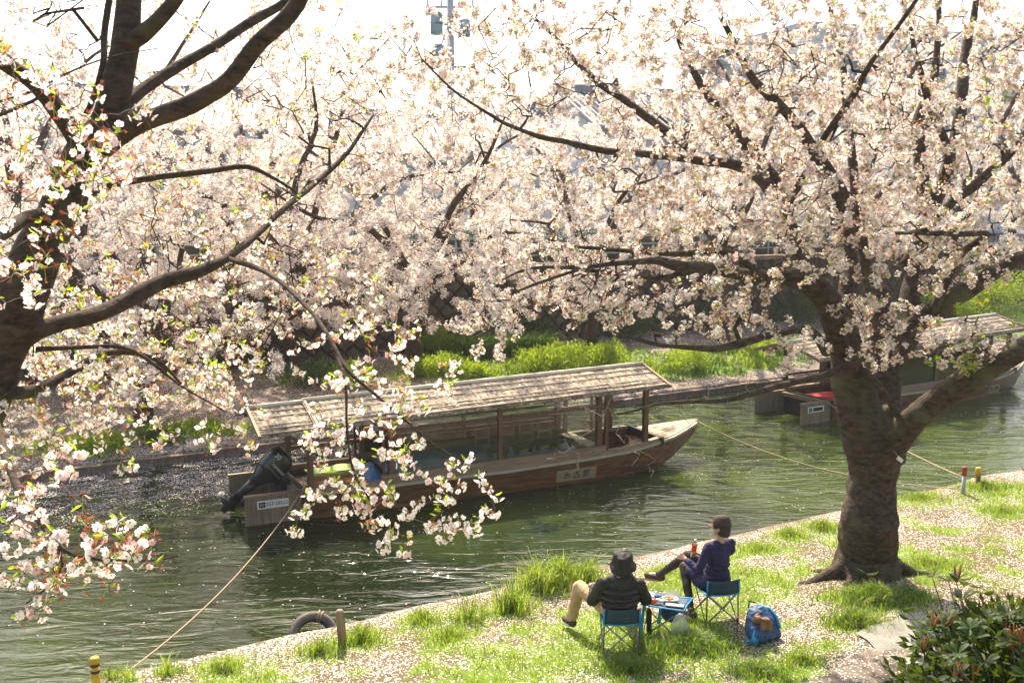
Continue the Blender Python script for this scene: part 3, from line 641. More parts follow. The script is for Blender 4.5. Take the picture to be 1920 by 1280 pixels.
# sparse lawn on the near bank
S = rng.uniform(-10, 22, 230000); T = rng.uniform(0.12, 5.0, 230000); Nn = N_NEAR - T
g, p = cover(Nn, S)
keep = rng.random(len(S)) < np.clip(g * 1.25 - 0.03, 0, 1) * 0.72 * np.clip(fbm(S * 5.5, Nn * 5.5, 19) * 3.0 - 0.85, 0, 1) * (T < 4.2)
S, Nn, g = S[keep], Nn[keep], g[keep]
base = np.stack([S * DV[0] + Nn * NV[0], S * DV[1] + Nn * NV[1], ground_h(Nn, S)], -1)
hg = rng.uniform(0.03, 0.11, len(S)) * (0.6 + g)
tb, th, td = [base], [hg], [np.zeros(len(S), int)]
for q, r, h, c, dk in TUFT_P:
    rr_ = np.abs(rng.normal(0, 0.62, c)) * r; aa = rng.uniform(0, 2 * np.pi, c); x = q[0] + rr_ * np.cos(aa) * 1.25; y = q[1] + rr_ * np.sin(aa) * 0.8
    s_ = x * DV[0] + y * DV[1]; n_ = np.minimum(x * NV[0] + y * NV[1], N_NEAR - 0.03)
    tb.append(np.stack([s_ * DV[0] + n_ * NV[0], s_ * DV[1] + n_ * NV[1], ground_h(n_, s_)], -1)); th.append(h * rng.uniform(0.45, 1.1, c) * (1 - 0.45 * np.clip(rr_ / r, 0, 1))); td.append((rng.random(c) < dk).astype(int))
base = np.concatenate(tb); hg = np.concatenate(th); dk = np.concatenate(td)
blades('grass', base, hg, 0.005 + 0.022 * hg + rng.uniform(0, 0.003, len(hg)), rng.uniform(0.15, 1.1, len(hg)), [M['grass'], M['grass_dark'], M['straw']], np.where(rng.random(len(dk)) < .07, 2, dk), 'bright green grass tufts growing through the petals of the near bank')
# weeds of the far bank
S = rng.uniform(-4, 36, 90000); Nn = rng.uniform(N_FAR + 0.3, N_WALL - 0.4, 90000); g, p = cover(Nn, S)
keep = rng.random(len(S)) < np.clip(g - 0.12, 0, 1) * np.clip(fbm(S * 2.3, Nn * 2.3, 66) * 3.2 - 1.0, 0, 1); S, Nn, g = S[keep], Nn[keep], g[keep]
base = np.stack([S * DV[0] + Nn * NV[0], S * DV[1] + Nn * NV[1], ground_h(Nn, S)], -1); hg = rng.uniform(0.06, 0.20, len(S)) * (0.5 + g)
blades('weeds', base, hg, 0.02 + hg * 0.10, rng.uniform(0.2, 1.0, len(hg)), [M['grass'], M['grass_dark']], (fbm(S * 0.6, Nn * 0.6, 77) > 0.56).astype(int), 'bright green weeds growing on the far bank')

def petals(name, base, size, tilt, mats, lab, lift=0.006):
    n = len(base); az = rng.uniform(0, 2 * np.pi, n); tl = rng.normal(0, tilt, (n, 2))
    x = np.stack([np.cos(az), np.sin(az), tl[:, 0]], -1) * (size / 2)[:, None]; y = np.stack([-np.sin(az), np.cos(az), tl[:, 1]], -1) * (size * 0.40)[:, None]
    c = base + np.array([0, 0, 1.0]) * lift
    V = np.stack([c - x, c + y, c + x, c - y], 1).reshape(-1, 3); F = np.arange(n)[:, None] * 4 + np.array([0, 3, 2, 1])
    return tag(link(name, np_mesh(name, V, F, mats, (rng.random(n) < 0.12).astype(int) if len(mats) > 1 else None)), lab, kind='stuff')
S = rng.uniform(-9, 22, 520000); T = rng.uniform(0.0, 6.6, 520000); Nn = N_NEAR - T; g, p = cover(Nn, S)
keep = rng.random(len(S)) < np.clip(p - 0.22, 0, 1) ** 1.3 * 0.55 * np.where(T > 4.25, 0.10, 1); S, Nn = S[keep], Nn[keep]
base = np.stack([S * DV[0] + Nn * NV[0], S * DV[1] + Nn * NV[1], ground_h(Nn, S) + np.where(N_NEAR - Nn > 4.15, 0.02, 0)], -1)
petals('fallen_petals', base, rng.uniform(0.012, 0.022, len(S)), 0.35, [M['fallen'], M['petal_pink']], 'pale pink petals carpeting the near bank', 0.008)
S = rng.uniform(-4, 32, 240000); Nn = rng.uniform(N_FAR, N_WALL, 240000); g, p = cover(Nn, S)
keep = rng.random(len(S)) < np.clip(p - 0.2, 0, 1) * 0.75; S, Nn = S[keep], Nn[keep]
base = np.stack([S * DV[0] + Nn * NV[0], S * DV[1] + Nn * NV[1], ground_h(Nn, S)], -1)
petals('fallen_petals', base, rng.uniform(0.02, 0.04, len(S)), 0.3, [M['fallen'], M['petal_pink']], 'pale pink petals covering the far bank and its footpath', 0.01)
# petals afloat: rafts along the far edge on the left, loose ones elsewhere
S = rng.uniform(-8, 34, 420000); Nn = rng.uniform(N_NEAR + 0.05, N_FAR - 0.2, 420000)
cl = fbm(S * 0.9, Nn * 2.2, 51); cl2 = fbm(S * 3.4, Nn * 6.5, 52)
e = np.clip((Nn - 17.6) / 2.4, 0, 1) * np.clip((9.5 - S) / 3.5, 0, 1)
dens = e * np.clip((cl * 0.5 + cl2 * 0.9 - 0.50) * 5.5, 0, 1) * 1.0
dens += 0.13 * np.clip((Nn - 20.3) / 1.0, 0, 1) * np.clip((cl2 - 0.5) * 6, 0, 1)
dens += 0.0045 + 0.022 * np.clip((cl - 0.58) * 8, 0, 1) * np.clip((Nn - 13.5) / 3, 0.1, 1) + 0.02 * np.exp(-((S - 17.0) / 3.0) ** 2 - ((Nn - 19.2) / 1.3) ** 2) + 0.03 * np.clip((cl - 0.62) * 10, 0, 1) * (S > 13)
dens += 0.05 * np.clip((N_NEAR + 0.5 - Nn) / 0.4, 0, 1) * np.clip((cl2 - 0.45) * 6, 0, 1)
keep = rng.random(len(S)) < dens; S, Nn = S[keep], Nn[keep]
base = np.stack([S * DV[0] + Nn * NV[0], S * DV[1] + Nn * NV[1], S * 0], -1)
petals('floating_petals', base, rng.uniform(0.018, 0.036, len(S)), 0.05, [M['fallen']], 'white cherry petals floating on the canal in drifts', 0.008)

# ================================================================== BLOSSOM SPRAYS
def basis(d):
    d = np.asarray(d, float); d /= np.linalg.norm(d) + 1e-9; a = np.array([0, 0, 1.0]) if abs(d[2]) < 0.9 else np.array([1.0, 0, 0]); x = np.cross(a, d); x /= np.linalg.norm(x); return x, np.cross(d, x), d
def leaf(mb, base, d, L, Wd, mi, rs, fold=0.25, detail=True):
    x, y, d = basis(d); a = rs.uniform(0, 6.28); sx = x * math.cos(a) + y * math.sin(a); up_ = np.cross(d, sx); b = np.asarray(base)
    if detail:
        vs = [b, b + d * L * .35 + sx * Wd * .5 + up_ * fold * Wd, b + d * L * .35, b + d * L * .35 - sx * Wd * .5 + up_ * fold * Wd, b + d * L * .72 + sx * Wd * .36 + up_ * fold * Wd * .6, b + d * L * .72 - up_ * L * 0.02, b + d * L * .72 - sx * Wd * .36 + up_ * fold * Wd * .6, b + d * L - up_ * L * 0.10]
        mb.add(vs, [(0, 2, 1), (0, 3, 2), (1, 2, 5, 4), (2, 3, 6, 5), (4, 5, 7), (5, 6, 7)], mi)
    else: mb.add([b, b + d * L * .45 + sx * Wd * .5, b + d * L, b + d * L * .45 - sx * Wd * .5], [(0, 1, 2, 3)], mi)
def spray(name, nf, det, seed, pink=0.15, size=0.019, rad=0.035, nleaf=1, bare=0.12, down=0.25):
    rs = random.Random(seed); mb = MB()      # slots: 0 petal, 1 pink petal, 2 calyx, 3 pedicel, 4 leaf, 5 bronze leaf
    for i in range(nf):
        z = rs.uniform(-1, 1); a = rs.uniform(0, 6.28); q = math.sqrt(1 - z * z); d = np.array([q * math.cos(a), q * math.sin(a), z - down]); d /= np.linalg.norm(d)
        L = rad * rs.uniform(0.7, 1.15); c = d * L; x, y, d = basis(d + np.array([rs.gauss(0, .35) for _ in range(3)])); mi = 1 if rs.random() < pink else 0
        if det >= 1:
            w_ = 0.0011 if det == 2 else 0.0016; mb.add([-x * w_, x * w_, c + x * w_, c - x * w_], [(0, 1, 2, 3)], 3)
            k_ = 0.0034; p0 = c - d * 0.008; mb.add([p0 - x * .0015, p0 + x * .0015, c + x * k_, c - x * k_, p0 - y * .0015, p0 + y * .0015, c + y * k_, c - y * k_], [(0, 1, 2, 3), (4, 5, 6, 7)], 2)
        if rs.random() < bare and det >= 1:      # petals gone: red sepals stay
            for k in range(5):
                t = 2 * math.pi * k / 5; u = x * math.cos(t) + y * math.sin(t); v = -x * math.sin(t) + y * math.cos(t); mb.add([c, c + u * .004 + v * .0016 + d * .003, c + u * .008 + d * .006, c + u * .004 - v * .0016 + d * .003], [(0, 1, 2, 3)], 2)
            continue
        cup = rs.uniform(0.12, 0.75)
        for k in range(5):
            t = 2 * math.pi * (k + rs.uniform(-.08, .08)) / 5; u = x * math.cos(t) + y * math.sin(t); v = -x * math.sin(t) + y * math.cos(t); s = size * rs.uniform(0.88, 1.1); cu = cup * rs.uniform(0.7, 1.3)
            B = c + u * s * 0.06
            if det == 2:
                mL = c + u * s * .55 + v * s * .44 + d * s * .34 * cu; mR = c + u * s * .55 - v * s * .44 + d * s * .34 * cu; mC = c + u * s * .55 + d * s * .22 * cu
                tL = c + u * s * .98 + v * s * .24 + d * s * .72 * cu; tR = c + u * s * .98 - v * s * .24 + d * s * .72 * cu; nC = c + u * s * .88 + d * s * .58 * cu
                mb.add([B, mL, mC, mR, tL, nC, tR], [(0, 2, 1), (0, 3, 2), (1, 2, 5, 4), (2, 3, 6, 5)], mi)
            else:
                mb.add([B, c + u * s * .62 + v * s * .46 + d * s * .3 * cu, c + u * s + d * s * .62 * cu, c + u * s * .62 - v * s * .46 + d * s * .3 * cu], [(0, 1, 2, 3)], mi)
        if det == 2:
            for k in range(9):
                t = rs.uniform(0, 6.28); e = rs.uniform(.2, .55); q = c + (x * math.cos(t) + y * math.sin(t)) * s * e * .7 + d * s * .55; mb.add([c - x * .0004, c + x * .0004, q], [(0, 1, 2)], 1)
            mb.add([c + x * .0022 + d * .0008, c + y * .0022 + d * .0008, c - x * .0022 + d * .0008, c - y * .0022 + d * .0008], [(0, 1, 2, 3)], 2)
        elif det == 1:
            k_ = .0032; mb.add([c + x * k_ + d * .002, c + y * k_ + d * .002, c - x * k_ + d * .002, c - y * k_ + d * .002], [(0, 1, 2, 3)], 2)
        elif rs.random() < 0.8:
            k_ = .0075; mb.add([c + x * k_ + d * .004, c + y * k_ + d * .004, c - x * k_ + d * .004, c - y * k_ + d * .004], [(0, 1, 2, 3)], 2)
    for i in range(nleaf):
        a = rs.uniform(0, 6.28); leaf(mb, (0, 0, 0), (math.cos(a), math.sin(a), rs.uniform(-.1, .9)), rs.uniform(.022, .042), rs.uniform(.010, .015), rs.choice((4, 4, 5)), rs, detail=det == 2)
    return mb.mesh(name, [M['petal'], M['petal_pink'], M['calyx'], M['pedicel'], M['young_leaf'], M['bronze_leaf']])
def sprig(name, n, seed, L=0.05, bronze=0.25, detail=True):
    rs = random.Random(seed); mb = MB()
    for i in range(n):
        a = 6.28 * i / n + rs.uniform(-.3, .3); leaf(mb, (0, 0, 0.004 * i), (math.cos(a), math.sin(a), rs.uniform(.1, 1.3)), L * rs.uniform(.6, 1.15), L * .36 * rs.uniform(.8, 1.2), 1 if rs.random() < bronze else 0, rs, detail=detail)
    return mb.mesh(name, [M['young_leaf'], M['bronze_leaf']])
NEAR = [spray('blossom', n_, 2, 10 + k, pink=p_, bare=b_, nleaf=l_) for k, (n_, p_, b_, l_) in enumerate([(4, .2, .15, 1), (5, .25, .2, 1), (3, .1, .3, 2), (6, .4, .55, 2)])]
CAL = [spray('spent_blossom', n_, 2, 30 + k, pink=.6, bare=0.86, nleaf=l_, size=.013, down=.1) for k, (n_, l_) in enumerate([(6, 2), (5, 1)])]
MID = [spray('blossom', n_, 1, 50 + k, pink=p_, bare=.14, nleaf=l_, rad=.042, size=.0195) for k, (n_, p_, l_) in enumerate([(9, .08, 4), (11, .05, 3), (8, .35, 6)])]
MCAL = [spray('spent_blossom', 8, 1, 60, pink=.6, bare=.75, nleaf=3, size=.012)]
FAR = [spray('blossom', n_, 0, 70 + k, pink=p_, bare=0, nleaf=l_, rad=.075, size=.020, down=0) for k, (n_, p_, l_) in enumerate([(15, .08, 4), (17, .04, 5), (11, .30, 9)])]
LEAF = [sprig('leaf', 4, 80), sprig('leaf', 5, 81)]
LEAFF = [sprig('leaf', 5, 83, .075, .4, False)]

def scatter(name, parent, pts, eul, scl, idx, sources, lab=None):
    """one object: a small mesh copied to points by geometry nodes"""
    n = len(pts); me = bpy.data.meshes.new(name); me.vertices.add(n); me.vertices.foreach_set('co', np.asarray(pts, np.float32).ravel())
    a = me.attributes.new('rot', 'FLOAT_VECTOR', 'POINT'); a.data.foreach_set('vector', np.asarray(eul, np.float32).ravel())
    a = me.attributes.new('scl', 'FLOAT', 'POINT'); a.data.foreach_set('value', np.asarray(scl, np.float32))
    a = me.attributes.new('idx', 'INT', 'POINT'); a.data.foreach_set('value', np.asarray(idx, np.int32))
    o = link(name, me, parent); tag(o, lab, kind='stuff')
    g = bpy.data.node_groups.new(name, 'GeometryNodeTree'); N = g.nodes; L = g.links
    g.interface.new_socket('Geometry', in_out='INPUT', socket_type='NodeSocketGeometry'); g.interface.new_socket('Geometry', in_out='OUTPUT', socket_type='NodeSocketGeometry')
    i_ = N.new('NodeGroupInput'); o_ = N.new('NodeGroupOutput'); ip = N.new('GeometryNodeInstanceOnPoints'); jn = N.new('GeometryNodeJoinGeometry')
    for s in sources:
        oi = N.new('GeometryNodeObjectInfo'); oi.inputs['Object'].default_value = s; oi.inputs['As Instance'].default_value = True; oi.transform_space = 'ORIGINAL'
        L.new(oi.outputs['Geometry'], jn.inputs[0])
    def att(nm, ty):
        q = N.new('GeometryNodeInputNamedAttribute'); q.data_type = ty; q.inputs['Name'].default_value = nm; return q.outputs['Attribute']
    L.new(i_.outputs[0], ip.inputs['Points']); L.new(jn.outputs[0], ip.inputs['Instance']); ip.inputs['Pick Instance'].default_value = True
    L.new(att('idx', 'INT'), ip.inputs['Instance Index']); L.new(att('scl', 'FLOAT'), ip.inputs['Scale'])
    er = N.new('FunctionNodeEulerToRotation'); L.new(att('rot', 'FLOAT_VECTOR'), er.inputs[0]); L.new(er.outputs[0], ip.inputs['Rotation'])
    L.new(ip.outputs[0], o_.inputs[0]); o.modifiers.new('scatter', 'NODES').node_group = g
    return o

# ================================================================== TREES
def grow(nodes, nrad, targets, rg, K=5, wig=0.13, sag=-0.03, tip=0.0014, thick=0.55, rmax=0.03):
    """connect every target to the nearest node of the skeleton by a curved twig"""
    nodes = np.asarray(nodes, float); nrad = np.asarray(nrad, float)
    T = np.asarray(targets, float)
    d0 = np.min(np.linalg.norm(T[:, None, :] - nodes[None, ::3, :], axis=2), axis=1) if len(T) * len(nodes) < 4e6 else np.linalg.norm(T - nodes.mean(0), axis=1)
    T = T[np.argsort(d0)]
    buf = np.zeros((len(nodes) + len(T) * (K - 1), 3)); rb = np.zeros(len(buf)); n = len(nodes); buf[:n] = nodes; rb[:n] = nrad
    paths = np.zeros((len(T), K, 3)); rads = np.zeros((len(T), K)); f = np.linspace(0, 1, K)
    for k, a in enumerate(T):
        j = int(np.argmin(((buf[:n] - a) ** 2).sum(1))); p0 = buf[j]; L = np.linalg.norm(a - p0)
        pt = p0[None] * (1 - f)[:, None] + a[None] * f[:, None]
        pt[1:-1] += rg.normal(0, wig * L * 0.5, (K - 2, 3)); pt[:, 2] += np.sin(f * np.pi) * L * (0.10 + sag)
        r0 = min(rb[j] * 0.75, thick * (0.003 + 0.010 * L), rmax); r0 = max(r0, tip * 1.4)
        rr = r0 + (tip - r0) * f ** 0.8; paths[k] = pt; rads[k] = rr; buf[n:n + K - 1] = pt[1:]; rb[n:n + K - 1] = rr[1:]; n += K - 1
    return paths, rads
def spurs(paths, rg, spacing, off, t0=0.12):
    seg = np.linalg.norm(paths[:, 1:] - paths[:, :-1], axis=2); L = seg.sum(1); out = []
    K = paths.shape[1]; cnt = np.maximum(1, (L / spacing + rg.random(len(L))).astype(int))
    idx = np.repeat(np.arange(len(L)), cnt); t = t0 + (1 - t0) * np.sqrt(rg.random(len(idx)) * 0.98 + 0.02); x = t * (K - 1); a = np.minimum(x.astype(int), K - 2); fr = (x - a)[:, None]
    p = paths[idx, a] * (1 - fr) + paths[idx, a + 1] * fr
    d = rg.normal(0, 1, p.shape); d /= np.linalg.norm(d, axis=1, keepdims=True)
    return p + d * off * rg.uniform(0.3, 1.1, (len(p), 1))
def limb_mesh(rows, sides, step=0.12, rough=0.05, seed=0, flare=None):
    q = spline(rows, step); pts, rad = q[:, :3], q[:, 3]
    k = np.arange(len(pts)); L_ = k * step; fz_ = np.clip(k / 3.0, 0, 1) * np.clip((len(pts) - 1 - k) / 3.0, 0, 1)
    for c_ in range(3): pts[:, c_] += (fbm(L_ * 1.6 + seed * 7.3, L_ * 0 + c_ * 3.7, 33 + seed) - .5) * np.minimum(rad * 1.5, .09) * fz_
    rad = rad * (1 + (fbm(L_ * 3.0, L_ * 0 + seed, 55) - .5) * .35); q[:, :3] = pts
    mb = MB(); mb.tube(pts, rad.tolist(), sides)
    V = np.array(mb.v)
    if rough:
        c = np.repeat(pts, sides, axis=0); dv = V - c; m = (fbm(V[:, 0] * 4 + V[:, 1] * 3.1, V[:, 2] * 3.4, 90 + seed) - 0.5) * 2 * rough; V = c + dv * (1 + m[:, None]); mb.v = [tuple(x) for x in V]
    return mb, q
def pxrows(rows):
    out = []
    for u, v, zc, w_ in rows: out.append([*P(u, v, zc), w_ / 2 * zc / FPX])
    return out

class Tree:
    def __init__(s, name, lab, loc, cat='tree', group=None, seed=1):
        s.root = empty(name, loc); tag(s.root, lab, cat, group); s.o = np.array(loc, float); s.nodes = []; s.rad = []; s.rg = np.random.default_rng(seed)
    def limb(s, name, rows, sides=12, mat='bark', step=0.12, rough=0.05, label=None):
        rows = [[*(np.array(r[:3]) - s.o), r[3]] for r in rows]; mb, q = limb_mesh(rows, sides, step, rough, len(s.nodes) % 17)
        s.nodes += [x[:3] for x in q]; s.rad += [x[3] for x in q]
        o = mb.build(name, M[mat], s.root, True)
        if label: o['label'] = label
        return o
    def twigs(s, targets, K=5, sides=3, mat='twig', name='twigs', **kw):
        T = np.asarray(targets) - s.o; paths, rads = grow(s.nodes, s.rad, T, s.rg, K, **kw)
        V, F = batch_tubes(paths, rads, sides); o = link(name, np_mesh(name, V, F, [M[mat]], None, True), s.root); tag(o, kind='stuff')
        s.nodes += list(paths[:, 1:].reshape(-1, 3)); s.rad += list(rads[:, 1:].reshape(-1)); return paths
    def flowers(s, name, pts, sources, scale=(0.85, 1.2)):
        n = len(pts)
        if n == 0: return
        e = s.rg.uniform(-0.5, 0.5, (n, 3)); e[:, 2] = s.rg.uniform(0, 6.28, n)
        return scatter(name, s.root, pts, e, s.rg.uniform(*scale, n), s.rg.integers(0, len(sources), n), sources)
    def pieces(s, name, pts, meshes, scale=(0.85, 1.2)):
        out = []
        for p in pts:
            out.append(link(name, meshes[int(s.rg.integers(0, len(meshes)))], s.root, p, (s.rg.uniform(-.5, .5), s.rg.uniform(-.5, .5), s.rg.uniform(0, 6.28)), float(s.rg.uniform(*scale))))
        return out

def ell(rg, n, u, v, zc, du, dv, dz, shell=0.0):
    """n points in an ellipsoid whose middle is seen at (u, v), zc away; half sizes du, dv in px at that distance, dz in m"""
    d = rg.normal(0, 1, (n, 3)); d /= np.linalg.norm(d, axis=1, keepdims=True); r = rg.random((n, 1)) ** (1 / 3); d *= r
    c = P(u, v, zc); k = zc / FPX
    return c[None] + d[:, :1] * du * k * Rt + d[:, 1:2] * dv * k * Up + d[:, 2:3] * dz * np.array([0, 1, 0])

# ---------------- left foreground tree
TL = Tree('cherry_tree', 'dark leaning cherry tree close by at the left edge with large blossoms', (-3.75, 5.2, gz(-3.75, 5.2)), seed=3)
b0 = np.array([-3.75, 5.2, TL.o[2]])
def under(p, q, r): return [*p, r]
TL.limb('trunk', [[*(b0 + [0, 0, -0.15]), .34], [*(b0 + [0, 0, .15]), .27], [*(b0 + [.02, .02, 1.2]), .22]] + [[-3.55, 5.3, 3.0, .19]] + pxrows([(-36, 760, 5.5, 88), (-6, 680, 5.5, 88), (26, 590, 5.5, 92), (68, 490, 5.5, 86), (115, 410, 5.5, 72), (140, 340, 5.5, 66), (160, 290, 5.45, 62), (195, 235, 5.4, 56), (225, 150, 5.4, 52), (245, 80, 5.4, 50), (252, 0, 5.4, 46), (258, -90, 5.5, 36), (250, -200, 5.8, 22)]), 28, 'bark_dark', 0.06, 0.07)
for nm, rows in {
    'a': [(165, 300, 5.45, 34), (200, 268, 5.35, 40), (235, 246, 5.3, 38), (300, 225, 5.2, 38), (380, 190, 5.1, 35), (440, 150, 5.05, 34), (490, 80, 5.0, 32), (540, 20, 5.0, 28), (585, -60, 5.0, 22), (620, -160, 5.2, 14)],
    'b': [(205, 240, 5.4, 24), (250, 182, 5.6, 25), (310, 137, 5.8, 23), (390, 90, 6.0, 20), (470, 40, 6.2, 18), (530, 5, 6.3, 15), (600, -60, 6.4, 10)],
    'c': [(235, 90, 5.4, 26), (262, 62, 5.3, 30), (290, 40, 5.2, 27), (330, -5, 5.1, 24), (380, -90, 5.0, 16)],
    'd': [(165, 300, 5.5, 40), (140, 255, 5.4, 38), (108, 208, 5.3, 36), (60, 155, 5.1, 34), (0, 112, 4.9, 32), (-80, 60, 4.6, 26), (-200, 20, 4.3, 18)],
    'e': [(32, 650, 5.5, 36), (66, 622, 5.5, 36), (110, 604, 5.6, 33), (160, 590, 5.7, 32), (220, 565, 5.9, 29), (300, 530, 6.1, 27), (378, 508, 6.3, 22), (428, 482, 6.5, 15), (480, 442, 6.8, 13), (540, 385, 7.2, 12), (590, 345, 7.6, 10), (650, 290, 8.0, 8), (700, 215, 8.4, 5)],
    'f': [(138, 370, 5.45, 14), (200, 350, 5.3, 13), (270, 335, 5.2, 12), (340, 325, 5.2, 13), (400, 318, 5.2, 11), (462, 311, 5.3, 9), (510, 332, 5.4, 6), (552, 358, 5.5, 4)],
    'g': [(105, 400, 5.5, 24), (50, 405, 5.3, 24), (0, 442, 5.0, 22), (-90, 490, 4.6, 16)],
    'h': [(428, 484, 6.5, 12), (500, 512, 6.0, 10), (560, 560, 5.5, 9), (610, 620, 5.1, 8), (650, 690, 4.9, 7), (700, 735, 4.8, 6), (755, 782, 4.75, 5), (815, 835, 4.7, 4), (880, 870, 4.7, 3)],
    'i': [(628, 655, 5.0, 6), (648, 720, 4.8, 6), (651, 800, 4.7, 5), (662, 880, 4.65, 4.5), (690, 930, 4.6, 4), (705, 960, 4.6, 3.5), (722, 985, 4.6, 3)],
    'j': [(-60, 640, 4.6, 20), (-20, 760, 3.9, 18), (20, 880, 3.4, 14), (50, 945, 3.2, 12), (80, 985, 3.1, 10), (103, 1015, 3.0, 9), (140, 1042, 3.0, 7), (210, 1050, 3.0, 5), (280, 1050, 3.0, 4), (335, 1042, 3.0, 3)],
    'k': [(103, 1012, 3.0, 7), (118, 1060, 3.0, 5), (90, 1100, 3.0, 4), (50, 1130, 3.0, 3)],
    'l': [(20, 735, 5.4, 26), (60, 735, 5.5, 24), (120, 705, 5.7, 18), (200, 662, 6.0, 12), (290, 672, 6.3, 8), (340, 720, 6.4, 5)],
    'm': [(70, 655, 5.5, 12), (150, 650, 5.4, 9), (235, 652, 5.3, 8), (300, 690, 5.3, 6), (335, 720, 5.3, 4), (420, 770, 5.4, 3)],
    'n': [(205, 0, 5.6, 14), (195, 60, 5.6, 13), (192, 120, 5.5, 12), (176, 180, 5.5, 11), (160, 215, 5.45, 9)],
    'o': [(0, 190, 3.0, 5), (60, 172, 3.0, 5), (120, 140, 3.0, 4), (200, 108, 3.0, 3), (300, 90, 3.1, 2)],
    'p': [(-60, 250, 2.6, 8), (0, 215, 2.7, 7), (60, 190, 2.8, 6), (95, 168, 2.8, 5)],
}.items(): TL.limb('branch', pxrows(rows), 14, 'bark_dark', 0.05, 0.06)
# hanging fringe: fine curved ends
rg = TL.rg
fr_ends = [(555, 960, 4.6), (548, 990, 4.6), (600, 930, 4.7), (615, 905, 4.7), (640, 950, 4.6), (700, 945, 4.6), (735, 920, 4.65), (765, 960, 4.6), (720, 1025, 4.55), (735, 1000, 4.6), (782, 940, 4.6), (790, 880, 4.7), (825, 900, 4.7), (848, 985, 4.6), (890, 990, 4.6), (925, 960, 4.65), (915, 910, 4.7), (880, 855, 4.7), (850, 870, 4.7), (600, 860, 4.8), (570, 820, 4.9), (680, 870, 4.7), (740, 850, 4.7), (760, 890, 4.7), (840, 935, 4.6), (672, 905, 4.65), (808, 985, 4.6), (755, 1035, 4.55)]
Tg = np.array([P(*q) for q in fr_ends])
fringe = TL.twigs(Tg, 6, 4, wig=0.16, sag=-0.22, tip=0.0016)
mass_near = [(60, 200, 2.9, 130, 150, .35, 22), (90, 400, 3.0, 120, 140, .4, 24), (170, 330, 3.3, 110, 110, .4, 22), (215, 250, 3.5, 90, 60, .4, 10), (40, 560, 3.4, 70, 80, .3, 8), (70, 1000, 3.05, 110, 120, .12, 26), (150, 1060, 3.0, 90, 70, .12, 16), (210, 1000, 3.0, 70, 60, .1, 13), (60, 860, 3.4, 80, 90, .2, 13), (40, 1120, 3.0, 70, 55, .12, 10), (280, 1040, 3.0, 40, 30, .06, 4)]
Tn = np.concatenate([ell(rg, q[6], *q[:6]) for q in mass_near])
tw_near = TL.twigs(Tn, 5, 4, wig=0.15)
mass_mid = [(680, 930, 4.62, 70, 60, .12, 12), (860, 960, 4.6, 60, 50, .1, 9), (730, 1000, 4.58, 40, 50, .08, 6), (600, 930, 4.65, 60, 50, .1, 7), (120, 640, 6.8, 200, 80, .9, 40), (300, 760, 6.0, 160, 70, .7, 20), (400, 700, 6.2, 130, 70, .7, 18), (60, 780, 5.6, 110, 90, .6, 16), (700, 700, 4.9, 190, 120, .5, 46), (640, 800, 4.8, 100, 60, .3, 13), (720, 880, 4.7, 90, 70, .2, 12), (860, 900, 4.7, 80, 60, .15, 9), (200, 720, 5.9, 220, 110, .9, 42), (150, 850, 5.6, 190, 70, .6, 30), (330, 640, 6.5, 180, 100, .9, 30), (440, 800, 5.6, 110, 60, .4, 11)]
Tm = np.concatenate([ell(rg, q[6], *q[:6]) for q in mass_mid]); tw_mid = TL.twigs(Tm, 5, 3, wig=0.15)
mass_up = [(240, 700, 7.6, 260, 90, .9, 55), (340, 570, 7.8, 220, 90, 1.0, 45), (100, 640, 7.6, 150, 100, .8, 30), (620, 110, 8.6, 150, 110, 1.0, 34), (520, 60, 7.4, 130, 80, .8, 22), (300, 420, 7.0, 260, 160, 1.2, 70), (520, 560, 7.2, 200, 110, 1.2, 60), (560, 330, 8.2, 180, 160, 1.2, 46), (330, 110, 6.8, 220, 120, 1.3, 30), (80, 560, 6.6, 120, 140, 1.0, 30), (60, 60, 5.6, 130, 110, .8, 22), (570, 120, 8.2, 130, 140, 1.2, 20), (120, -150, 6.0, 400, 90, 1.5, 26), (-250, 250, 4.6, 160, 320, 1.2, 30), (-200, 800, 5.0, 150, 300, 1.0, 22)]
Tu = np.concatenate([ell(rg, q[6], *q[:6]) for q in mass_up]); TL.twigs(Tu[::8], 7, 5, wig=.24, tip=.004, thick=2.4, rmax=.03, mat='bark_dark', name='branchlets')
tw_up = TL.twigs(Tu, 6, 3, wig=0.18, thick=1.1, tip=.002)
sp_f = spurs(fringe, rg, 0.11, .02, 0.35); ends = fringe[:, -1]
sp_n = spurs(tw_near, rg, 0.085, .03, .3); sp_m = spurs(tw_mid, rg, 0.062, .035); sp_u = spurs(tw_up, rg, 0.062, .045)
rg.shuffle(sp_m); rg.shuffle(sp_n)
first = TL.pieces('blossom', np.concatenate([ends, sp_f[:60], sp_n[:130]]), NEAR, (.75, 1.0))
spent = TL.pieces('spent_blossom', np.concatenate([sp_f[60:90], sp_n[130:230]]), CAL, (.8, 1.1))
lv = TL.pieces('leaf', np.concatenate([sp_n[230:275], sp_f[90:98], sp_m[:8]]) + np.array([0, 0, .02]), LEAF, (.9, 1.3))
more = TL.pieces('blossom', sp_m[8:8 + 300 - len(first)], NEAR, (.7, .95))
src_near = [next(o for o in first + more if o.data == m_) for m_ in NEAR]; src_cal = [next(o for o in spent if o.data == m_) for m_ in CAL]; src_leaf = [next(o for o in lv if o.data == m_) for m_ in LEAF]
rest = np.concatenate([sp_m[8 + len(more):], sp_u, sp_n[275:]]); k_ = rg.random(len(rest)) < 0.30
TL.flowers('blossom_mass', rest[~k_], src_near, (.72, 1.0)); TL.flowers('spent_blossom_mass', rest[k_], src_cal); TL.flowers('leaf_mass', rest[rg.random(len(rest)) < 0.06] + np.array([0, 0, .02]), src_leaf, (.6, 1.0))

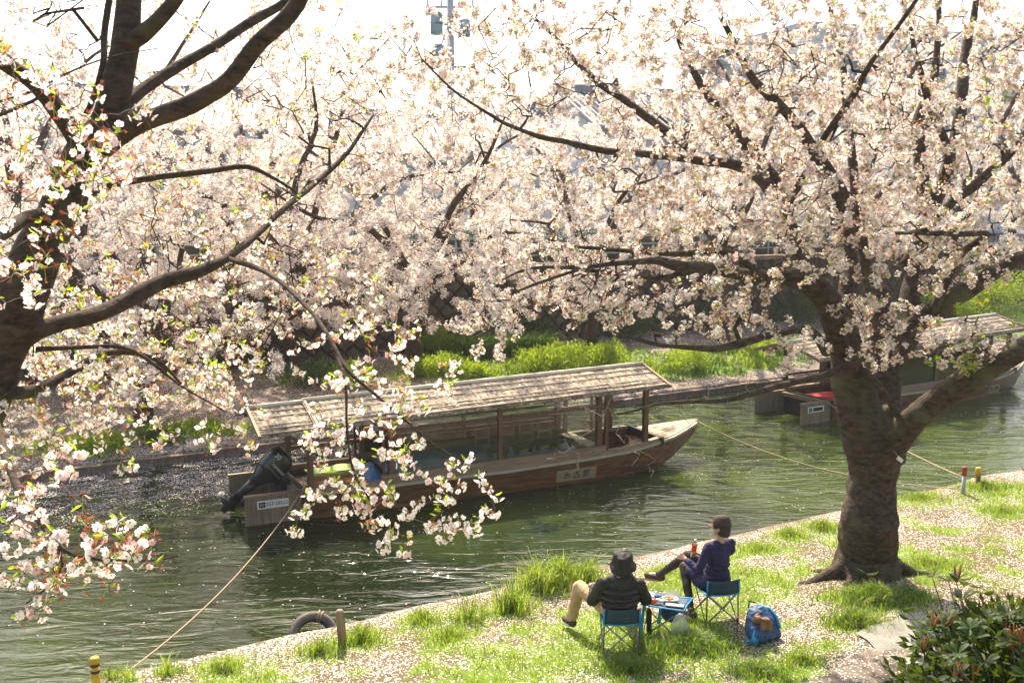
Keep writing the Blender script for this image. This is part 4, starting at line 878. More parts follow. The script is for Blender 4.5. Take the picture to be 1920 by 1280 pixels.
# ---------------- right cherry tree
bR = GG(1628, 1078)
TR = Tree('cherry_tree', 'big old cherry tree with a thick forked trunk standing in the grass at the right', tuple(bR), seed=5)
tm = MB()
def piece(rows, sides=26, step=0.07, rough=0.06, sd=0):
    rows = [[*(np.array(r[:3]) - TR.o), r[3]] for r in rows]; mb, q = limb_mesh(rows, sides, step, rough, sd); tm.add(mb.v, mb.f); TR.nodes.extend([x[:3] for x in q]); TR.rad.extend([x[3] for x in q]); return q
Z0 = 13.2
piece([[bR[0] + .0, bR[1] + .1, bR[2] - .25, .50], [bR[0] + .0, bR[1] + .1, bR[2] + .02, .435], [bR[0] + .02, bR[1] + .1, bR[2] + .30, .365]] + pxrows([(1634, 985, 13.5, 96), (1637, 930, 13.5, 93), (1640, 880, 13.45, 94), (1640, 830, 13.4, 102), (1636, 790, 13.4, 104), (1630, 770, 13.4, 90)]), 30)
piece(pxrows([(1625, 850, 13.4, 84), (1612, 790, 13.35, 84), (1603, 745, 13.3, 78), (1594, 700, 13.2, 70), (1583, 650, 13.1, 58), (1563, 595, 13.0, 54), (1540, 552, 12.9, 50), (1505, 524, 12.8, 40)]), 22, sd=1)
piece(pxrows([(1652, 860, 13.45, 80), (1660, 800, 13.6, 80), (1660, 745, 13.7, 62), (1657, 690, 13.8, 56), (1650, 640, 13.9, 54), (1648, 590, 14.0, 46), (1642, 540, 14.1, 38)]), 20, sd=2)
piece(pxrows([(1656, 705, 13.75, 40), (1680, 672, 13.7, 44), (1702, 640, 13.6, 42), (1716, 606, 13.6, 44), (1745, 580, 13.5, 42)]), 18, sd=3)
piece(pxrows([(1655, 860, 13.35, 56), (1688, 815, 13.1, 60), (1722, 775, 12.9, 54), (1780, 733, 12.6, 48), (1842, 697, 12.3, 46)]), 20, sd=4)
for a_deg, L_, w_ in ((200, 1.3, .11), (168, 0.9, .09), (350, 1.1, .10), (20, 0.7, .08), (228, .7, .10), (300, .4, .10)):
    a = R(a_deg); dx, dy = math.cos(a), math.sin(a); pts = []
    for f, q, up_ in ((0.0, 1, .50), (.20, .95, .18), (.42, .8, .03), (.7, .55, -.02), (1.0, .25, -.09)):
        x, y = bR[0] + dx * (.15 + f * L_), bR[1] + .1 + dy * (.15 + f * L_); pts.append([x, y, gz(x, y) + up_ - 0.02, w_ * q])
    piece(pts, 12, .06, .1, a_deg)
tko = tm.build('trunk', M['bark'], TR.root); rm(tko, 0.026, 2); TX_ = bpy.data.textures.new('bark_lumps', 'CLOUDS'); TX_.noise_scale = .16; TX_.noise_depth = 4; dm = tko.modifiers.new('lumps', 'DISPLACE'); dm.texture = TX_; dm.strength = .045; dm.mid_level = .5
RL = {
    'a': [(1535, 545, 12.85, 42), (1505, 524, 12.8, 36), (1470, 518, 12.7, 30), (1440, 517, 12.6, 27), (1385, 513, 12.4, 24), (1330, 503, 12.2, 22), (1270, 500, 12.0, 20), (1232, 490, 11.9, 16), (1180, 492, 11.8, 11), (1110, 500, 11.6, 8), (1040, 520, 11.4, 6), (960, 550, 11.2, 4)],
    'b': [(1300, 506, 12.1, 14), (1240, 520, 12.0, 10), (1150, 512, 12.0, 9), (1060, 502, 12, 7), (990, 505, 12, 5), (930, 530, 12, 3)],
    'c': [(1420, 515, 12.5, 16), (1385, 480, 12.6, 14), (1345, 468, 12.8, 12), (1260, 476, 13.0, 10), (1170, 470, 13.2, 8), (1060, 462, 13.4, 6), (980, 480, 13.6, 4)],
    'd': [(1565, 600, 13.0, 50), (1540, 545, 13.2, 38), (1500, 470, 13.5, 30), (1470, 400, 13.7, 26), (1435, 345, 13.8, 24), (1385, 312, 13.8, 20), (1310, 300, 13.6, 16), (1205, 291, 13.4, 14), (1130, 283, 13.2, 13), (1060, 268, 13.0, 11), (1010, 256, 12.8, 9), (950, 232, 12.6, 7), (895, 200, 12.4, 5), (845, 165, 12.3, 4), (790, 110, 12.2, 3)],
    'e': [(1590, 640, 13.1, 44), (1590, 560, 13.3, 38), (1592, 480, 13.5, 34), (1585, 400, 13.6, 32), (1565, 335, 13.6, 29), (1530, 285, 13.5, 24), (1490, 235, 13.4, 20), (1440, 180, 13.3, 17), (1390, 105, 13.2, 13), (1350, 30, 13.2, 9)],
    'f': [(1480, 370, 13.8, 24), (1420, 290, 14.0, 22), (1366, 228, 14.2, 19), (1320, 165, 14.3, 16), (1284, 100, 14.4, 12), (1262, 40, 14.4, 8)],
    'g': [(1300, 285, 13.6, 14), (1250, 245, 13.8, 16), (1180, 195, 14.0, 14), (1115, 148, 14.2, 12), (1070, 100, 14.4, 9), (1020, 50, 14.6, 6), (960, 0, 14.8, 4)],
    'h': [(1740, 590, 13.5, 38), (1780, 560, 13.4, 38), (1830, 530, 13.3, 33), (1880, 500, 13.2, 29), (1940, 475, 13.1, 24), (2050, 450, 13.0, 16)],
    'i': [(1714, 610, 13.6, 38), (1705, 540, 13.8, 32), (1725, 460, 14.0, 26), (1735, 380, 14.2, 26), (1725, 300, 14.3, 24), (1728, 220, 14.4, 20), (1750, 140, 14.5, 15), (1760, 50, 14.5, 11), (1765, -50, 14.5, 8)],
    'j': [(1695, 500, 13.9, 20), (1740, 425, 13.8, 20), (1780, 385, 13.6, 18), (1830, 348, 13.5, 17), (1885, 296, 13.4, 15), (1930, 240, 13.3, 12), (1980, 180, 13.3, 8)],
    'k': [(1730, 400, 14.1, 20), (1765, 350, 14.0, 18), (1778, 280, 13.8, 15), (1748, 200, 13.6, 14), (1720, 120, 13.5, 10), (1700, 20, 13.5, 7)],
    'l': [(1750, 395, 14.0, 22), (1785, 300, 14.6, 22), (1803, 200, 14.8, 21), (1808, 120, 14.9, 18), (1822, 40, 15, 14), (1840, -60, 15, 9)],
    'm': [(1830, 705, 12.35, 46), (1880, 675, 12.1, 44), (1940, 645, 11.9, 42), (2040, 600, 11.6, 34), (2160, 530, 11.3, 22)],
    'n': [(1550, 660, 13.0, 20), (1528, 628, 12.6, 16), (1500, 620, 12.3, 14), (1478, 622, 12.1, 14), (1430, 634, 11.9, 14), (1380, 647, 11.7, 15), (1335, 652, 11.5, 13), (1280, 650, 11.4, 10), (1230, 646, 11.3, 8), (1190, 636, 11.2, 6), (1150, 622, 11.1, 4)],
    'o': [(1600, 680, 12.95, 18), (1570, 695, 12.6, 16), (1540, 706, 12.4, 14), (1470, 722, 12.1, 13), (1400, 743, 11.9, 11), (1340, 753, 11.8, 9), (1290, 754, 11.7, 8), (1240, 757, 11.6, 7), (1190, 770, 11.5, 5), (1150, 778, 11.5, 3.5)],
    'p': [(1616, 690, 12.95, 12), (1640, 715, 12.85, 13), (1665, 748, 12.85, 14), (1688, 785, 13.0, 14), (1700, 800, 13.1, 14)],
    'q': [(1655, 600, 13.9, 24), (1620, 480, 14.2, 20), (1600, 300, 14.5, 17), (1585, 160, 14.6, 14), (1560, 40, 14.6, 10), (1540, -60, 14.6, 7)],
    'r': [(1470, 395, 13.7, 12), (1540, 270, 13.0, 12), (1600, 180, 12.4, 12), (1640, 110, 12.0, 10), (1700, 30, 11.7, 8), (1760, -60, 11.5, 6)],
    's': [(1750, 585, 13.4, 18), (1800, 480, 13.0, 14), (1850, 440, 12.6, 12), (1790, 440, 12.2, 10), (1740, 438, 12, 9), (1680, 437, 11.8, 6)],
}
for k, rows in RL.items(): TR.limb('branch', pxrows(rows), 14, 'bark', 0.08, 0.06)
rg = TR.rg
bare_t = np.array([P(u, v, z) for u, v, z in [(1070, 745, 11.4), (1045, 770, 11.3), (1100, 790, 11.3), (1060, 820, 11.2), (1085, 850, 11.2), (1170, 830, 11.3), (1195, 860, 11.3), (1215, 850, 11.4), (1140, 760, 11.4), (1030, 730, 11.5), (990, 760, 11.4), (1025, 860, 11.2), (1080, 890, 11.2), (1220, 895, 11.3), (1185, 875, 11.3), (1240, 790, 11.5), (1110, 700, 11.5), (1290, 800, 11.6), (960, 740, 11.4), (1150, 730, 11.4), (1400, 700, 11.8), (1330, 720, 11.7), (1450, 690, 12.0), (1370, 790, 11.8)]])
TR.twigs(bare_t, 8, 4, 'twig_pale', wig=0.26, tip=0.0038, sag=-0.12, thick=1.2)
mR = [(900, 60, 12.4, 190, 80, .9, 30), (1120, 120, 12.4, 120, 100, .8, 24), (1800, 640, 12.1, 110, 55, .35, 26), (1000, 90, 12.8, 170, 90, .9, 30), (760, 120, 12.6, 120, 100, .8, 22), (1740, 480, 13.4, 110, 70, .6, 36), (1700, 420, 12.2, 90, 60, .5, 20), (1340, 20, 12.6, 170, 60, .9, 34), (1560, -10, 12.6, 170, 50, .9, 34), (1780, 20, 12.6, 170, 60, .9, 40), (1900, 120, 12.4, 80, 120, .7, 30), (1640, 620, 12.3, 80, 70, .25, 22), (1000, 10, 13.6, 150, 50, .8, 18), (760, 90, 13.6, 130, 90, .8, 20), (900, 170, 12.6, 120, 60, .6, 22), (1400, 140, 11.6, 150, 110, .6, 40), (1500, 330, 11.8, 120, 90, .5, 30), (1700, 240, 11.8, 130, 120, .6, 40), (1620, 60, 12.0, 160, 70, .6, 36), (1450, 430, 11.8, 110, 50, .4, 20), (1780, 470, 11.8, 90, 70, .4, 18), (1600, 520, 12.1, 80, 60, .3, 16), (1240, 250, 12.2, 120, 70, .6, 24), (1120, 560, 11.4, 120, 50, .5, 20), (1330, 470, 12.4, 220, 130, 1.3, 120), (1180, 420, 12.8, 190, 120, 1.4, 75), (1040, 540, 11.8, 170, 90, 1.0, 60), (1250, 590, 11.8, 200, 60, .8, 62), (1400, 610, 12.2, 120, 50, .6, 26), (1370, 340, 13.2, 180, 120, 1.4, 80), (1330, 150, 13.4, 220, 130, 1.5, 105), (1520, 120, 13.0, 200, 140, 1.6, 100), (1560, 330, 13.0, 180, 130, 1.4, 100), (1720, 120, 13.4, 220, 140, 1.6, 110), (1720, 330, 13.2, 200, 120, 1.5, 90), (1880, 220, 13.0, 140, 200, 1.5, 70), (1880, 420, 12.8, 120, 90, 1.2, 42), (1560, 460, 12.6, 120, 70, .8, 40), (1640, 590, 12.5, 90, 50, .5, 26), (1640, 665, 12.4, 60, 40, .25, 18), (1480, 655, 12.0, 110, 45, .4, 18), (1800, 500, 13.0, 120, 60, .8, 28), (1780, 640, 12.0, 110, 50, .5, 16), (1050, 330, 13.2, 160, 70, 1.0, 26), (1010, 120, 13.8, 160, 110, 1.2, 32), (860, 180, 13.4, 120, 90, 1.0, 12), (1200, 60, 12.0, 170, 70, 1.0, 45), (900, 620, 11.4, 110, 50, .6, 14),
      (1500, -120, 13.5, 500, 90, 1.8, 60), (2080, 250, 13.0, 140, 350, 1.6, 60)]
TT = np.concatenate([ell(rg, q[6], *q[:6]) for q in mR]); TR.twigs(TT[::9], 8, 5, wig=.24, tip=.006, thick=3.2, rmax=.045, mat='bark', name='branchlets')
tw = TR.twigs(TT, 6, 3, wig=0.2, tip=.0034, thick=1.5, rmax=.035)
sp = spurs(tw, rg, 0.058, .055); dcam = np.linalg.norm(sp + TR.o - Cc, axis=1)
uu = (sp[:, 0] + TR.o[0]) / ((sp + TR.o - Cc) @ Fw) * FPX + 960; vv_ = 640 - ((sp + TR.o - Cc) @ Up) / ((sp + TR.o - Cc) @ Fw) * FPX
kind = rg.random(len(sp)) + .12 * (vnoise(sp[:, 0] * .9, sp[:, 2] * .9, 3) > .62); nearest = np.argsort(dcam + 1e3 * ((uu < 0) | (uu > 1920) | (vv_ < 0)))[:360]; isn = np.zeros(len(sp), bool); isn[nearest] = True
pp = TR.pieces('blossom', sp[isn & (kind < .8)][:300], MID); pc = TR.pieces('spent_blossom', sp[isn & (kind >= .8)], MCAL)
src_mid = [next(o for o in pp if o.data == m_) for m_ in MID]
lp = sp[(rg.random(len(sp)) < 0.09)]; pl = TR.pieces('leaf', lp[:40], LEAF, (.8, 1.2)); src_l2 = [next(o for o in pl if o.data == m_) for m_ in LEAF]
TR.flowers('blossom_mass', sp[~isn & (kind < .80)], src_mid); TR.flowers('spent_blossom_mass', sp[~isn & (kind >= .80)], pc[:1], (.9, 1.3)); TR.flowers('leaf_mass', np.concatenate([lp[40:], sp[(uu > 1700) & (rg.random(len(sp)) < .10)]]), src_l2, (.7, 1.1))
bt = np.concatenate([ell(rg, 26, 1150, 400, 11.4, 260, 190, .8), ell(rg, 14, 1000, 560, 11.2, 180, 90, .6), ell(rg, 14, 1500, 200, 11.6, 260, 150, .8), ell(rg, 10, 900, 180, 12, 200, 120, .8)]); TR.twigs(bt, 7, 4, wig=.22, thick=1.3, tip=.003, name='bare_twigs')
# leafy shoots low on the right limb
lf = np.concatenate([ell(rg, 16, 1800, 670, 12.0, 90, 50, .3), ell(rg, 10, 1860, 250, 12.4, 50, 120, .5), ell(rg, 10, 1820, 600, 12.3, 80, 40, .4)]); t2 = TR.twigs(lf, 5, 3, name='shoots'); TR.flowers('leaf_mass', spurs(t2, rg, .035, .03), src_l2, (.8, 1.3))

# ---------------- trees beyond the water
def bg_tree(lab, x, y, H, Rr, seed, lean=(0, 0), n_att=330, spc=0.075, trunk_r=.19, low=0.24, dense=1.0, fork=0.28):
    z = gz(x, y); T = Tree('cherry_tree', lab, (x, y, z), group='cherry trees beyond the canal', seed=seed); rg = T.rg; o = T.o
    fk = np.array([lean[0] * .3, lean[1] * .3, H * fork])
    T.limb('trunk', [[*o - np.array([0, 0, .2]), trunk_r * 1.5], [*o + np.array([0, 0, .15]), trunk_r * 1.15], [*(o + fk * .55 + rg.normal(0, .06, 3)), trunk_r], [*(o + fk), trunk_r * .9], [*(o + fk + [0, 0, .25]), trunk_r * .5]], 12, 'bark_dark', .2)
    nl = int(rg.integers(5, 8)); a0 = rg.uniform(0, 6.28)
    for k in range(nl):
        a = a0 + k * 6.28 / nl + rg.uniform(-.3, .3); rr = Rr * rg.uniform(.45, .95); hz = H * rg.uniform(.55, .98) if k % 2 else H * rg.uniform(.38, .6)
        e = np.array([math.cos(a) * rr + lean[0], math.sin(a) * rr + lean[1], hz]); m1 = fk + (e - fk) * .35 + np.array([0, 0, (hz - fk[2]) * .12]) + rg.normal(0, .15, 3); m2 = fk + (e - fk) * .7 + np.array([0, 0, (hz - fk[2]) * .10]) + rg.normal(0, .22, 3)
        T.limb('branch', [[*(o + fk + [0, 0, -.1]), trunk_r * .7], [*(o + m1), trunk_r * .48], [*(o + m2), trunk_r * .3], [*(o + e), .02]], 8, 'bark_dark', .3)
    d = rg.normal(0, 1, (n_att, 3)); d /= np.linalg.norm(d, axis=1, keepdims=True); r = rg.random((n_att, 1)) ** (1 / 2.4)
    c = np.array([lean[0], lean[1], H * (0.5 + low / 2)]); att = c + d * r * np.array([Rr, Rr, H * (0.5 - low / 2)])
    sk = rg.random(n_att) < .28; att[sk, 2] = H * (low + (att[sk, 2] / H - low) * .42)
    keep = vnoise(att[:, 0] * .7 + seed, att[:, 2] * .9 + att[:, 1] * .5, seed) > 0.20; att = att[keep]
    T.twigs(att[:70] + o, 7, 5, wig=.22, tip=.009, thick=4.0, rmax=.06, mat='bark_dark', name='branchlets')
    tw = T.twigs(att[70:] + o, 5, 3, wig=.18, tip=.006, thick=1.8)
    pts = spurs(tw, rg, spc / dense, .12); kk = rg.random(len(pts))
    T.flowers('blossom_mass', pts[kk < .90], SRC_FAR, (.85, 1.35)); T.flowers('leaf_mass', pts[kk >= .90], SRC_LF, (.9, 1.5))
    return T
# the first far tree carries the shared small blossoms as parts of its own
SRC_FAR = [None] * 3; SRC_LF = [None]
rootb = TL.root
zz = [TR.pieces('blossom', TT[60 + k * 3:61 + k * 3] - TR.o, [FAR[k]])[0] for k in range(3)]; zl = TR.pieces('leaf', TT[90:91] - TR.o, LEAFF)[0]
SRC_FAR[:] = zz; SRC_LF[:] = [zl]
BG = [('far bank cherry tree with a slanting trunk beside the footpath left of centre', -6.3, 28.4, 9.6, 5.2, (.6, -2.3)),
      ('cherry tree with a straight dark trunk rising from the weeds behind the nearer boat', -2.85, 29.0, 9.6, 5.2, (.4, -2.2)),
      ('cherry tree on the far bank above the petal drifts, leftmost of the waterside trees', -11.5, 25.5, 9.6, 5.2, (.6, -1.0)),
      ('cherry tree behind the clump of long dark grass on the far bank', 2.6, 32.3, 10.6, 5.2, (0, -2.2)),
      ('cherry tree on the far bank above the tall yellow-green weeds', 7.6, 35.4, 11.5, 5.0, (0, -1.0)),
      ('cherry tree on the far bank seen through the low branches of the big old tree', 12.6, 38.6, 13.0, 5.2, (0, -.8)),
      ('cherry tree on the far bank behind the roof of the further boat', 18.5, 41.8, 14.5, 5.6, (0, -.8)),
      ('smaller cherry tree at the far kerb, its low boughs hanging over the petal drifts', -8.6, 22.8, 6.6, 3.6, (.2, -.4))]
for k, (lab, x, y, H, r_, ln) in enumerate(BG): bg_tree(lab, x, y, H, r_, 100 + k, ln, n_att=(700, 700, 640, 480, 400, 480, 620, 420)[k], spc=.055, low=(.14, .13, .12, .17, .26, .22, .12, .08)[k])
BG2 = [('cherry tree on the upper street behind the grey walled house side', -15.5, 31.5, 8.8, 4.6), ('cherry tree on the upper street, second from the left', -8.5, 35.5, 8.4, 4.8), ('cherry tree on the upper street below the low tiled ridge', -1.5, 40, 7.2, 5.4), ('cherry tree on the upper street in front of the narrow towered house', 5.5, 44.5, 8.0, 5.6),
       ('cherry tree on the upper street in front of the storehouse', 12.5, 49, 10.5, 6.0), ('cherry tree on the upper street in front of the apartment block', 20.5, 53, 12.0, 6.0), ('cherry tree on the upper street at the right edge of the view', 28.5, 57, 12, 6.0)]
for k, (lab, x, y, H, r_) in enumerate(BG2): bg_tree(lab, x, y, H, r_, 200 + k, (0, 0), n_att=520, spc=.08, low=.04)

# ---------------- shrubs and weeds
def shrub(name, lab, p, r, h, n, mat, L=.05, Wd=.025, cat='bush', stems=8, group=None, upright=0.3, seed=1, stemmat='stem'):
    rg = np.random.default_rng(seed); root = empty(name, p); tag(root, lab, cat, group)
    mb = MB(); tips = []
    for k in range(stems):
        a = rg.uniform(0, 6.28); q = math.sqrt(rg.random()) * r * .8; e = Vector((math.cos(a) * q, math.sin(a) * q, h * rg.uniform(.55, .95))); b_ = Vector((e.x * .3, e.y * .3, -0.05)); mb.tube([b_, (b_ + e) / 2 + Vector(rg.normal(0, .04, 3)), e], [.012, .009, .004], 5)
    mb.build('stem', M[stemmat], root)
    d = rg.normal(0, 1, (n, 3)); d /= np.linalg.norm(d, axis=1, keepdims=True); rad = rg.random((n, 1)) ** (1 / 2.2); c = d * rad * np.array([r, r, h / 2]) * (0.55 + 0.95 * vnoise(d[:, 0] * 3.4 + 9, d[:, 1] * 3.4 + d[:, 2] * 3 + 9, seed)[:, None]) + np.array([0, 0, h * .52])
    dd = d * (1 - upright) + np.array([0, 0, 1.0]) * upright + rg.normal(0, .45, (n, 3)); dd /= np.linalg.norm(dd, axis=1, keepdims=True); x = np.cross(dd, rg.normal(0, 1, (n, 3))); x /= np.linalg.norm(x, axis=1, keepdims=True) + 1e-9
    Ls = L * rg.uniform(.6, 1.25, (n, 1)); Ws = Wd * rg.uniform(.7, 1.2, (n, 1)); V = np.stack([c, c + dd * Ls * .5 + x * Ws * .5, c + dd * Ls, c + dd * Ls * .5 - x * Ws * .5], 1).reshape(-1, 3)
    F = np.arange(n)[:, None] * 4 + np.array([0, 1, 2, 3]); tag(link('foliage', np_mesh('foliage', V, F, [M[mat]]), root), kind='stuff'); return root
sh = [((1010, 700), .75, .95, 5200, 'bush', .7, 'tall yellow-green weed clump behind the boat roof'), ((1060, 695), .9, 1.15, 6500, 'bush', .75, 'tallest yellow-green weed clump rising behind the right part of the near boat roof'), ((1130, 690), .9, 1.1, 6000, 'bush', .75, 'upright yellow-green weeds right of the tallest clump behind the roof'), ((830, 700), .7, .75, 4500, 'bush', .2, 'bright green leafy bush behind the near boat roof, right of the straight trunk'), ((790, 705), .45, .6, 2200, 'bush', .2, 'small bright green bush at the foot of the straight dark trunk'), ((895, 705), .6, .5, 2600, 'bush', .4, 'low fresh green bush behind the middle of the near boat roof'),
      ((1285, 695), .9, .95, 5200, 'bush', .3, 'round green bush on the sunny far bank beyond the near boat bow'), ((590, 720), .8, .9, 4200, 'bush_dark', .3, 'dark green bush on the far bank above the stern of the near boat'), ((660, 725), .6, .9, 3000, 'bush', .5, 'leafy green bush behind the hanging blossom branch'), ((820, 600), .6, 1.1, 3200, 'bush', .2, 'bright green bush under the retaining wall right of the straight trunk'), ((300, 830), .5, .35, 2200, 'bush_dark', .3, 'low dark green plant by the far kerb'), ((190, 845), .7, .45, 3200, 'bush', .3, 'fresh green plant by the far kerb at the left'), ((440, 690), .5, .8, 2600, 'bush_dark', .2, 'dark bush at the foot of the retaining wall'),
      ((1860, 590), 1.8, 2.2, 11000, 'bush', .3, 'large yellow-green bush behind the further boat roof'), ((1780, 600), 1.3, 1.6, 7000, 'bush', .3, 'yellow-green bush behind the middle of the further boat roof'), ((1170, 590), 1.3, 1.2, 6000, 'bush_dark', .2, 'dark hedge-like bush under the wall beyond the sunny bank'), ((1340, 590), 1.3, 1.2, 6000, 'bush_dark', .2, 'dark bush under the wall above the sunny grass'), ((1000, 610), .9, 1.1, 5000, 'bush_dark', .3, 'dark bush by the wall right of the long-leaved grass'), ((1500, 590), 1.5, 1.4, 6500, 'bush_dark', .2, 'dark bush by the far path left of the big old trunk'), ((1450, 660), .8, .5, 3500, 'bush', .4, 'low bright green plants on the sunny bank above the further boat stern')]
for k, ((u, v), r_, h_, n_, m_, up_, lab) in enumerate(sh):
    p = GG(u, v)
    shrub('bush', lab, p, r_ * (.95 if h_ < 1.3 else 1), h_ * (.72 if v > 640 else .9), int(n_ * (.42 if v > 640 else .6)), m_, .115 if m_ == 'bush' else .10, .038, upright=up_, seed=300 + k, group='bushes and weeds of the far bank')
# long-leaved grass clump
pg = GG(905, 668); rgc = rng
n = 2600; a = rng.uniform(0, 6.28, n); q = np.sqrt(rng.random(n)); bx = np.cos(a) * q * 2.3; by = np.sin(a) * q * .5
bs = np.stack([pg[0] + bx * math.cos(R(20)) - by * math.sin(R(20)), pg[1] + bx * math.sin(R(20)) + by * math.cos(R(20)), np.full(n, pg[2])], -1)
o = blades('ornamental_grass', bs, rng.uniform(.55, .95, n), np.full(n, .03), rng.uniform(.3, 1.1, n), [M['grass_dark'], M['grass']], (rng.random(n) < .2).astype(int), 'long drooping dark green grass clump below the retaining wall')
for k, (s0, s1) in enumerate(((-6, 2), (2.4, 10), (10.4, 18), (18.4, 27), (27.4, 38))):
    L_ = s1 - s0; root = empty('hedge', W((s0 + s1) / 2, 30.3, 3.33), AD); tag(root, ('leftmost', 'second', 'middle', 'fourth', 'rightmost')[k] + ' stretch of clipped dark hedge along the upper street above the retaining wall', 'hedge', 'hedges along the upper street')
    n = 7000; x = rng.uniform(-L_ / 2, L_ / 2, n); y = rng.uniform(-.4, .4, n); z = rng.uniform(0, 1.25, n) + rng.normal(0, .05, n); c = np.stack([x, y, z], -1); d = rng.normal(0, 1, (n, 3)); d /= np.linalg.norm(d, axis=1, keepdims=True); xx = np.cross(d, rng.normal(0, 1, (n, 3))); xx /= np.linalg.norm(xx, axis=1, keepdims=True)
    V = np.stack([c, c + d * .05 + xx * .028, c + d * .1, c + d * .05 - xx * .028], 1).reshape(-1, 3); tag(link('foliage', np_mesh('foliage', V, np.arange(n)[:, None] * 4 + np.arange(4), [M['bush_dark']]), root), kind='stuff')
    b = MB(); b.box((0, 0, .5), (L_ - .3, .5, 1.0)); b.build('stem', M['stem'], root)

# ---------------- broad-leaved shrub at the lower right, beside the camera
def whorl(seed):
    rs = random.Random(seed); mb = MB()
    for i in range(8):
        a = 6.28 * i / 8 + rs.uniform(-.25, .25); d = np.array([math.cos(a), math.sin(a), rs.uniform(-.05, .75)]); L = rs.uniform(.036, .056); Wd = L * rs.uniform(.36, .46)
        x = np.array([-math.sin(a), math.cos(a), 0]); dn = d / np.linalg.norm(d); up_ = np.cross(dn, x); up_ = up_ if up_[2] > 0 else -up_; b = dn * .004
        rows = [(.12, .25, 0), (.35, .8, .02), (.62, 1.0, .02), (.85, .7, -.01), (.97, .25, -.05)]; vs = [b]; 
        for t, w_, z in rows: c = b + dn * L * t + up_ * z * L; vs += [c + x * Wd / 2 * w_ + up_ * .12 * Wd * w_, c, c - x * Wd / 2 * w_ + up_ * .12 * Wd * w_]
        vs.append(b + dn * L - up_ * L * .08); fs = [(0, 2, 1), (0, 3, 2)]
        for k in range(4): o_ = 1 + 3 * k; fs += [(o_, o_ + 1, o_ + 4, o_ + 3), (o_ + 1, o_ + 2, o_ + 5, o_ + 4)]
        fs += [(13, 14, 16), (14, 15, 16)]; mb.add(vs, fs)
    return mb.mesh('leaf_whorl', [M['azalea']], True)
WH = [whorl(k) for k in range(4)]
bp_ = P(1945, 1330, 3.35); gzp = gz(bp_[0], bp_[1])
az = empty('evergreen_shrub', (bp_[0], bp_[1], gzp)); tag(az, 'glossy broad-leaved evergreen shrub with brown buds in the lower right corner', 'bush'); rga = np.random.default_rng(8)
cz = bp_[2] - gzp
mb = MB(); pts = []
for k in range(290):
    d = rga.normal(0, 1, 3); d /= np.linalg.norm(d); rr_ = .44 * rga.uniform(.60, 1.0) * (1 + .22 * math.sin(3 * d[0] + 5 * d[2])); 
    if d[2] < -.75: continue
    p = Vector((d[0] * rr_ * 1.1, d[1] * rr_, cz + .02 + d[2] * rr_ * .92)); pts.append((p, d))
for k, (p, d) in enumerate(pts):
    b_ = Vector((p.x * .25, p.y * .25, cz - .4)); mb.tube([b_, (b_ + p) / 2 + Vector((0, 0, .03)), p], [.006, .004, .002], 4)
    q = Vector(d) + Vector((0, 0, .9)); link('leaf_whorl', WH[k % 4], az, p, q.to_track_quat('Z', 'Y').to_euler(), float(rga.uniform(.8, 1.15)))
mb.tube([(0, 0, -.15), (0, 0, cz - .3)], [.03, .02], 6)
for k in range(5): mb.tube([(0, 0, cz - .45), (rga.normal(0, .12), rga.normal(0, .12), cz - .1)], [.012, .006], 5)
mb.build('stem', M['stem'], az)
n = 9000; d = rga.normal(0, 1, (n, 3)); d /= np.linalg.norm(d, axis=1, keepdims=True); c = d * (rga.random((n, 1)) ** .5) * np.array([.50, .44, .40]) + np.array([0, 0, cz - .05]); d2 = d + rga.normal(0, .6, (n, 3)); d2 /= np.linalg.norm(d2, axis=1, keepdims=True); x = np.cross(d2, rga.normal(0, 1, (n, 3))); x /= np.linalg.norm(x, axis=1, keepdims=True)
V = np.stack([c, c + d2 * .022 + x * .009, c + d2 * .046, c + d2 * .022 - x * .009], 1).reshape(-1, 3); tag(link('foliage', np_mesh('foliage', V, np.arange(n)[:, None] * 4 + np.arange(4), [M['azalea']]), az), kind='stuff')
bd = MB(); 
for k in range(9): a = rga.uniform(0, 6.28); r2 = rga.uniform(0, .012); bd.tube([(math.cos(a) * r2, math.sin(a) * r2, 0), (math.cos(a) * (r2 + .012), math.sin(a) * (r2 + .012), rga.uniform(.03, .065))], [.0032, .0018], 5)
bdm = bd.mesh('bud', [M['bud_brown']])
for p, d in [q for q in pts if q[1][2] > .15][:46]: link('bud', bdm, az, p, (rga.uniform(-.2, .2), rga.uniform(-.2, .2), rga.uniform(0, 6)), 1.0)
for tip, st_ in ((P(1625, 1075, 2.7), P(1830, 1290, 2.9)), (P(1705, 1160, 2.75), P(1810, 1300, 2.8)), (P(1800, 1085, 2.6), P(1935, 1170, 2.8))):
    pa = [Vector(tip - az_) for az_ in [np.array([bp_[0], bp_[1], gzp])]][0]; pb = Vector(st_ - np.array([bp_[0], bp_[1], gzp])); mid = (pa + pb) / 2 + Vector((0, 0, .02)); mb = MB(); mb.tube([Vector((0, 0, cz - .1)), pb, mid, pa], [.003, .0018, .0012, .001], 5); mb.build('shoot', M['stem'], az)
    for f in (0.0, .12, .3, .5):
        q = pa * (1 - f) + pb * f; m2 = MB(); rs = random.Random(int(f * 100)); 
        for s_ in (-1, 1): leaf(m2, q, (s_ * .8, rs.uniform(-.6, .3), rs.uniform(0, .5)), .034, .016, 0, rs)
        m2.build('leaf', M['azalea'], az)
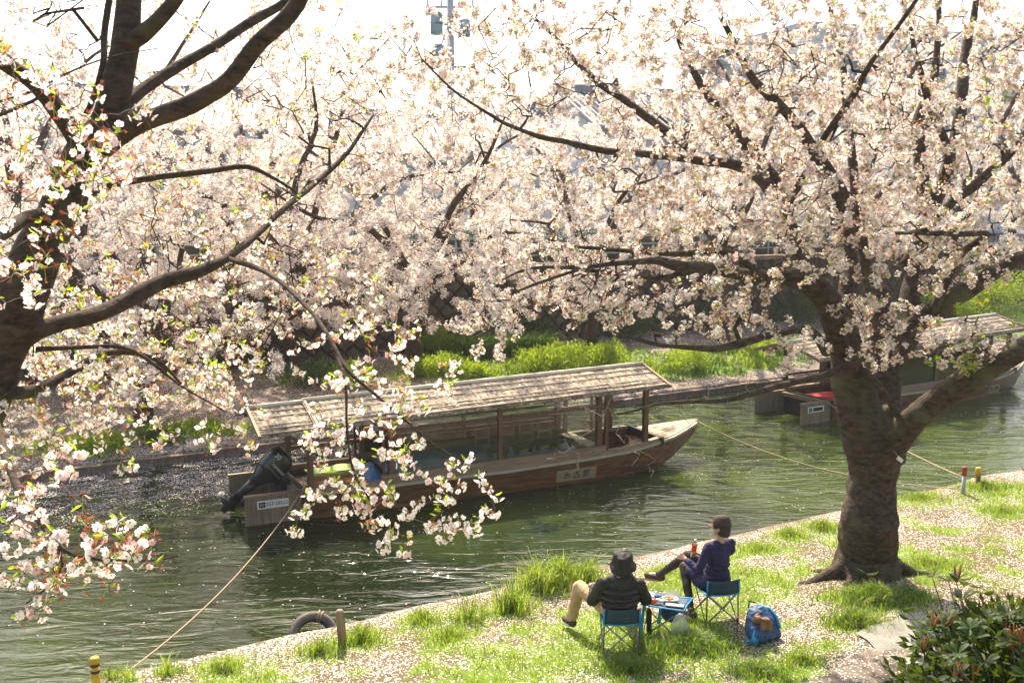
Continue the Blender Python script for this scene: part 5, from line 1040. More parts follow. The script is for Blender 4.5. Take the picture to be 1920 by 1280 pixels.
# ================================================================== BOATS
XS = [0, .5, 1, 2, 3, 4, 5, 6, 6.8, 7.4, 7.9, 8.3, 8.7, 9.0, 9.2, 9.3]
def fb(x): return float(np.interp(x, [0, 1, 4, 6, 7, 7.8, 8.4, 8.9, 9.2, 9.3], [.93, .98, 1.0, .97, .88, .70, .50, .28, .12, .03]))
def ft(x): return float(np.interp(x, [0, 4, 7, 8.3, 9.3], [.50, .48, .54, .64, .80]))
def fz(x): return float(np.interp(x, [0, 6.4, 7.4, 8.3, 9.0, 9.3], [-.32, -.32, -.16, .14, .48, .70]))
def sp_(x, f, side, out=0.0):
    return (x, side * (fb(x) * (0.84 + 0.16 * f) + out), fz(x) + (ft(x) - fz(x)) * f)
def boat_roof(root):
    def zr(x): return 1.70 + 0.024 * x
    def section(x0, x1, dz, np_):
        ws = (x1 - x0) / np_
        for sd in (-1, 1):
            for k in range(np_):
                a = x0 + k * ws; b_ = a + ws - .005; mb = MB(); dd = (k % 3) * .006
                P8 = []
                for t in (0.0, -.035):
                    for (x, y, f) in ((a, 1.10 + dd, 0), (b_, 1.10 + dd, 0), (b_, .03, 1), (a, .03, 1)):
                        P8.append((x, sd * y, zr(x) + dz + f * .30 + t + dd * .6))
                mb.add(P8, [(0, 1, 2, 3), (7, 6, 5, 4), (0, 4, 5, 1), (1, 5, 6, 2), (2, 6, 7, 3), (3, 7, 4, 0)]); mb.build('roof_plank', M['roofbark'], root)
            for f, r_ in ((0.03, .022), (.20, .013), (.34, .011), (.62, .013), (.82, .012)):
                mb = MB(); pts = [(x0 + (x1 - x0) * q / 8, sd * (1.10 + (.03 - 1.10) * f), zr(x0 + (x1 - x0) * q / 8) + dz + .30 * f + .018 + r_ * .5 + .004 * math.sin(q * 2.3 + f * 9)) for q in range(9)]
                mb.tube(pts, r_, 6); mb.build('batten', M['batten' if f < .3 else 'bamboo'], root, True)
        mb = MB(); mb.tube([(x0 - .03, 0, zr(x0) + dz + .335), (x1 + .03, 0, zr(x1) + dz + .335)], .042, 10); mb.build('ridge_pole', M['bamboo'], root, True)
        for x in (x0 - .01, x1 + .01):
            mb = MB()
            for sd in (-1, 1): mb.beam((x, sd * 1.12, zr(x) + dz + .0), (x, sd * .02, zr(x) + dz + .31), .05, .075)
            mb.build('gable_board', M['timber'], root)
    section(-.80, .22, -.025, 4); section(.26, 7.78, 0, 29)
    mb = MB()
    for k in range(12):
        x = .1 + k * .68
        for sd in (-1, 1): mb.beam((x, sd * 1.02, zr(x) - .05), (x, 0, zr(x) + .235), .04, .05)
    for sd in (-1, 1): mb.beam((-.7, sd * .93, 1.66), (7.7, sd * .93, 1.85), .06, .08)
    mb.build('roof_frame', M['post'], root)
def make_boat(root, plate_txt, plate_s, second=False):
    ob = lambda mb, n, m, **k: mb.build(n, M[m], root, **k)
    mb = MB(); rings = []
    for x in XS:
        b = fb(x); zt = ft(x) - .01; zb = fz(x); bi = max(b - .06, .01); fl = max(.08, zb + .05) if x < 7.6 else zt - .03
        rings.append([(x, b, zt), (x, b * .84, zb), (x, -b * .84, zb), (x, -b, zt), (x, -bi, zt), (x, -bi * .93, fl), (x, bi * .93, fl), (x, bi, zt)])
    mb.loft(rings); ob(mb, 'hull', 'hull')
    for sd in (-1, 1):
        for f0, f1 in ((0.02, .50), (.515, .93)):
            mb = MB(); rg_ = []
            for x in XS[:-1]:
                a = sp_(x, f0, sd, .002); b = sp_(x, f1, sd, .002); c = sp_(x, f1, sd, .028); d = sp_(x, f0, sd, .028); rg_.append([a, b, c, d])
            mb.loft(rg_); ob(mb, 'hull_plank', 'hull')
        mb = MB(); rg_ = []
        for x in XS[:-1]:
            a = sp_(x, 1, sd, .0); z = a[2]; y = a[1]; o_ = sd * .055; rg_.append([(x, y - sd * .01, z - .045), (x, y - sd * .01, z + .005), (x, y + o_, z + .005), (x, y + o_, z - .045)])
        mb.loft(rg_); ob(mb, 'rub_rail', 'rail')
        mb = MB(); rg_ = []
        for x in [q for q in XS if q <= 8.0]:
            a = sp_(x, 1, sd, .0); z = a[2]; y = a[1]; rg_.append([(x, y - sd * .11, z + .008), (x, y - sd * .11, z + .085), (x, y + sd * .02, z + .085), (x, y + sd * .02, z + .008)])
        mb.loft(rg_); ob(mb, 'gunwale', 'timber')
        if True:
            mb = MB(); mb.beam((1.45, sd * .93, .60), (6.3, sd * .93, .66), .10, .14); ob(mb, 'sill', 'timber')
    # bow deck planks
    nb = 7
    for k in range(nb):
        mb = MB(); rg_ = []
        for x in np.linspace(7.85, 9.33, 7):
            b = fb(min(x, 9.29)) - .01; y0 = -b + 2 * b * k / nb + .004; y1 = -b + 2 * b * (k + 1) / nb - .004; z = ft(x) + .035 - .03 * abs((k + .5) / nb - .5); rg_.append([(x, y0, z - .03), (x, y0, z), (x, y1, z), (x, y1, z - .03)])
        mb.loft(rg_); ob(mb, 'deck_plank', 'deck')
    mb = MB(); mb.beam((7.86, -.74, .62), (7.86, .74, .62), .10, .16); ob(mb, 'deck_beam', 'dark_wood')
    mb = MB(); mb.box((3.9, 0, .10), (7.6, 1.7, .03)); ob(mb, 'floor', 'dark_wood')
    mb = MB(); mb.box((.02, 0, .22), (.07, 1.72, .62)); ob(mb, 'transom', 'dark_wood')
    # posts
    for sd in (-1, 1):
        for x, w_ in ((.12, .10), (1.50, .05), (1.64, .085), (3.90, .085), (6.16, .11), (6.36, .07), (7.42, .10), (7.0, .05)):
            if x == 7.0 and sd < 0: continue
            z1 = 1.66 + .024 * x; y = sd * min(.93, fb(x) - .05); mb = MB(); mb.beam((x, y, .48 if x > .3 else .2), (x, y, z1), w_, w_ * 1.05, up=(1, 0, 0)); ob(mb, 'post', 'post' if not (second and x < .2) else 'dark_wood', bevel=.006)
    mb = MB(); mb.beam((.12, -.93, 1.35), (-.32, -.93, 1.62), .05, .05); ob(mb, 'brace', 'post')
    for sd in (-1, 1):
        y = sd * .93
        for z0, z1, w_ in ((1.22, 1.27, .045), (1.46, 1.52, .04)) if sd > 0 else ((1.50, 1.56, .045),):
            mb = MB(); mb.beam((1.64, y, z0), (6.16, y, z1), w_, w_ + .01); ob(mb, 'window_rail', 'post')
        if sd > 0:
            for a, b in ((1.64, 3.9), (3.9, 6.16)):
                mb = MB(); mb.box(((a + b) / 2, y, .74), (b - a - .09, .03, .30)); ob(mb, 'side_panel', 'dark_wood')
            mb = MB(); mb.beam((.12, y, .92), (6.2, y, .96), .06, .06); ob(mb, 'window_rail', 'post')
        for a, b in ((1.70, 3.85), (3.96, 6.10)):
            zb_ = .68 if sd < 0 else .95; z1 = 1.62 + .024 * (a + b) / 2; mb = MB(); mb.box(((a + b) / 2, y, (zb_ + z1) / 2), (b - a, .008, z1 - zb_)); ob(mb, 'window_pane', 'pane')
    mb = MB(); mb.box((6.30, 0, .60), (.34, 1.7, .05)); ob(mb, 'thwart', 'deck')
    mb = MB(); mb.box((.75, -.0, .34), (1.3, 1.7, .04)); ob(mb, 'stern_floor', 'timber')
    # bench under a blue sheet
    nx, ny = 44, 12; X, Y = np.meshgrid(np.linspace(1.75, 6.05, nx), np.linspace(-.82, .80, ny), indexing='ij'); Z = .54 + (fbm(X * 2.6, Y * 3.1, 61) - .5) * .12 + .05 * np.clip(Y, 0, 1)
    V = np.stack([X, Y, Z], -1).reshape(-1, 3); i, j = np.meshgrid(np.arange(nx - 1), np.arange(ny - 1), indexing='ij')
    tp = link('blue_sheet', np_mesh('blue_sheet', V, np.stack([i * ny + j, (i + 1) * ny + j, (i + 1) * ny + j + 1, i * ny + j + 1], -1).reshape(-1, 4), [M['tarp']], None, True), root)
    mb = MB(); mb.box((3.9, 0, .30), (4.3, 1.55, .36)); ob(mb, 'bench', 'dark_wood')
    # stern wing boards, the near one with the number plate
    for sd in (-1, 1):
        for k in range(3):
            mb = MB(); mb.box((-.53, sd * .80, .05 + .0 * k + (k) * .185), (1.04, .05, .18)); ob(mb, 'wing_board', 'timber_v')
        mb = MB(); mb.box((-.53, sd * .80, .53), (1.08, .075, .04)); ob(mb, 'wing_cap', 'timber')
    mb = MB(); mb.box((-.10, 0, .46), (.14, 1.5, .10)); ob(mb, 'stern_beam', 'timber')
    mb = MB(); mb.box((-.56, -.832, .36), (.56, .010, .15)); pl = ob(mb, 'number_plate', 'plate' if False else 'white', bevel=.004)
    mb = MB(); mb.box((-.755, -.8385, .36), (.115, .004, .10)); mb.build('emblem_panel', M['ink'], pl)
    text('lettering', 'JCI', .062, pl, (-.755, -.842, .36), (R(90), 0, 0), M['white'], .001)
    if not second: text('lettering', '253-28523', .092, pl, (-.49, -.838, .36), (R(90), 0, 0), M['ink'], .001)
    else:
        mb = MB(); mb.box((-.49, -.8385, .36), (.34, .004, .09)); mb.build('plate_panel', M['dark_wood'], pl)
    # name board
    L_ = .92 if not second else .62; b = fb(plate_s); sl = math.atan2(fb(plate_s + .4) - fb(plate_s - .4), .8)
    q0 = sp_(plate_s, .38, -1, .03); q1 = sp_(plate_s, .86, -1, .03); tilt = math.atan2(abs(q1[1]) - abs(q0[1]), q1[2] - q0[2])
    npz = (q0[2] + q1[2]) / 2; npy = (q0[1] + q1[1]) / 2 - .008
    mb = MB(); mb.box((0, 0, 0), (L_, .016, .255)); nb_ = mb.build('name_board', M['plate'], root, bevel=.004, loc=(plate_s, npy, npz), rot=(tilt, 0, sl))
    text('lettering', plate_txt, .175, nb_, (0.0, -.0095, 0), (R(90), 0, 0), M['ink'], .0015)
    boat_roof(root)
    rgp = np.random.default_rng(12); n = 5200; x = rgp.uniform(-.8, 7.78, n); f = rgp.random(n) ** 1.2; sd = np.where(rgp.random(n) < .75, -1, 1); az = rgp.uniform(0, 6.28, n); q = rgp.uniform(.011, .02, n)
    k_ = fbm(x * 2, f * 3, 8) > .42; x, f, sd, az, q = x[k_], f[k_], sd[k_], az[k_], q[k_]
    def up_(x, f): return np.stack([x, sd * (1.10 - 1.07 * f), 1.70 + .024 * x + .30 * f + .012 + np.where(x < .24, -.025, 0)], -1)
    c = up_(x, f); u = np.stack([np.cos(az), np.sin(az), -sd * np.sin(az) * .28], -1) * q[:, None] * .6; v = np.stack([-np.sin(az), np.cos(az), -sd * np.cos(az) * .28], -1) * q[:, None] * .5
    V = np.stack([c - u, c + v, c + u, c - v], 1).reshape(-1, 3); tag(link('roof_petals', np_mesh('roof_petals', V, np.arange(len(x))[:, None] * 4 + np.array([0, 3, 2, 1]), [M['fallen']]), root), kind='stuff')

A1 = R(25.5)
b1 = empty('roofed_boat', (-4.00, 17.66, 0), A1); b1.scale = (.962,) * 3; tag(b1, 'nearer brown wooden sightseeing boat with bark roof, glazed sides and black outboard motor', 'boat')
make_boat(b1, '水 古 都', 5.62)
b2 = empty('roofed_boat', (7.72, 25.62, 0), R(30.5)); tag(b2, 'further brown wooden sightseeing boat moored behind the big old cherry tree trunk', 'boat')
make_boat(b2, '水杉季', 6.5, True)
# outboard motor of the nearer boat (part > sub-parts)
def rrect(cx, cy_, hx, hy, z, n=20, p=3.2):
    o = []
    for k in range(n):
        a = 2 * math.pi * k / n; c, s = math.cos(a), math.sin(a); o.append((cx + hx * math.copysign(abs(c) ** (2 / p), c), cy_ + hy * math.copysign(abs(s) ** (2 / p), s), z))
    return o
mb = MB(); mb.loft([rrect(-.02, 0, .10, .09, -.30), rrect(.0, 0, .17, .13, -.12), rrect(.02, 0, .235, .175, -.02), rrect(.02, 0, .245, .185, .02), rrect(.02, 0, .25, .19, .03), rrect(.015, 0, .265, .20, .12), rrect(.0, 0, .27, .205, .30), rrect(-.01, 0, .255, .195, .42), rrect(-.02, 0, .20, .15, .50), rrect(-.03, 0, .12, .09, .525)])
mot = mb.build('outboard_motor', M['black'], b1, True, loc=(-.52, -.08, .74), rot=(0, R(50), 0)); mot.data.polygons.foreach_set('use_smooth', [True] * len(mot.data.polygons))
mb = MB(); mb.box((.02, 0, .028), (.52, .39, .018)); mb.build('seam', M['black_matte'], mot, bevel=.004)
mb = MB(); mb.loft([rrect(-.04, 0, .09, .055, -.72), rrect(-.04, 0, .085, .06, -.5), rrect(-.02, 0, .10, .09, -.28)]); mb.loft([rrect(-.04, 0, .05, .03, -1.04), rrect(-.04, 0, .10, .03, -.86), rrect(-.04, 0, .09, .05, -.71)]); mb.box((-.09, 0, -.72), (.36, .22, .02))
mb.tube([(.13, 0, -.88), (.05, 0, -.88), (-.16, 0, -.88), (-.24, 0, -.88)], [.02, .055, .055, .04], 12); lu = mb.build('lower_unit', M['black'], mot, True)
mb = MB(); mb.tube([(-.24, 0, -.88), (-.34, 0, -.88)], [.042, .03], 10)
for k in range(3):
    a = k * 2.094 + .4; d = Vector((0, math.cos(a), math.sin(a))); t = Vector((0, -math.sin(a), math.cos(a))); c = Vector((-.29, 0, -.88)); rr2 = []
    for r_, w_, tw_ in ((.035, .03, .9), (.08, .06, .7), (.125, .065, .55), (.155, .03, .45)):
        u = (t * math.cos(tw_) + Vector((1, 0, 0)) * math.sin(tw_)) * w_; q = c + d * r_; rr2.append([q - u, q - u * .3 + Vector((.006, 0, 0)), q + u, q + u * .3 - Vector((.006, 0, 0))])
    mb.loft(rr2)
mb.build('propeller', M['prop'], mot, True)
text('lettering', 'YAMAHA', .078, mot, (.05, -.2075, .20), (R(90), 0, 0), M['white'], .001)
text('lettering', '30', .13, mot, (-.13, -.205, .36), (R(90), 0, 0), M['white'], .001)
for z in (.115, .135): mb = MB(); mb.box((.03, -.205, z - .02), (.36, .004, .006)); mb.build('stripe', M['steel'], mot)
mb = MB(); mb.tube([(.25, -.02, .0), (.45, -.05, .05), (.70, -.08, .30)], [.025, .022, .02], 8); mb.build('tiller', M['black_matte'], mot, True)
mb = MB(); mb.box((-.20, -.08, .44), (.20, .34, .34)); mb.build('motor_bracket', M['black_matte'], b1, bevel=.02)

def onboat(b, loc, rz=0): return b.matrix_basis @ Vector(loc), b.rotation_euler.z + rz
def thing(name, b, loc, lab, cat, rz=0, group=None):
    p, r_ = onboat(b, loc, rz); e = empty(name, p, r_); return tag(e, lab, cat, group)
# things aboard the nearer boat
for k, (x, y) in enumerate(((4.15, -.25), (4.78, -.18), (5.28, -.12), (5.74, -.08))):
    t = thing('tray_table', b1, (x, y, .57), ('leftmost', 'second', 'third', 'rightmost')[k] + ' small dark lacquered tray table on the blue sheet of the nearer boat', 'tray', .05 * k - .05, 'dark tray tables on the blue sheet')
    mb = MB(); mb.box((0, 0, .12), (.40, .32, .02)); mb.build('top', M['dark_wood'], t)
    for sx in (-1, 1): mb = MB(); mb.box((sx * .19, 0, .145), (.02, .32, .05)); mb.build('rim', M['dark_wood'], t); mb = MB(); mb.box((sx * .15, 0, .055), (.03, .26, .11)); mb.build('leg', M['dark_wood'], t)
    for sy in (-1, 1): mb = MB(); mb.box((0, sy * .15, .145), (.36, .02, .05)); mb.build('rim', M['dark_wood'], t)
    mb = MB(); mb.box((-.02, -.163, .10), (.12, .006, .04)); mb.build('gilt_panel', M['yellow'], t)
for k, x in enumerate((4.25, 4.85, 5.30, 5.75)):
    t = thing('backrest_frame', b1, (x, .62, .58), ('leftmost', 'second', 'third', 'rightmost')[k] + ' pale wooden H shaped seat frame leaning on the far side of the nearer boat', 'seat frame', 0, 'pale H shaped seat frames')
    for q in (-.15, .15): mb = MB(); mb.beam((q - .05, 0, 0), (q + .02, .16, .32), .03, .045); mb.build('upright', M['deck'], t)
    mb = MB(); mb.beam((-.15, .08, .17), (.15, .08, .17), .03, .045); mb.build('crossbar', M['deck'], t)
t = thing('crate', b1, (.60, -.62, .36), 'orange slatted wooden crate with green base at the stern of the nearer boat', 'crate')
for k in range(4): mb = MB(); mb.box((-.24 + k * .16, -.16, .17), (.145, .02, .24)); mb.build('slat', M['crate'], t); mb = MB(); mb.box((-.24 + k * .16, .16, .17), (.145, .02, .24)); mb.build('slat', M['crate'], t)
for s_ in (-1, 1): mb = MB(); mb.box((s_ * .33, 0, .17), (.02, .30, .24)); mb.build('end_board', M['crate'], t)
mb = MB(); mb.box((0, 0, .02), (.70, .36, .045)); mb.build('base', M['green_mat'], t)
def cloth(name, b, x0, x1, y0, y1, z, mat, lab, cat, amp=.05, seed=1, hump=0):
    nx, ny = 16, 12; X, Y = np.meshgrid(np.linspace(x0, x1, nx), np.linspace(y0, y1, ny), indexing='ij'); Z = (fbm(X * 4, Y * 4, seed) - .5) * amp * 2 + hump * np.exp(-(((X - (x0 + x1) / 2) / ((x1 - x0) * .36)) ** 2 + ((Y - (y0 + y1) / 2) / ((y1 - y0) * .36)) ** 2)) + amp
    V = np.stack([X - x0, Y - y0, Z], -1).reshape(-1, 3); i, j = np.meshgrid(np.arange(nx - 1), np.arange(ny - 1), indexing='ij')
    p, r_ = onboat(b, (x0, y0, z)); o = link(name, np_mesh(name, V, np.stack([i * ny + j, (i + 1) * ny + j, (i + 1) * ny + j + 1, i * ny + j + 1], -1).reshape(-1, 4), [M[mat]], None, True), None, p, (0, 0, r_)); s = o.modifiers.new('thick', 'SOLIDIFY'); s.thickness = .012; tag(o, lab, cat)
cloth('green_cloth', b1, .35, 1.4, -.2, .55, .52, 'lime_mat', 'lime green cloth spread across the stern boards of the nearer boat', 'cloth', .03, 4)
cloth('tarpaulin', b1, 1.28, 1.62, -.70, .2, .45, 'tarp', 'bright blue folded tarpaulin heap by the first window post of the nearer boat', 'tarpaulin', .05, 6, .22)
cloth('red_mat', b2, .25, 1.4, -.6, .5, .40, 'red_mat', 'red felt mat on the stern floor of the further boat', 'mat', .015, 7)
mb = MB(); t = thing('blue_panel', b2, (2.0, .55, .62), 'blue painted backrest board inside the further boat, behind the lifebuoy', 'board'); mb.box((.95, .06, .26), (1.95, .04, .50), (R(-8), 0, 0)); mb.build('board', M['tarp'], t)
t = thing('lifebuoy', b2, (2.75, .52, .88), 'orange lifebuoy leaning on the blue board in the further boat', 'lifebuoy'); mb = MB(); mb.tube([(.21 * math.cos(a), 0, .21 * math.sin(a)) for a in np.linspace(0, 2 * math.pi, 25)], .065, 10, cap=False); mb.build('ring', M['orange'], t, True)
for a in (0.6, 2.2, 3.8, 5.4): mb = MB(); c = Vector((.21 * math.cos(a), 0, .21 * math.sin(a))); d = Vector((-math.sin(a), 0, math.cos(a))); mb.tube([c - d * .03, c + d * .03], .069, 10); mb.build('band', M['white'], t, True)
t = thing('coiled_rope', b1, (-.02, -.86, .50), 'pale loop of mooring rope hanging at the stern corner post of the nearer boat', 'rope'); mb = MB(); mb.tube([(.02, 0, .3), (.0, -.03, .05), (-.10, -.04, -.22), (.08, -.04, -.34), (.22, -.04, -.20), (.20, -.02, .1), (.16, .0, .45), (.12, 0, .62)], .014, 7); mb.build('loop', M['rope'], t, True)

# ================================================================== MOORING ROPES, POSTS, TYRE
def rope(a, b, sag, lab, r_=.0095):
    a = np.array(a, float); b = np.array(b, float); mb = MB(); mb.tube([a + (b - a) * f - np.array([0, 0, sag * 4 * f * (1 - f)]) for f in np.linspace(0, 1, 22)], r_, 6); tag(mb.build('mooring_rope', M['rope'], None, True), lab, 'rope', 'mooring ropes')
g0 = GG(222, 1279); rope(b1.matrix_basis @ Vector((-.05, -.86, .52)), g0 + [0, 0, .05], .25, 'mooring rope slanting from the nearer boat stern to the lower left bank')
PR = GG(1806, 926); PY = GG(1833, 912)
rope(b1.matrix_basis @ Vector((9.3, 0, .78)), PR + np.array([-.05, 0, .1]), .32, 'mooring rope from the bow of the nearer boat, passing behind the big trunk')
rope(b2.matrix_basis @ Vector((-.1, -.7, .52)), PR + np.array([0, 0, .30]), .12, 'mooring rope from the further boat to the red topped post')
rope(PR + np.array([-.02, 0, .12]), GG(1735, 945) + [0, 0, .03], .03, 'short slack rope lying in the grass at the red topped post')
def post(p, h_, r_, body, top, th, lab, tilt=0, cap2=None):
    e = empty('mooring_post', p); e.rotation_euler = (0, tilt, .3); tag(e, lab, 'post'); mb = MB(); mb.lathe([(r_, -.15), (r_ * .98, h_ - th)], 14); mb.build('shaft', M[body], e, True)
    mb = MB(); mb.lathe([(r_ * 1.12, h_ - th), (r_ * 1.12, h_ - .015), (r_ * .95, h_), (.005, h_ + .004)], 14); mb.build('cap', M[top], e, True); return e
post(PR, .50, .036, 'pole', 'red', .16, 'pale grey mooring post with a dark red cap at the water edge, right side'); post(PY, .36, .046, 'post', 'yellow', .17, 'short brown post with a yellow cap beside the red capped one')
pyl = post(GG(181, 1300), .40, .045, 'yellow', 'yellow', .05, 'yellow post with dark bands at the bottom left water edge'); 
for z in (.30, .23): mb = MB(); mb.lathe([(.046, z), (.0475, z + .002), (.0475, z + .03), (.046, z + .032)], 14, cap=False); mb.build('band', M['dark_wood'], pyl)
mb = MB(); mb.lathe([(.055, -.2), (.052, .40), (.048, .435), (.03, .455), (.004, .46)], 12); sp0 = GG(643, 1212); so_ = mb.build('wooden_stake', M['timber_v'], None, True, loc=sp0, rot=(0, R(-4), 0)); tag(so_, 'weathered wooden stake standing in the grass beside the old tyre', 'stake')
ty = empty('tyre', tuple(G(588, 1192, -.03) + np.array([0, 0, 0])), R(18)); ty.rotation_euler = (R(52), R(0), R(18)); tag(ty, 'old worn tyre lashed with rope as a fender at the near water edge', 'tyre')
mb = MB(); sec = [(.20, -.065), (.205, -.085), (.27, -.095), (.305, -.07), (.315, -.03), (.315, .03), (.305, .07), (.27, .095), (.205, .085), (.20, .065), (.22, .05), (.26, .05), (.26, -.05), (.22, -.05)]
n = 36; rings = [[(r_ * math.cos(2 * math.pi * k / n), r_ * math.sin(2 * math.pi * k / n), z) for r_, z in sec] for k in range(n)]; rings.append(rings[0]); mb.loft(rings, cap=False); mb.build('casing', M['tyre'], ty, True)
for z in (-.045, -.015, .015, .045): mb = MB(); mb.lathe([(.314, z - .006), (.319, z - .003), (.319, z + .003), (.314, z + .006)], 36, cap=False); mb.build('tread_rib', M['tyre'], ty)
for a in (1.1, 1.25): c = Vector((.262 * math.cos(a), .262 * math.sin(a), 0)); er = Vector((math.cos(a), math.sin(a), 0)); mb = MB(); mb.tube([c + er * .072 * math.cos(t) + Vector((0, 0, .112 * math.sin(t))) for t in np.linspace(0, 2 * math.pi, 15)], .010, 6, cap=False); mb.build('lashing', M['rope'], ty, True)
tgp = P(1689, 857, 12.9); e = empty('tree_tag', tgp); e.rotation_euler = (0, R(20), R(15)); tag(e, 'small white tag hanging at the right side of the big old trunk', 'tag'); mb = MB(); mb.box((0, 0, -.03), (.10, .006, .05), (0, R(15), 0)); mb.build('card', M['white'], e); mb = MB(); mb.tube([(-.02, 0, -.01), (-.10, .05, .05)], .003, 4); mb.build('string', M['rope'], e)

# ================================================================== PICNIC
def chair(p, rz, lab):
    e = empty('folding_chair', p, rz); tag(e, lab, 'chair', 'small folding camp chairs'); h_ = .37; a = .19; f_ = .205
    cs = [(-1, -1), (1, -1), (1, 1), (-1, 1)]
    for k in range(4):
        c0 = cs[k]; c1 = cs[(k + 1) % 4]
        for u, v in ((c0, c1), (c1, c0)):
            mb = MB(); mb.tube([(u[0] * f_, u[1] * f_, .0), (v[0] * a, v[1] * a, h_ - .01)], .0085, 8); mb.build('leg', M['steel'], e, True)
    for s in (-1, 1): mb = MB(); mb.tube([(s * .205, -.215, 0), (s * .20, -.205, h_), (s * .20, -.225, h_ + .185)], .010, 8); mb.build('back_post', M['steel'], e, True)
    for c in cs: mb = MB(); mb.ball((c[0] * f_, c[1] * f_, .008), (.018, .018, .012)); mb.build('foot', M['black_matte'], e, True)
    n_ = 9; X, Y = np.meshgrid(np.linspace(-.20, .20, n_), np.linspace(-.20, .20, n_), indexing='ij'); Z = h_ - .05 * (1 - (X / .2) ** 2) * (1 - (Y / .2) ** 2)
    i, j = np.meshgrid(np.arange(n_ - 1), np.arange(n_ - 1), indexing='ij'); F = np.stack([i * n_ + j, (i + 1) * n_ + j, (i + 1) * n_ + j + 1, i * n_ + j + 1], -1).reshape(-1, 4)
    o = link('seat', np_mesh('seat', np.stack([X, Y, Z], -1).reshape(-1, 3), F, [M['teal']], None, True), e); q = o.modifiers.new('t', 'SOLIDIFY'); q.thickness = .006
    mb = MB(); rim = [(-.205, -.205), (0, -.195), (.205, -.205), (.195, 0), (.205, .205), (0, .195), (-.205, .205), (-.195, 0), (-.205, -.205)]; mb.tube([(x, y, h_ + .004 - (.02 if abs(x) < .1 or abs(y) < .1 else 0)) for x, y in rim], .0105, 8, cap=False); mb.build('seat_trim', M['blue_trim'], e, True)
    X, Z = np.meshgrid(np.linspace(-.20, .20, n_), np.linspace(h_ + .005, h_ + .175, 6), indexing='ij'); Y = -.215 - .035 * (1 - (X / .2) ** 2)
    i, j = np.meshgrid(np.arange(n_ - 1), np.arange(5), indexing='ij'); F = np.stack([i * 6 + j, (i + 1) * 6 + j, (i + 1) * 6 + j + 1, i * 6 + j + 1], -1).reshape(-1, 4)
    o = link('backrest', np_mesh('backrest', np.stack([X, Y, Z], -1).reshape(-1, 3), F, [M['teal']], None, True), e); q = o.modifiers.new('t', 'SOLIDIFY'); q.thickness = .006
    for s in (-1, 1): mb = MB(); mb.tube([(s * .203, -.214, h_ + .0), (s * .203, -.222, h_ + .18)], .012, 8); mb.build('back_trim', M['blue_trim'], e, True)
    mb = MB(); mb.tube([(x, -.215 - .035 * (1 - (x / .2) ** 2), h_ + .002) for x in np.linspace(-.2, .2, 7)], .009, 6); mb.build('back_hem', M['blue_trim'], e, True)
    return e
MX, MY = 1.22, 10.82; WX, WY = 2.50, 11.68
gm, gw = gz(MX, MY) + .015, gz(WX, WY) + .015
chair((MX, MY, gm), R(3), 'blue trimmed folding chair under the person in the black vest'); chair((WX, WY, gw), R(12), 'blue trimmed folding chair under the person in the indigo top')

def face(mb, c, fd, up, s=1.0):
    """nose, brow, chin, lips, ears added to a head at c that looks along fd"""
    c = Vector(c); fd = Vector(fd).normalized(); up = Vector(up); r_ = fd.cross(up).normalized(); up = r_.cross(fd)
    mb.capsule(c + fd * .088 * s + up * .012, c + fd * .104 * s - up * .022, .008, .014, 8)
    mb.capsule(c + fd * .078 * s - r_ * .03 + up * .02, c + fd * .078 * s + r_ * .03 + up * .02, .014, .014, 8)
    mb.capsule(c + fd * .082 * s - up * .052 - r_ * .015, c + fd * .082 * s - up * .052 + r_ * .015, .009, .009, 8)
    mb.ball(c + fd * .062 * s - up * .088, (.032, .032, .028)); mb.ball(c + fd * .045 * s - up * .04 + r_ * .035, .038); mb.ball(c + fd * .045 * s - up * .04 - r_ * .035, .038)
    for q in (-1, 1): mb.ball(c + r_ * q * .078 - up * .01 - fd * .005, (.018, .020, .034))
    return r_, up
def hand(mb, w, d, n, curl, s=1.0, thumb=1):
    """palm from wrist w along d, n = back-of-hand normal"""
    w = Vector(w); d = Vector(d).normalized(); n = Vector(n).normalized(); sd = d.cross(n).normalized() * thumb; n = sd.cross(d).normalized() * thumb
    for k in range(4):
        x = (k - 1.5) * .019 * s; mb.capsule(w + sd * x * .6, w + d * .082 * s + sd * x, .016 * s, .0125 * s, 8)
        b = w + d * .085 * s + sd * x; ls = [.040, .045, .042, .033][k] * s; a = curl
        d1 = d * math.cos(a) - n * math.sin(a); d2 = d * math.cos(2 * a) - n * math.sin(2 * a); d3 = d * math.cos(2.7 * a) - n * math.sin(2.7 * a)
        p1 = b + d1 * ls; p2 = p1 + d2 * ls * .7; p3 = p2 + d3 * ls * .5; mb.capsule(b, p1, .0098 * s, .009 * s, 8); mb.capsule(p1, p2, .009 * s, .0082 * s, 8); mb.capsule(p2, p3, .0082 * s, .0072 * s, 8)
    t0 = w + d * .025 * s - sd * .028 * s; t1 = t0 + (d * .7 - sd * .6 - n * .25).normalized() * .042 * s; t2 = t1 + (d * .9 - n * .4).normalized() * .03 * s
    mb.capsule(t0, t1, .013 * s, .0105 * s, 8); mb.capsule(t1, t2, .0105 * s, .0085 * s, 8)
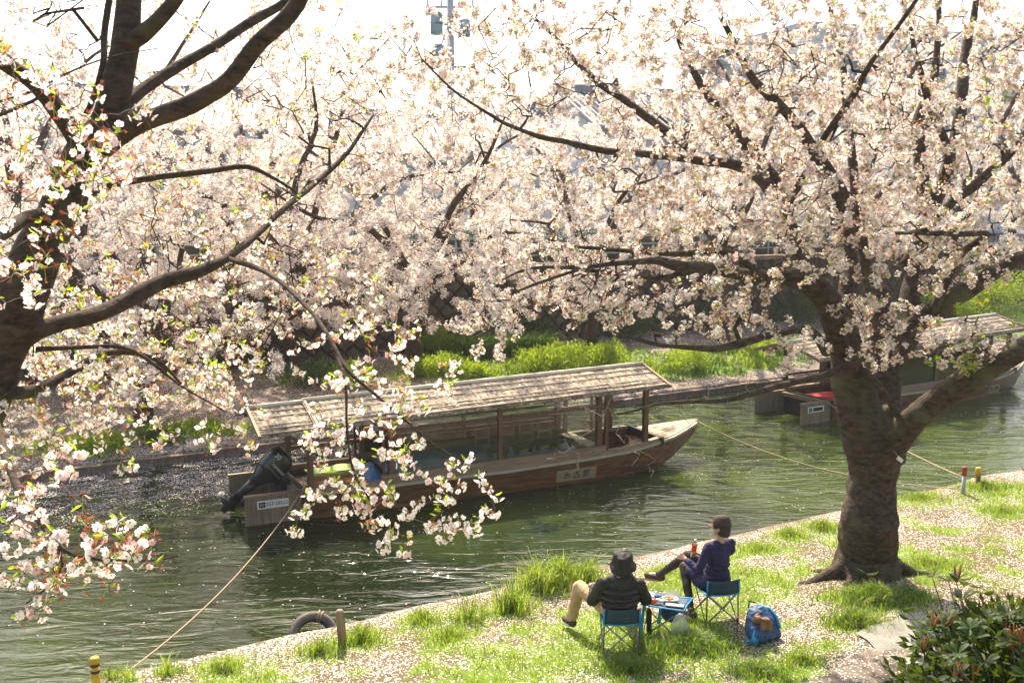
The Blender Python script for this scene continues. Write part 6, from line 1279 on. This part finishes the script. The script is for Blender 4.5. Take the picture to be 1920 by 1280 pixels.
def shoe(root, ank, toe, mat='shoe', sole='sole'):
    a = Vector(ank); t = Vector(toe); d = (t - a); d.z = d.z; L = d.length; dn = d.normalized(); mb = MB(); mb.capsule(a - dn * .045 + Vector((0, 0, -.015)), a + dn * L * .45 + Vector((0, 0, -.01)), .048, .042, 12); mb.capsule(a + dn * L * .4 + Vector((0, 0, -.015)), t - dn * .03 + Vector((0, 0, -.01)), .043, .038, 12); mb.capsule(a + Vector((0, 0, .03)), a + Vector((0, 0, -.01)), .043, .048, 12)
    o = mb.build('shoe', M[mat], root, True); rm(o, .010, 2)
    if sole:
        s = dn.cross(Vector((0, 0, 1))).normalized(); up = s.cross(dn); mb = MB(); rr_ = []
        for z in (-.062, -.040):
            ring = []
            for k in range(16):
                th = 2 * math.pi * k / 16; q = math.cos(th); ring.append(a + dn * (L * .42 + q * (L * .5 + .03)) + s * math.sin(th) * (.044 + .006 * (q > 0)) + up * z)
            rr_.append(ring)
        mb.loft(rr_); mb.build('sole', M[sole], o, True)
# ---- person in black vest
pm = empty('person', (MX, MY, gm)); tag(pm, 'person in black hat, black quilted vest and khaki trousers on the left chair', 'person')
J = dict(hipL=(-.10, .05, .43), hipR=(.10, .05, .43), knL=(-.42, .50, .52), knR=(.16, .50, .56), anL=(-.51, .52, .11), anR=(.18, .78, .11), shL=(-.205, -.13, .80), shR=(.205, -.13, .80), elL=(-.30, .03, .55), elR=(.305, .02, .56), wrL=(-.26, .25, .64), wrR=(.08, .28, .64), hd=(.015, -.13, 1.02))
mb = MB()
mb.ball(J['hd'], (.078, .092, .112), 16, 12); face(mb, J['hd'], (-.05, 1, .12), (0, 0, 1)); mb.capsule((0, -.15, .86), (.01, -.135, .95), .058, .052)
mb.capsule((0, .02, .47), (0, -.07, .70), .095, .095); mb.capsule((-.12, -.11, .79), (.12, -.11, .79), .06, .06)
for s in 'LR':
    mb.capsule(J['sh' + s], J['el' + s], .052, .042); mb.capsule(J['el' + s], J['wr' + s], .042, .028); mb.capsule(J['hip' + s], J['kn' + s], .078, .052); mb.capsule(J['kn' + s], J['an' + s], .052, .036)
mb.capsule(J['anL'], (-.55, .62, .05), .04, .035); mb.capsule(J['anR'], (.19, .90, .05), .04, .035)
hand(mb, J['wrL'], (-.2, .9, -.1), (0, 0, 1), .35, 1.0, 1); hand(mb, J['wrR'], (-.5, .8, .1), (0, 0, 1), .5, 1.0, -1)
o = mb.build('body', M['skin'], pm, True); rm(o, .0075, 2)
mb = MB()
for s in 'LR':
    k_ = Vector(J['kn' + s]); h_ = Vector(J['hip' + s]); a_ = Vector(J['an' + s]); mb.capsule(h_, k_, .098, .078, 14); mb.capsule(k_, k_ + (a_ - k_) * .85, .078, .066, 14); mb.capsule(k_ + (a_ - k_) * .75, k_ + (a_ - k_) * .93, .070, .068, 14)
    for f in (.3, .55, .75): q = h_ + (k_ - h_) * f; mb.ball(q + Vector((0.02 if s == 'L' else -.02, .0, .012)), (.088, .03, .085), rot=(0, 0, .6 if s == 'L' else 0))
mb.capsule((-.09, .02, .45), (.09, .02, .45), .125, .125, 14)
o = mb.build('trousers', M['khaki'], pm, True); rm(o, .012, 2); fold(o, .028)
mb = MB()
for z, w_, t_, y in ((.44, .20, .155, .0), (.52, .215, .165, -.03), (.60, .235, .175, -.06), (.68, .245, .175, -.085), (.76, .24, .16, -.105), (.835, .185, .125, -.125)): mb.ball((0, y, z), (w_, t_, .054), 20, 10, rot=(R(14), 0, 0)); 
mb.capsule((-.06, -.03, .46), (.0, -.09, .80), .13, .12); mb.capsule((.06, -.03, .46), (.0, -.09, .80), .13, .12)
o = mb.build('vest', M['puffer'], pm, True); rm(o, .010, 1); fold(o, .020)
mb = MB()
for s in 'LR':
    mb.capsule(J['sh' + s], J['el' + s], .078, .070, 14); e_ = Vector(J['el' + s]); w_ = Vector(J['wr' + s]); mb.capsule(e_, e_ + (w_ - e_) * .9, .070, .046, 14)
    for f in (.35, .6, .85): q = Vector(J['sh' + s]).lerp(e_, f); mb.ball(q, (.078, .074, .026), rot=(.2, .4 if s == 'L' else -.4, 0))
mb.capsule((-.12, -.13, .83), (.12, -.13, .83), .075, .075)
o = mb.build('sleeves', M['black_cloth'], pm, True); rm(o, .011, 1); fold(o, .03)
mb = MB(); mb.tube([(.105 * math.cos(a), -.13 + .10 * math.sin(a), .885 + .015 * math.sin(a + 1)) for a in np.linspace(0, 2 * math.pi, 17)], .040, 10, cap=False); mb.ball((0, -.235, .83), (.10, .05, .065)); o = mb.build('hood', M['black_cloth'], pm, True); rm(o, .010, 1)
def bucket(root, c, mat, tilt, rz=0, brim=.150, h_=.135, r0=.098, wav=.10, name='hat'):
    n = 28; rings = []
    for r_, z, w_ in ((.004, h_, 0), (r0 * .62, h_ * .985, .02), (r0 * .90, h_ * .90, .03), (r0 * .98, h_ * .55, .03), (r0 * 1.03, h_ * .12, .02), (r0 * 1.18, -.012, wav * .5), (brim, -.050, wav), (brim * .985, -.056, wav), (r0 * 1.10, -.014, wav * .4), (r0 * .96, .02, 0)):
        rings.append([(r_ * (1 + w_ * math.sin(3 * t + 1)) * math.cos(t), r_ * (1.08 + w_ * math.sin(2 * t)) * math.sin(t), z + w_ * .10 * math.sin(5 * t + r_ * 40)) for t in [2 * math.pi * k / n for k in range(n)]])
    mb = MB(); mb.loft(rings); o = mb.build(name, M[mat], root, True, loc=c, rot=(tilt, 0, rz)); q = o.modifiers.new('s', 'SUBSURF'); q.levels = 2; q.render_levels = 2; fold(o, .03); return o
bucket(pm, (.015, -.145, 1.05), 'black_cloth', R(20), brim=.152, h_=.15, r0=.114)
mb = MB(); mb.ball((.03, -.245, 1.085), (.007, .005, .007)); mb.build('hat_badge', M['white'], pm, True)
mb = MB(); mb.ball((.015, -.155, .985), (.088, .085, .06)); mb.build('hair', M['hair'], pm, True)
shoe(pm, (-.515, .525, .085), (-.60, .68, .068)); shoe(pm, (.18, .78, .085), (.20, .95, .07))
# ---- person in indigo top
pw = empty('person', (WX, WY, gw)); tag(pw, 'person in brown cap and indigo top with crossed legs, holding a red bottle', 'person')
K = dict(hipL=(-.09, .03, .45), hipR=(.09, .10, .46), knL=(-.34, .30, .53), knR=(-.28, .38, .65), anL=(-.31, -.08, .10), anR=(-.60, .64, .29), shL=(-.125, -.13, .93), shR=(.165, .02, .93), elL=(-.25, -.14, .64), elR=(.13, .22, .66), wrL=(-.385, .02, .735), wrR=(-.15, .24, .71), hd=(.025, -.075, 1.165))
fd = Vector((-.80, .58, -.05)).normalized(); mb = MB(); hd = Vector(K['hd'])
mb.ball(hd, (.088, .080, .108), 16, 12, rot=(0, 0, R(-30))); rv, uv = face(mb, hd, fd, (0, 0, 1)); mb.capsule((.03, -.05, .97), hd - Vector((-.005, .0, .085)), .052, .048)
mb.capsule((0, .06, .48), (.01, -.02, .72), .09, .085); mb.capsule(Vector(K['shL']) * .7 + Vector((.03, -.05, .94)) * .3, Vector(K['shR']) * .7 + Vector((.03, -.05, .94)) * .3, .045, .045); mb.capsule((-.03, -.05, .80), (.06, .0, .80), .07, .07)
for s in 'LR':
    mb.capsule(K['sh' + s], K['el' + s], .046, .038); mb.capsule(K['el' + s], K['wr' + s], .038, .025); mb.capsule(K['hip' + s], K['kn' + s], .072, .050); mb.capsule(K['kn' + s], K['an' + s], .050, .033)
mb.capsule(K['anL'], (-.38, .03, .05), .038, .03); mb.capsule(K['anR'], (-.74, .69, .27), .036, .028)
hand(mb, K['wrL'], (-.45, .25, .35), (-.2, -.5, .7), .5, .95, 1); hand(mb, K['wrR'], (-.85, .25, .2), (.2, .3, .9), .8, .95, -1)
o = mb.build('body', M['skin'], pw, True); rm(o, .0075, 2)
mb = MB()
for s in 'LR': k_ = Vector(K['kn' + s]); a_ = Vector(K['an' + s]); mb.capsule(K['hip' + s], k_, .088, .064, 14); mb.capsule(k_, k_ + (a_ - k_) * .45, .064, .058, 14); mb.capsule(k_ + (a_ - k_) * .45, k_ + (a_ - k_) * .97, .058, .042, 14)
o = mb.build('leggings', M['legging'], pw, True); rm(o, .011, 2); fold(o, .014)
mb = MB(); mb.capsule((-.02, .05, .47), (.03, .05, .50), .155, .155, 16); mb.capsule((.0, .03, .52), (.02, -.03, .82), .145, .135, 16); mb.capsule((-.08, -.09, .86), (.13, .02, .86), .095, .095, 14)
mb.capsule(Vector(K['shL']) + Vector((.03, .01, 0)), Vector(K['shR']) - Vector((.03, .01, 0)), .070, .070, 14); mb.capsule(K['hipL'], Vector(K['hipL']).lerp(Vector(K['knL']), .62), .118, .098, 14); mb.capsule((-.10, -.02, .44), (-.22, .08, .42), .09, .06, 14); mb.capsule(K['hipR'], Vector(K['hipR']).lerp(Vector(K['knR']), .5), .11, .09, 14)
for s in 'LR':
    e_ = Vector(K['el' + s]); w_ = Vector(K['wr' + s]); mb.capsule(K['sh' + s], e_, .066, .054, 14); mb.capsule(e_, e_ + (w_ - e_) * .82, .054, .042, 14)
    for f in (.3, .6, .85): mb.ball(Vector(K['sh' + s]).lerp(e_, f), (.066, .064, .02), rot=(.3, -.3, 0))
for q, z in ((0, .6), (1, .68), (2, .56)): mb.ball((.01, .0 - q * .01, z), (.165, .15, .018), rot=(R(8), R(6 - 8 * q), 0))
o = mb.build('top', M['indigo'], pw, True); rm(o, .010, 1); fold(o, .032)
mb = MB(); mb.ball(hd + Vector((.025, -.018, -.02)), (.094, .088, .098), 16, 12); mb.ball(hd + Vector((.055, -.035, -.075)), (.052, .052, .045)); o = mb.build('hair', M['hair'], pw, True); rm(o, .010, 1)
n = 28; rings = []; az_ = math.atan2(fd.y, fd.x)
for r_, z in ((.004, .142), (.055, .138), (.092, .112), (.106, .06), (.109, .02), (.108, -.005), (.10, -.006)): rings.append([(r_ * 1.04 * math.cos(t), r_ * math.sin(t), z) for t in [2 * math.pi * k / n for k in range(n)]])
mb = MB(); mb.loft(rings); cap = mb.build('cap', M['hat_brown'], pw, True, loc=hd + Vector((.012, -.01, .012)), rot=(R(6), R(10), az_))
mb = MB(); mb.loft([[(math.cos(t) * (.104 + e), math.sin(t) * (.104 + e * .8), -.008 + q + e * .35 + .01 * math.cos(2 * t)) for t in np.linspace(-1.35, 1.35, 15)] for e, q in ((0, 0), (.068, -.004), (.068, .004), (0, .010))], cap=False); mb.build('brim', M['hat_brown'], cap, True)
mb = MB(); mb.lathe([(.1095, .005), (.1115, .008), (.1105, .026), (.1085, .028)], 28, cap=False); mb.build('hat_band', M['black_cloth'], cap, True)
ear = hd - rv * .088 - uv * .03; mb = MB(); mb.ball(ear if (ear - hd).dot(Vector((0, -1, 0))) > 0 else hd + rv * .088 - uv * .03, .009); mb.build('earphone', M['white'], pw, True)
shoe(pw, (-.61, .65, .27), (-.78, .70, .275), 'shoe', 'rope'); shoe(pw, (-.31, -.08, .085), (-.40, .08, .068))
hb = Vector(K['wrR']) + Vector((-.085, .035, .03)) + Vector((WX, WY, gw))
e = empty('drink_bottle', hb + Vector((0, 0, -.04))); e.rotation_euler = (R(8), R(5), 0); tag(e, 'small bottle of red drink held upright by the person in the indigo top', 'bottle')
mb = MB(); mb.lathe([(.004, 0), (.030, .002), (.033, .012), (.033, .035)], 16); mb.build('base', M['bottle'], e, True); mb = MB(); mb.lathe([(.0325, .035), (.0335, .037), (.0335, .128), (.032, .130)], 16); mb.build('label', M['red_drink'], e, True); mb = MB(); mb.lathe([(.0325, .13), (.026, .15), (.015, .172), (.0135, .185)], 16); mb.build('neck', M['bottle'], e, True); mb = MB(); mb.lathe([(.016, .182), (.016, .202), (.003, .203)], 14); mb.build('cap', M['white'], e, True)
# ---- folding table
TX, TY = 1.83, 11.22; gt = gz(TX, TY) + .015
tb_ = empty('folding_table', (TX, TY, gt), R(-24)); tag(tb_, 'low folding camp table with navy top and bright blue edging between the two chairs', 'table')
H2 = .40; cs = [(-.24, -.19), (.24, -.19), (.24, .19), (-.24, .19)]
for k in range(4):
    c0 = cs[k]; c1 = cs[(k + 1) % 4]
    for u, v in ((c0, c1), (c1, c0)): mb = MB(); mb.tube([(u[0], u[1], 0), (v[0] * .96, v[1] * .96, H2 - .01)], .0085, 8); mb.build('leg', M['steel'], tb_, True)
n_ = 9; X, Y = np.meshgrid(np.linspace(-.25, .25, n_), np.linspace(-.20, .20, n_), indexing='ij'); Z = H2 - .012 * (1 - (X / .25) ** 2) * (1 - (Y / .2) ** 2); i, j = np.meshgrid(np.arange(n_ - 1), np.arange(n_ - 1), indexing='ij')
o = link('table_top', np_mesh('table_top', np.stack([X, Y, Z], -1).reshape(-1, 3), np.stack([i * n_ + j, (i + 1) * n_ + j, (i + 1) * n_ + j + 1, i * n_ + j + 1], -1).reshape(-1, 4), [M['navy']], None, True), tb_); q = o.modifiers.new('t', 'SOLIDIFY'); q.thickness = .008
mb = MB(); mb.tube([(x, y, H2 + .004 + z) for x, y, z in ((-.255, -.205, 0), (0, -.19, -.012), (.255, -.205, 0), (.24, 0, -.01), (.255, .205, 0), (0, .19, -.012), (-.255, .205, 0), (-.24, 0, -.01), (-.255, -.205, 0))], .0105, 8, cap=False); mb.build('edging', M['blue_trim'], tb_, True)
for x, L_ in ((-.235, .40), (-.03, .20)): mb = MB(); mb.box((x, -.212, H2 - L_ / 2), (.034, .006, L_), (0, R(5), 0)); mb.build('strap', M['blue_trim'], tb_)
mb = MB(); mb.ball((.06, -.02, .28), (.13, .11, .11), 14, 9); mb.build('storage_pouch', M['pack_navy'], tb_, True)
def on_t(name, x, y, lab, cat, rz=0, dz=0): 
    q = tb_.matrix_basis @ Vector((x, y, H2 + .004 + dz)); e = empty(name, q, R(-24) + rz); return tag(e, lab, cat)
t = on_t('food_tray', .03, .02, 'pale plastic tray of brown food in the middle of the folding table', 'tray', .5); rings = [rrect(0, 0, .075, .055, 0, 16), rrect(0, 0, .095, .072, .035, 16), rrect(0, 0, .090, .067, .035, 16), rrect(0, 0, .070, .05, .006, 16)]; mb = MB(); mb.loft(rings); mb.build('dish', M['tray'], t, True)
for k in range(7): mb = MB(); mb.ball((.045 * math.cos(k * 2.4) * (k / 7), .035 * math.sin(k * 2.4) * (k / 7), .02 + .002 * k), (.018, .014, .012), 8, 6); mb.build('morsel', M['food'], t, True)
mb = MB(); mb.box((.06, .075, .055), (.15, .004, .09), (R(-35), 0, 0)); mb.build('lid', M['bag'], t)
t = on_t('pouch', -.10, .11, 'flat dark navy pouch at the far left of the folding table', 'pouch', .3); mb = MB(); mb.box((0, 0, .018), (.16, .11, .032)); mb.build('case', M['navy'], t, bevel=.012); mb = MB(); mb.box((0, -.056, .022), (.14, .004, .006)); mb.build('zip', M['blue_trim'], t)
t = on_t('small_bottle', -.17, -.12, 'small red drink bottle with yellow cap lying on the folding table', 'bottle', -.2, .03); mb = MB(); mb.tube([(-.03, 0, 0), (-.02, 0, 0), (.06, 0, 0), (.08, 0, 0)], [.018, .030, .030, .022], 12); mb.build('body', M['red_drink'], t, True); mb = MB(); mb.tube([(-.03, 0, 0), (-.055, 0, 0)], .018, 12); mb.build('cap', M['yellow_cap'], t, True)
t = on_t('crumpled_paper', -.06, -.10, 'crumpled white paper beside the red bottle on the folding table', 'paper'); mb = MB(); rs = random.Random(3)
for k in range(7): mb.ball((rs.uniform(-.04, .04), rs.uniform(-.03, .03), .022 + rs.uniform(0, .02)), (.028, .022, .018), 6, 5)
mb.build('wad', M['paper'], t)
t = on_t('chopsticks', -.02, .08, 'pair of pale wooden chopsticks laid across the folding table', 'chopsticks', .9); 
for q in (-.006, .008): mb = MB(); mb.tube([(-.11, q, .03), (.11, q * 1.6, .045)], [.0035, .0022], 6); mb.build('stick', M['tray'], t, True)
t = on_t('paper_sheet', -.26, .13, 'white paper plate overhanging the far left corner of the folding table', 'plate', .2); mb = MB(); mb.box((-.02, 0, .004), (.17, .12, .005), (0, R(6), 0)); mb.build('sheet', M['paper'], t, bevel=.002); mb = MB(); mb.box((-.02, 0, .009), (.13, .085, .003), (0, R(6), 0)); mb.build('liner', M['tray'], t)
t = on_t('flat_box', .12, -.10, 'long flat grey box along the near edge of the folding table', 'box', .1); mb = MB(); mb.box((0, 0, .010), (.22, .08, .016)); mb.build('panel', M['steel'], t, bevel=.004)
# things hanging from the table
q = tb_.matrix_basis @ Vector((.22, -.235, H2 - .02)); e = empty('plastic_bag', q, R(-15)); tag(e, 'clear plastic rubbish bag hanging from the right corner of the folding table', 'bag')
rings = []
for z, rx, ry in ((0, .02, .012), (-.03, .045, .028), (-.08, .075, .05), (-.16, .10, .065), (-.24, .105, .07), (-.30, .085, .055), (-.335, .045, .03), (-.35, .01, .01)):
    rings.append([((rx * (1 + .13 * math.sin(5 * t + z * 20))) * math.cos(t) + .05 * (-z), ry * (1 + .16 * math.cos(7 * t - z * 30)) * math.sin(t), z + .008 * math.sin(6 * t)) for t in [2 * math.pi * k / 22 for k in range(22)]])
mb = MB(); mb.loft(rings); mb.build('film', M['bag'], e, True); mb = MB(); mb.tube([(.0, -.03, -.02), (.01, -.055, -.12), (.02, -.068, -.24), (.02, -.05, -.33)], .004, 5); mb.build('printed_line', M['blue_trim'], e, True); mb = MB(); mb.ball((.02, .0, -.29), (.05, .035, .03), 8, 6); mb.build('rubbish', M['paper'], e, True)
q = tb_.matrix_basis @ Vector((-.16, -.20, H2 - .02)); e = empty('hanging_pouch', q, R(-24)); tag(e, 'narrow black umbrella sleeve hanging under the left corner of the folding table', 'pouch')
mb = MB(); mb.loft([rrect(0, 0, .018, .015, -.02), rrect(0, 0, .032, .022, -.06), rrect(.005, 0, .030, .022, -.28), rrect(.01, 0, .022, .016, -.33)]); mb.build('sleeve', M['black_cloth'], e, True); mb = MB(); mb.tube([(0, 0, .02), (0, 0, -.03)], .004, 5); mb.build('cord', M['black_matte'], e, True)
# ---- backpack
pb = GG(1428, 1196); e = empty('backpack', pb, R(20)); tag(e, 'navy and bright blue backpack with a brown jacket in its open top', 'backpack')
mb = MB(); mb.loft([rrect(0, -.02, .15, .10, 0), rrect(0, -.01, .19, .14, .05), rrect(.01, .02, .185, .14, .14), rrect(.02, .06, .16, .12, .24), rrect(.02, .10, .11, .08, .32), rrect(.02, .12, .06, .05, .345)]); mb.ball((-.08, -.12, .09), (.10, .06, .08)); mb.capsule((.15, -.10, .06), (.14, .04, .24), .045, .04); mb.capsule((-.15, -.06, .08), (-.10, .10, .24), .05, .04)
for a_, b_ in (((-.12, -.13, .16), (.02, -.14, .20)), ((.02, -.14, .06), (.14, -.12, .10)), ((-.02, .02, .30), (.10, .10, .30))): mb.capsule(a_, b_, .022, .018)
o = mb.build('sack', M['pack_navy'], e, True); rm(o, .010, 1); fold(o, .03)
mb = MB(); rs = random.Random(9)
for k in range(12): mb.ball((-.05 + rs.uniform(-.07, .06), -.07 + rs.uniform(-.05, .10), .225 + rs.uniform(-.06, .06)), (rs.uniform(.07, .10), rs.uniform(.03, .05), rs.uniform(.04, .06)), rot=(rs.uniform(-1, 1), rs.uniform(-1, 1), rs.uniform(0, 3)))
o = mb.build('jacket', M['brown_cloth'], e, True); rm(o, .010, 1); fold(o, .03)
mb = MB(); mb.tube([(.03, .14, .34), (.13, .05, .32), (.17, -.03, .25), (.17, -.11, .14)], .018, 8); mb.build('zip_trim', M['blue_trim'], e, True)
mb = MB(); mb.tube([(-.14, -.08, .14), (-.20, -.12, .06), (-.23, -.08, .02), (-.20, .0, .02)], .022, 8); mb.build('shoulder_strap', M['blue_trim'], e, True); mb = MB(); mb.ball((-.17, -.13, .05), (.045, .03, .05)); mb.build('side_pocket', M['blue_trim'], e, True)
mb = MB(); mb.tube([(-.06, .20, .30), (-.02, .24, .36), (.05, .22, .34)], .010, 8); mb.build('grab_loop', M['pack_navy'], e, True)

# ================================================================== HAZE
hz = MB(); hz.box((10, 50, 9.0), (340, 180, 22.0)); hz_ = hz.build('haze', [bpy.data.materials.new('haze')]); tag(hz_, 'pale spring haze filling the air', kind='stuff')
hm = hz_.data.materials[0]; hm.use_nodes = True; hm.node_tree.nodes.clear(); ho = hm.node_tree.nodes.new('ShaderNodeOutputMaterial'); hv = hm.node_tree.nodes.new('ShaderNodeVolumePrincipled')
hv.inputs['Color'].default_value = (0.92, 0.93, 0.95, 1); hv.inputs['Density'].default_value = 0.0006; hv.inputs['Anisotropy'].default_value = 0.3; hm.node_tree.links.new(hv.outputs[0], ho.inputs['Volume'])
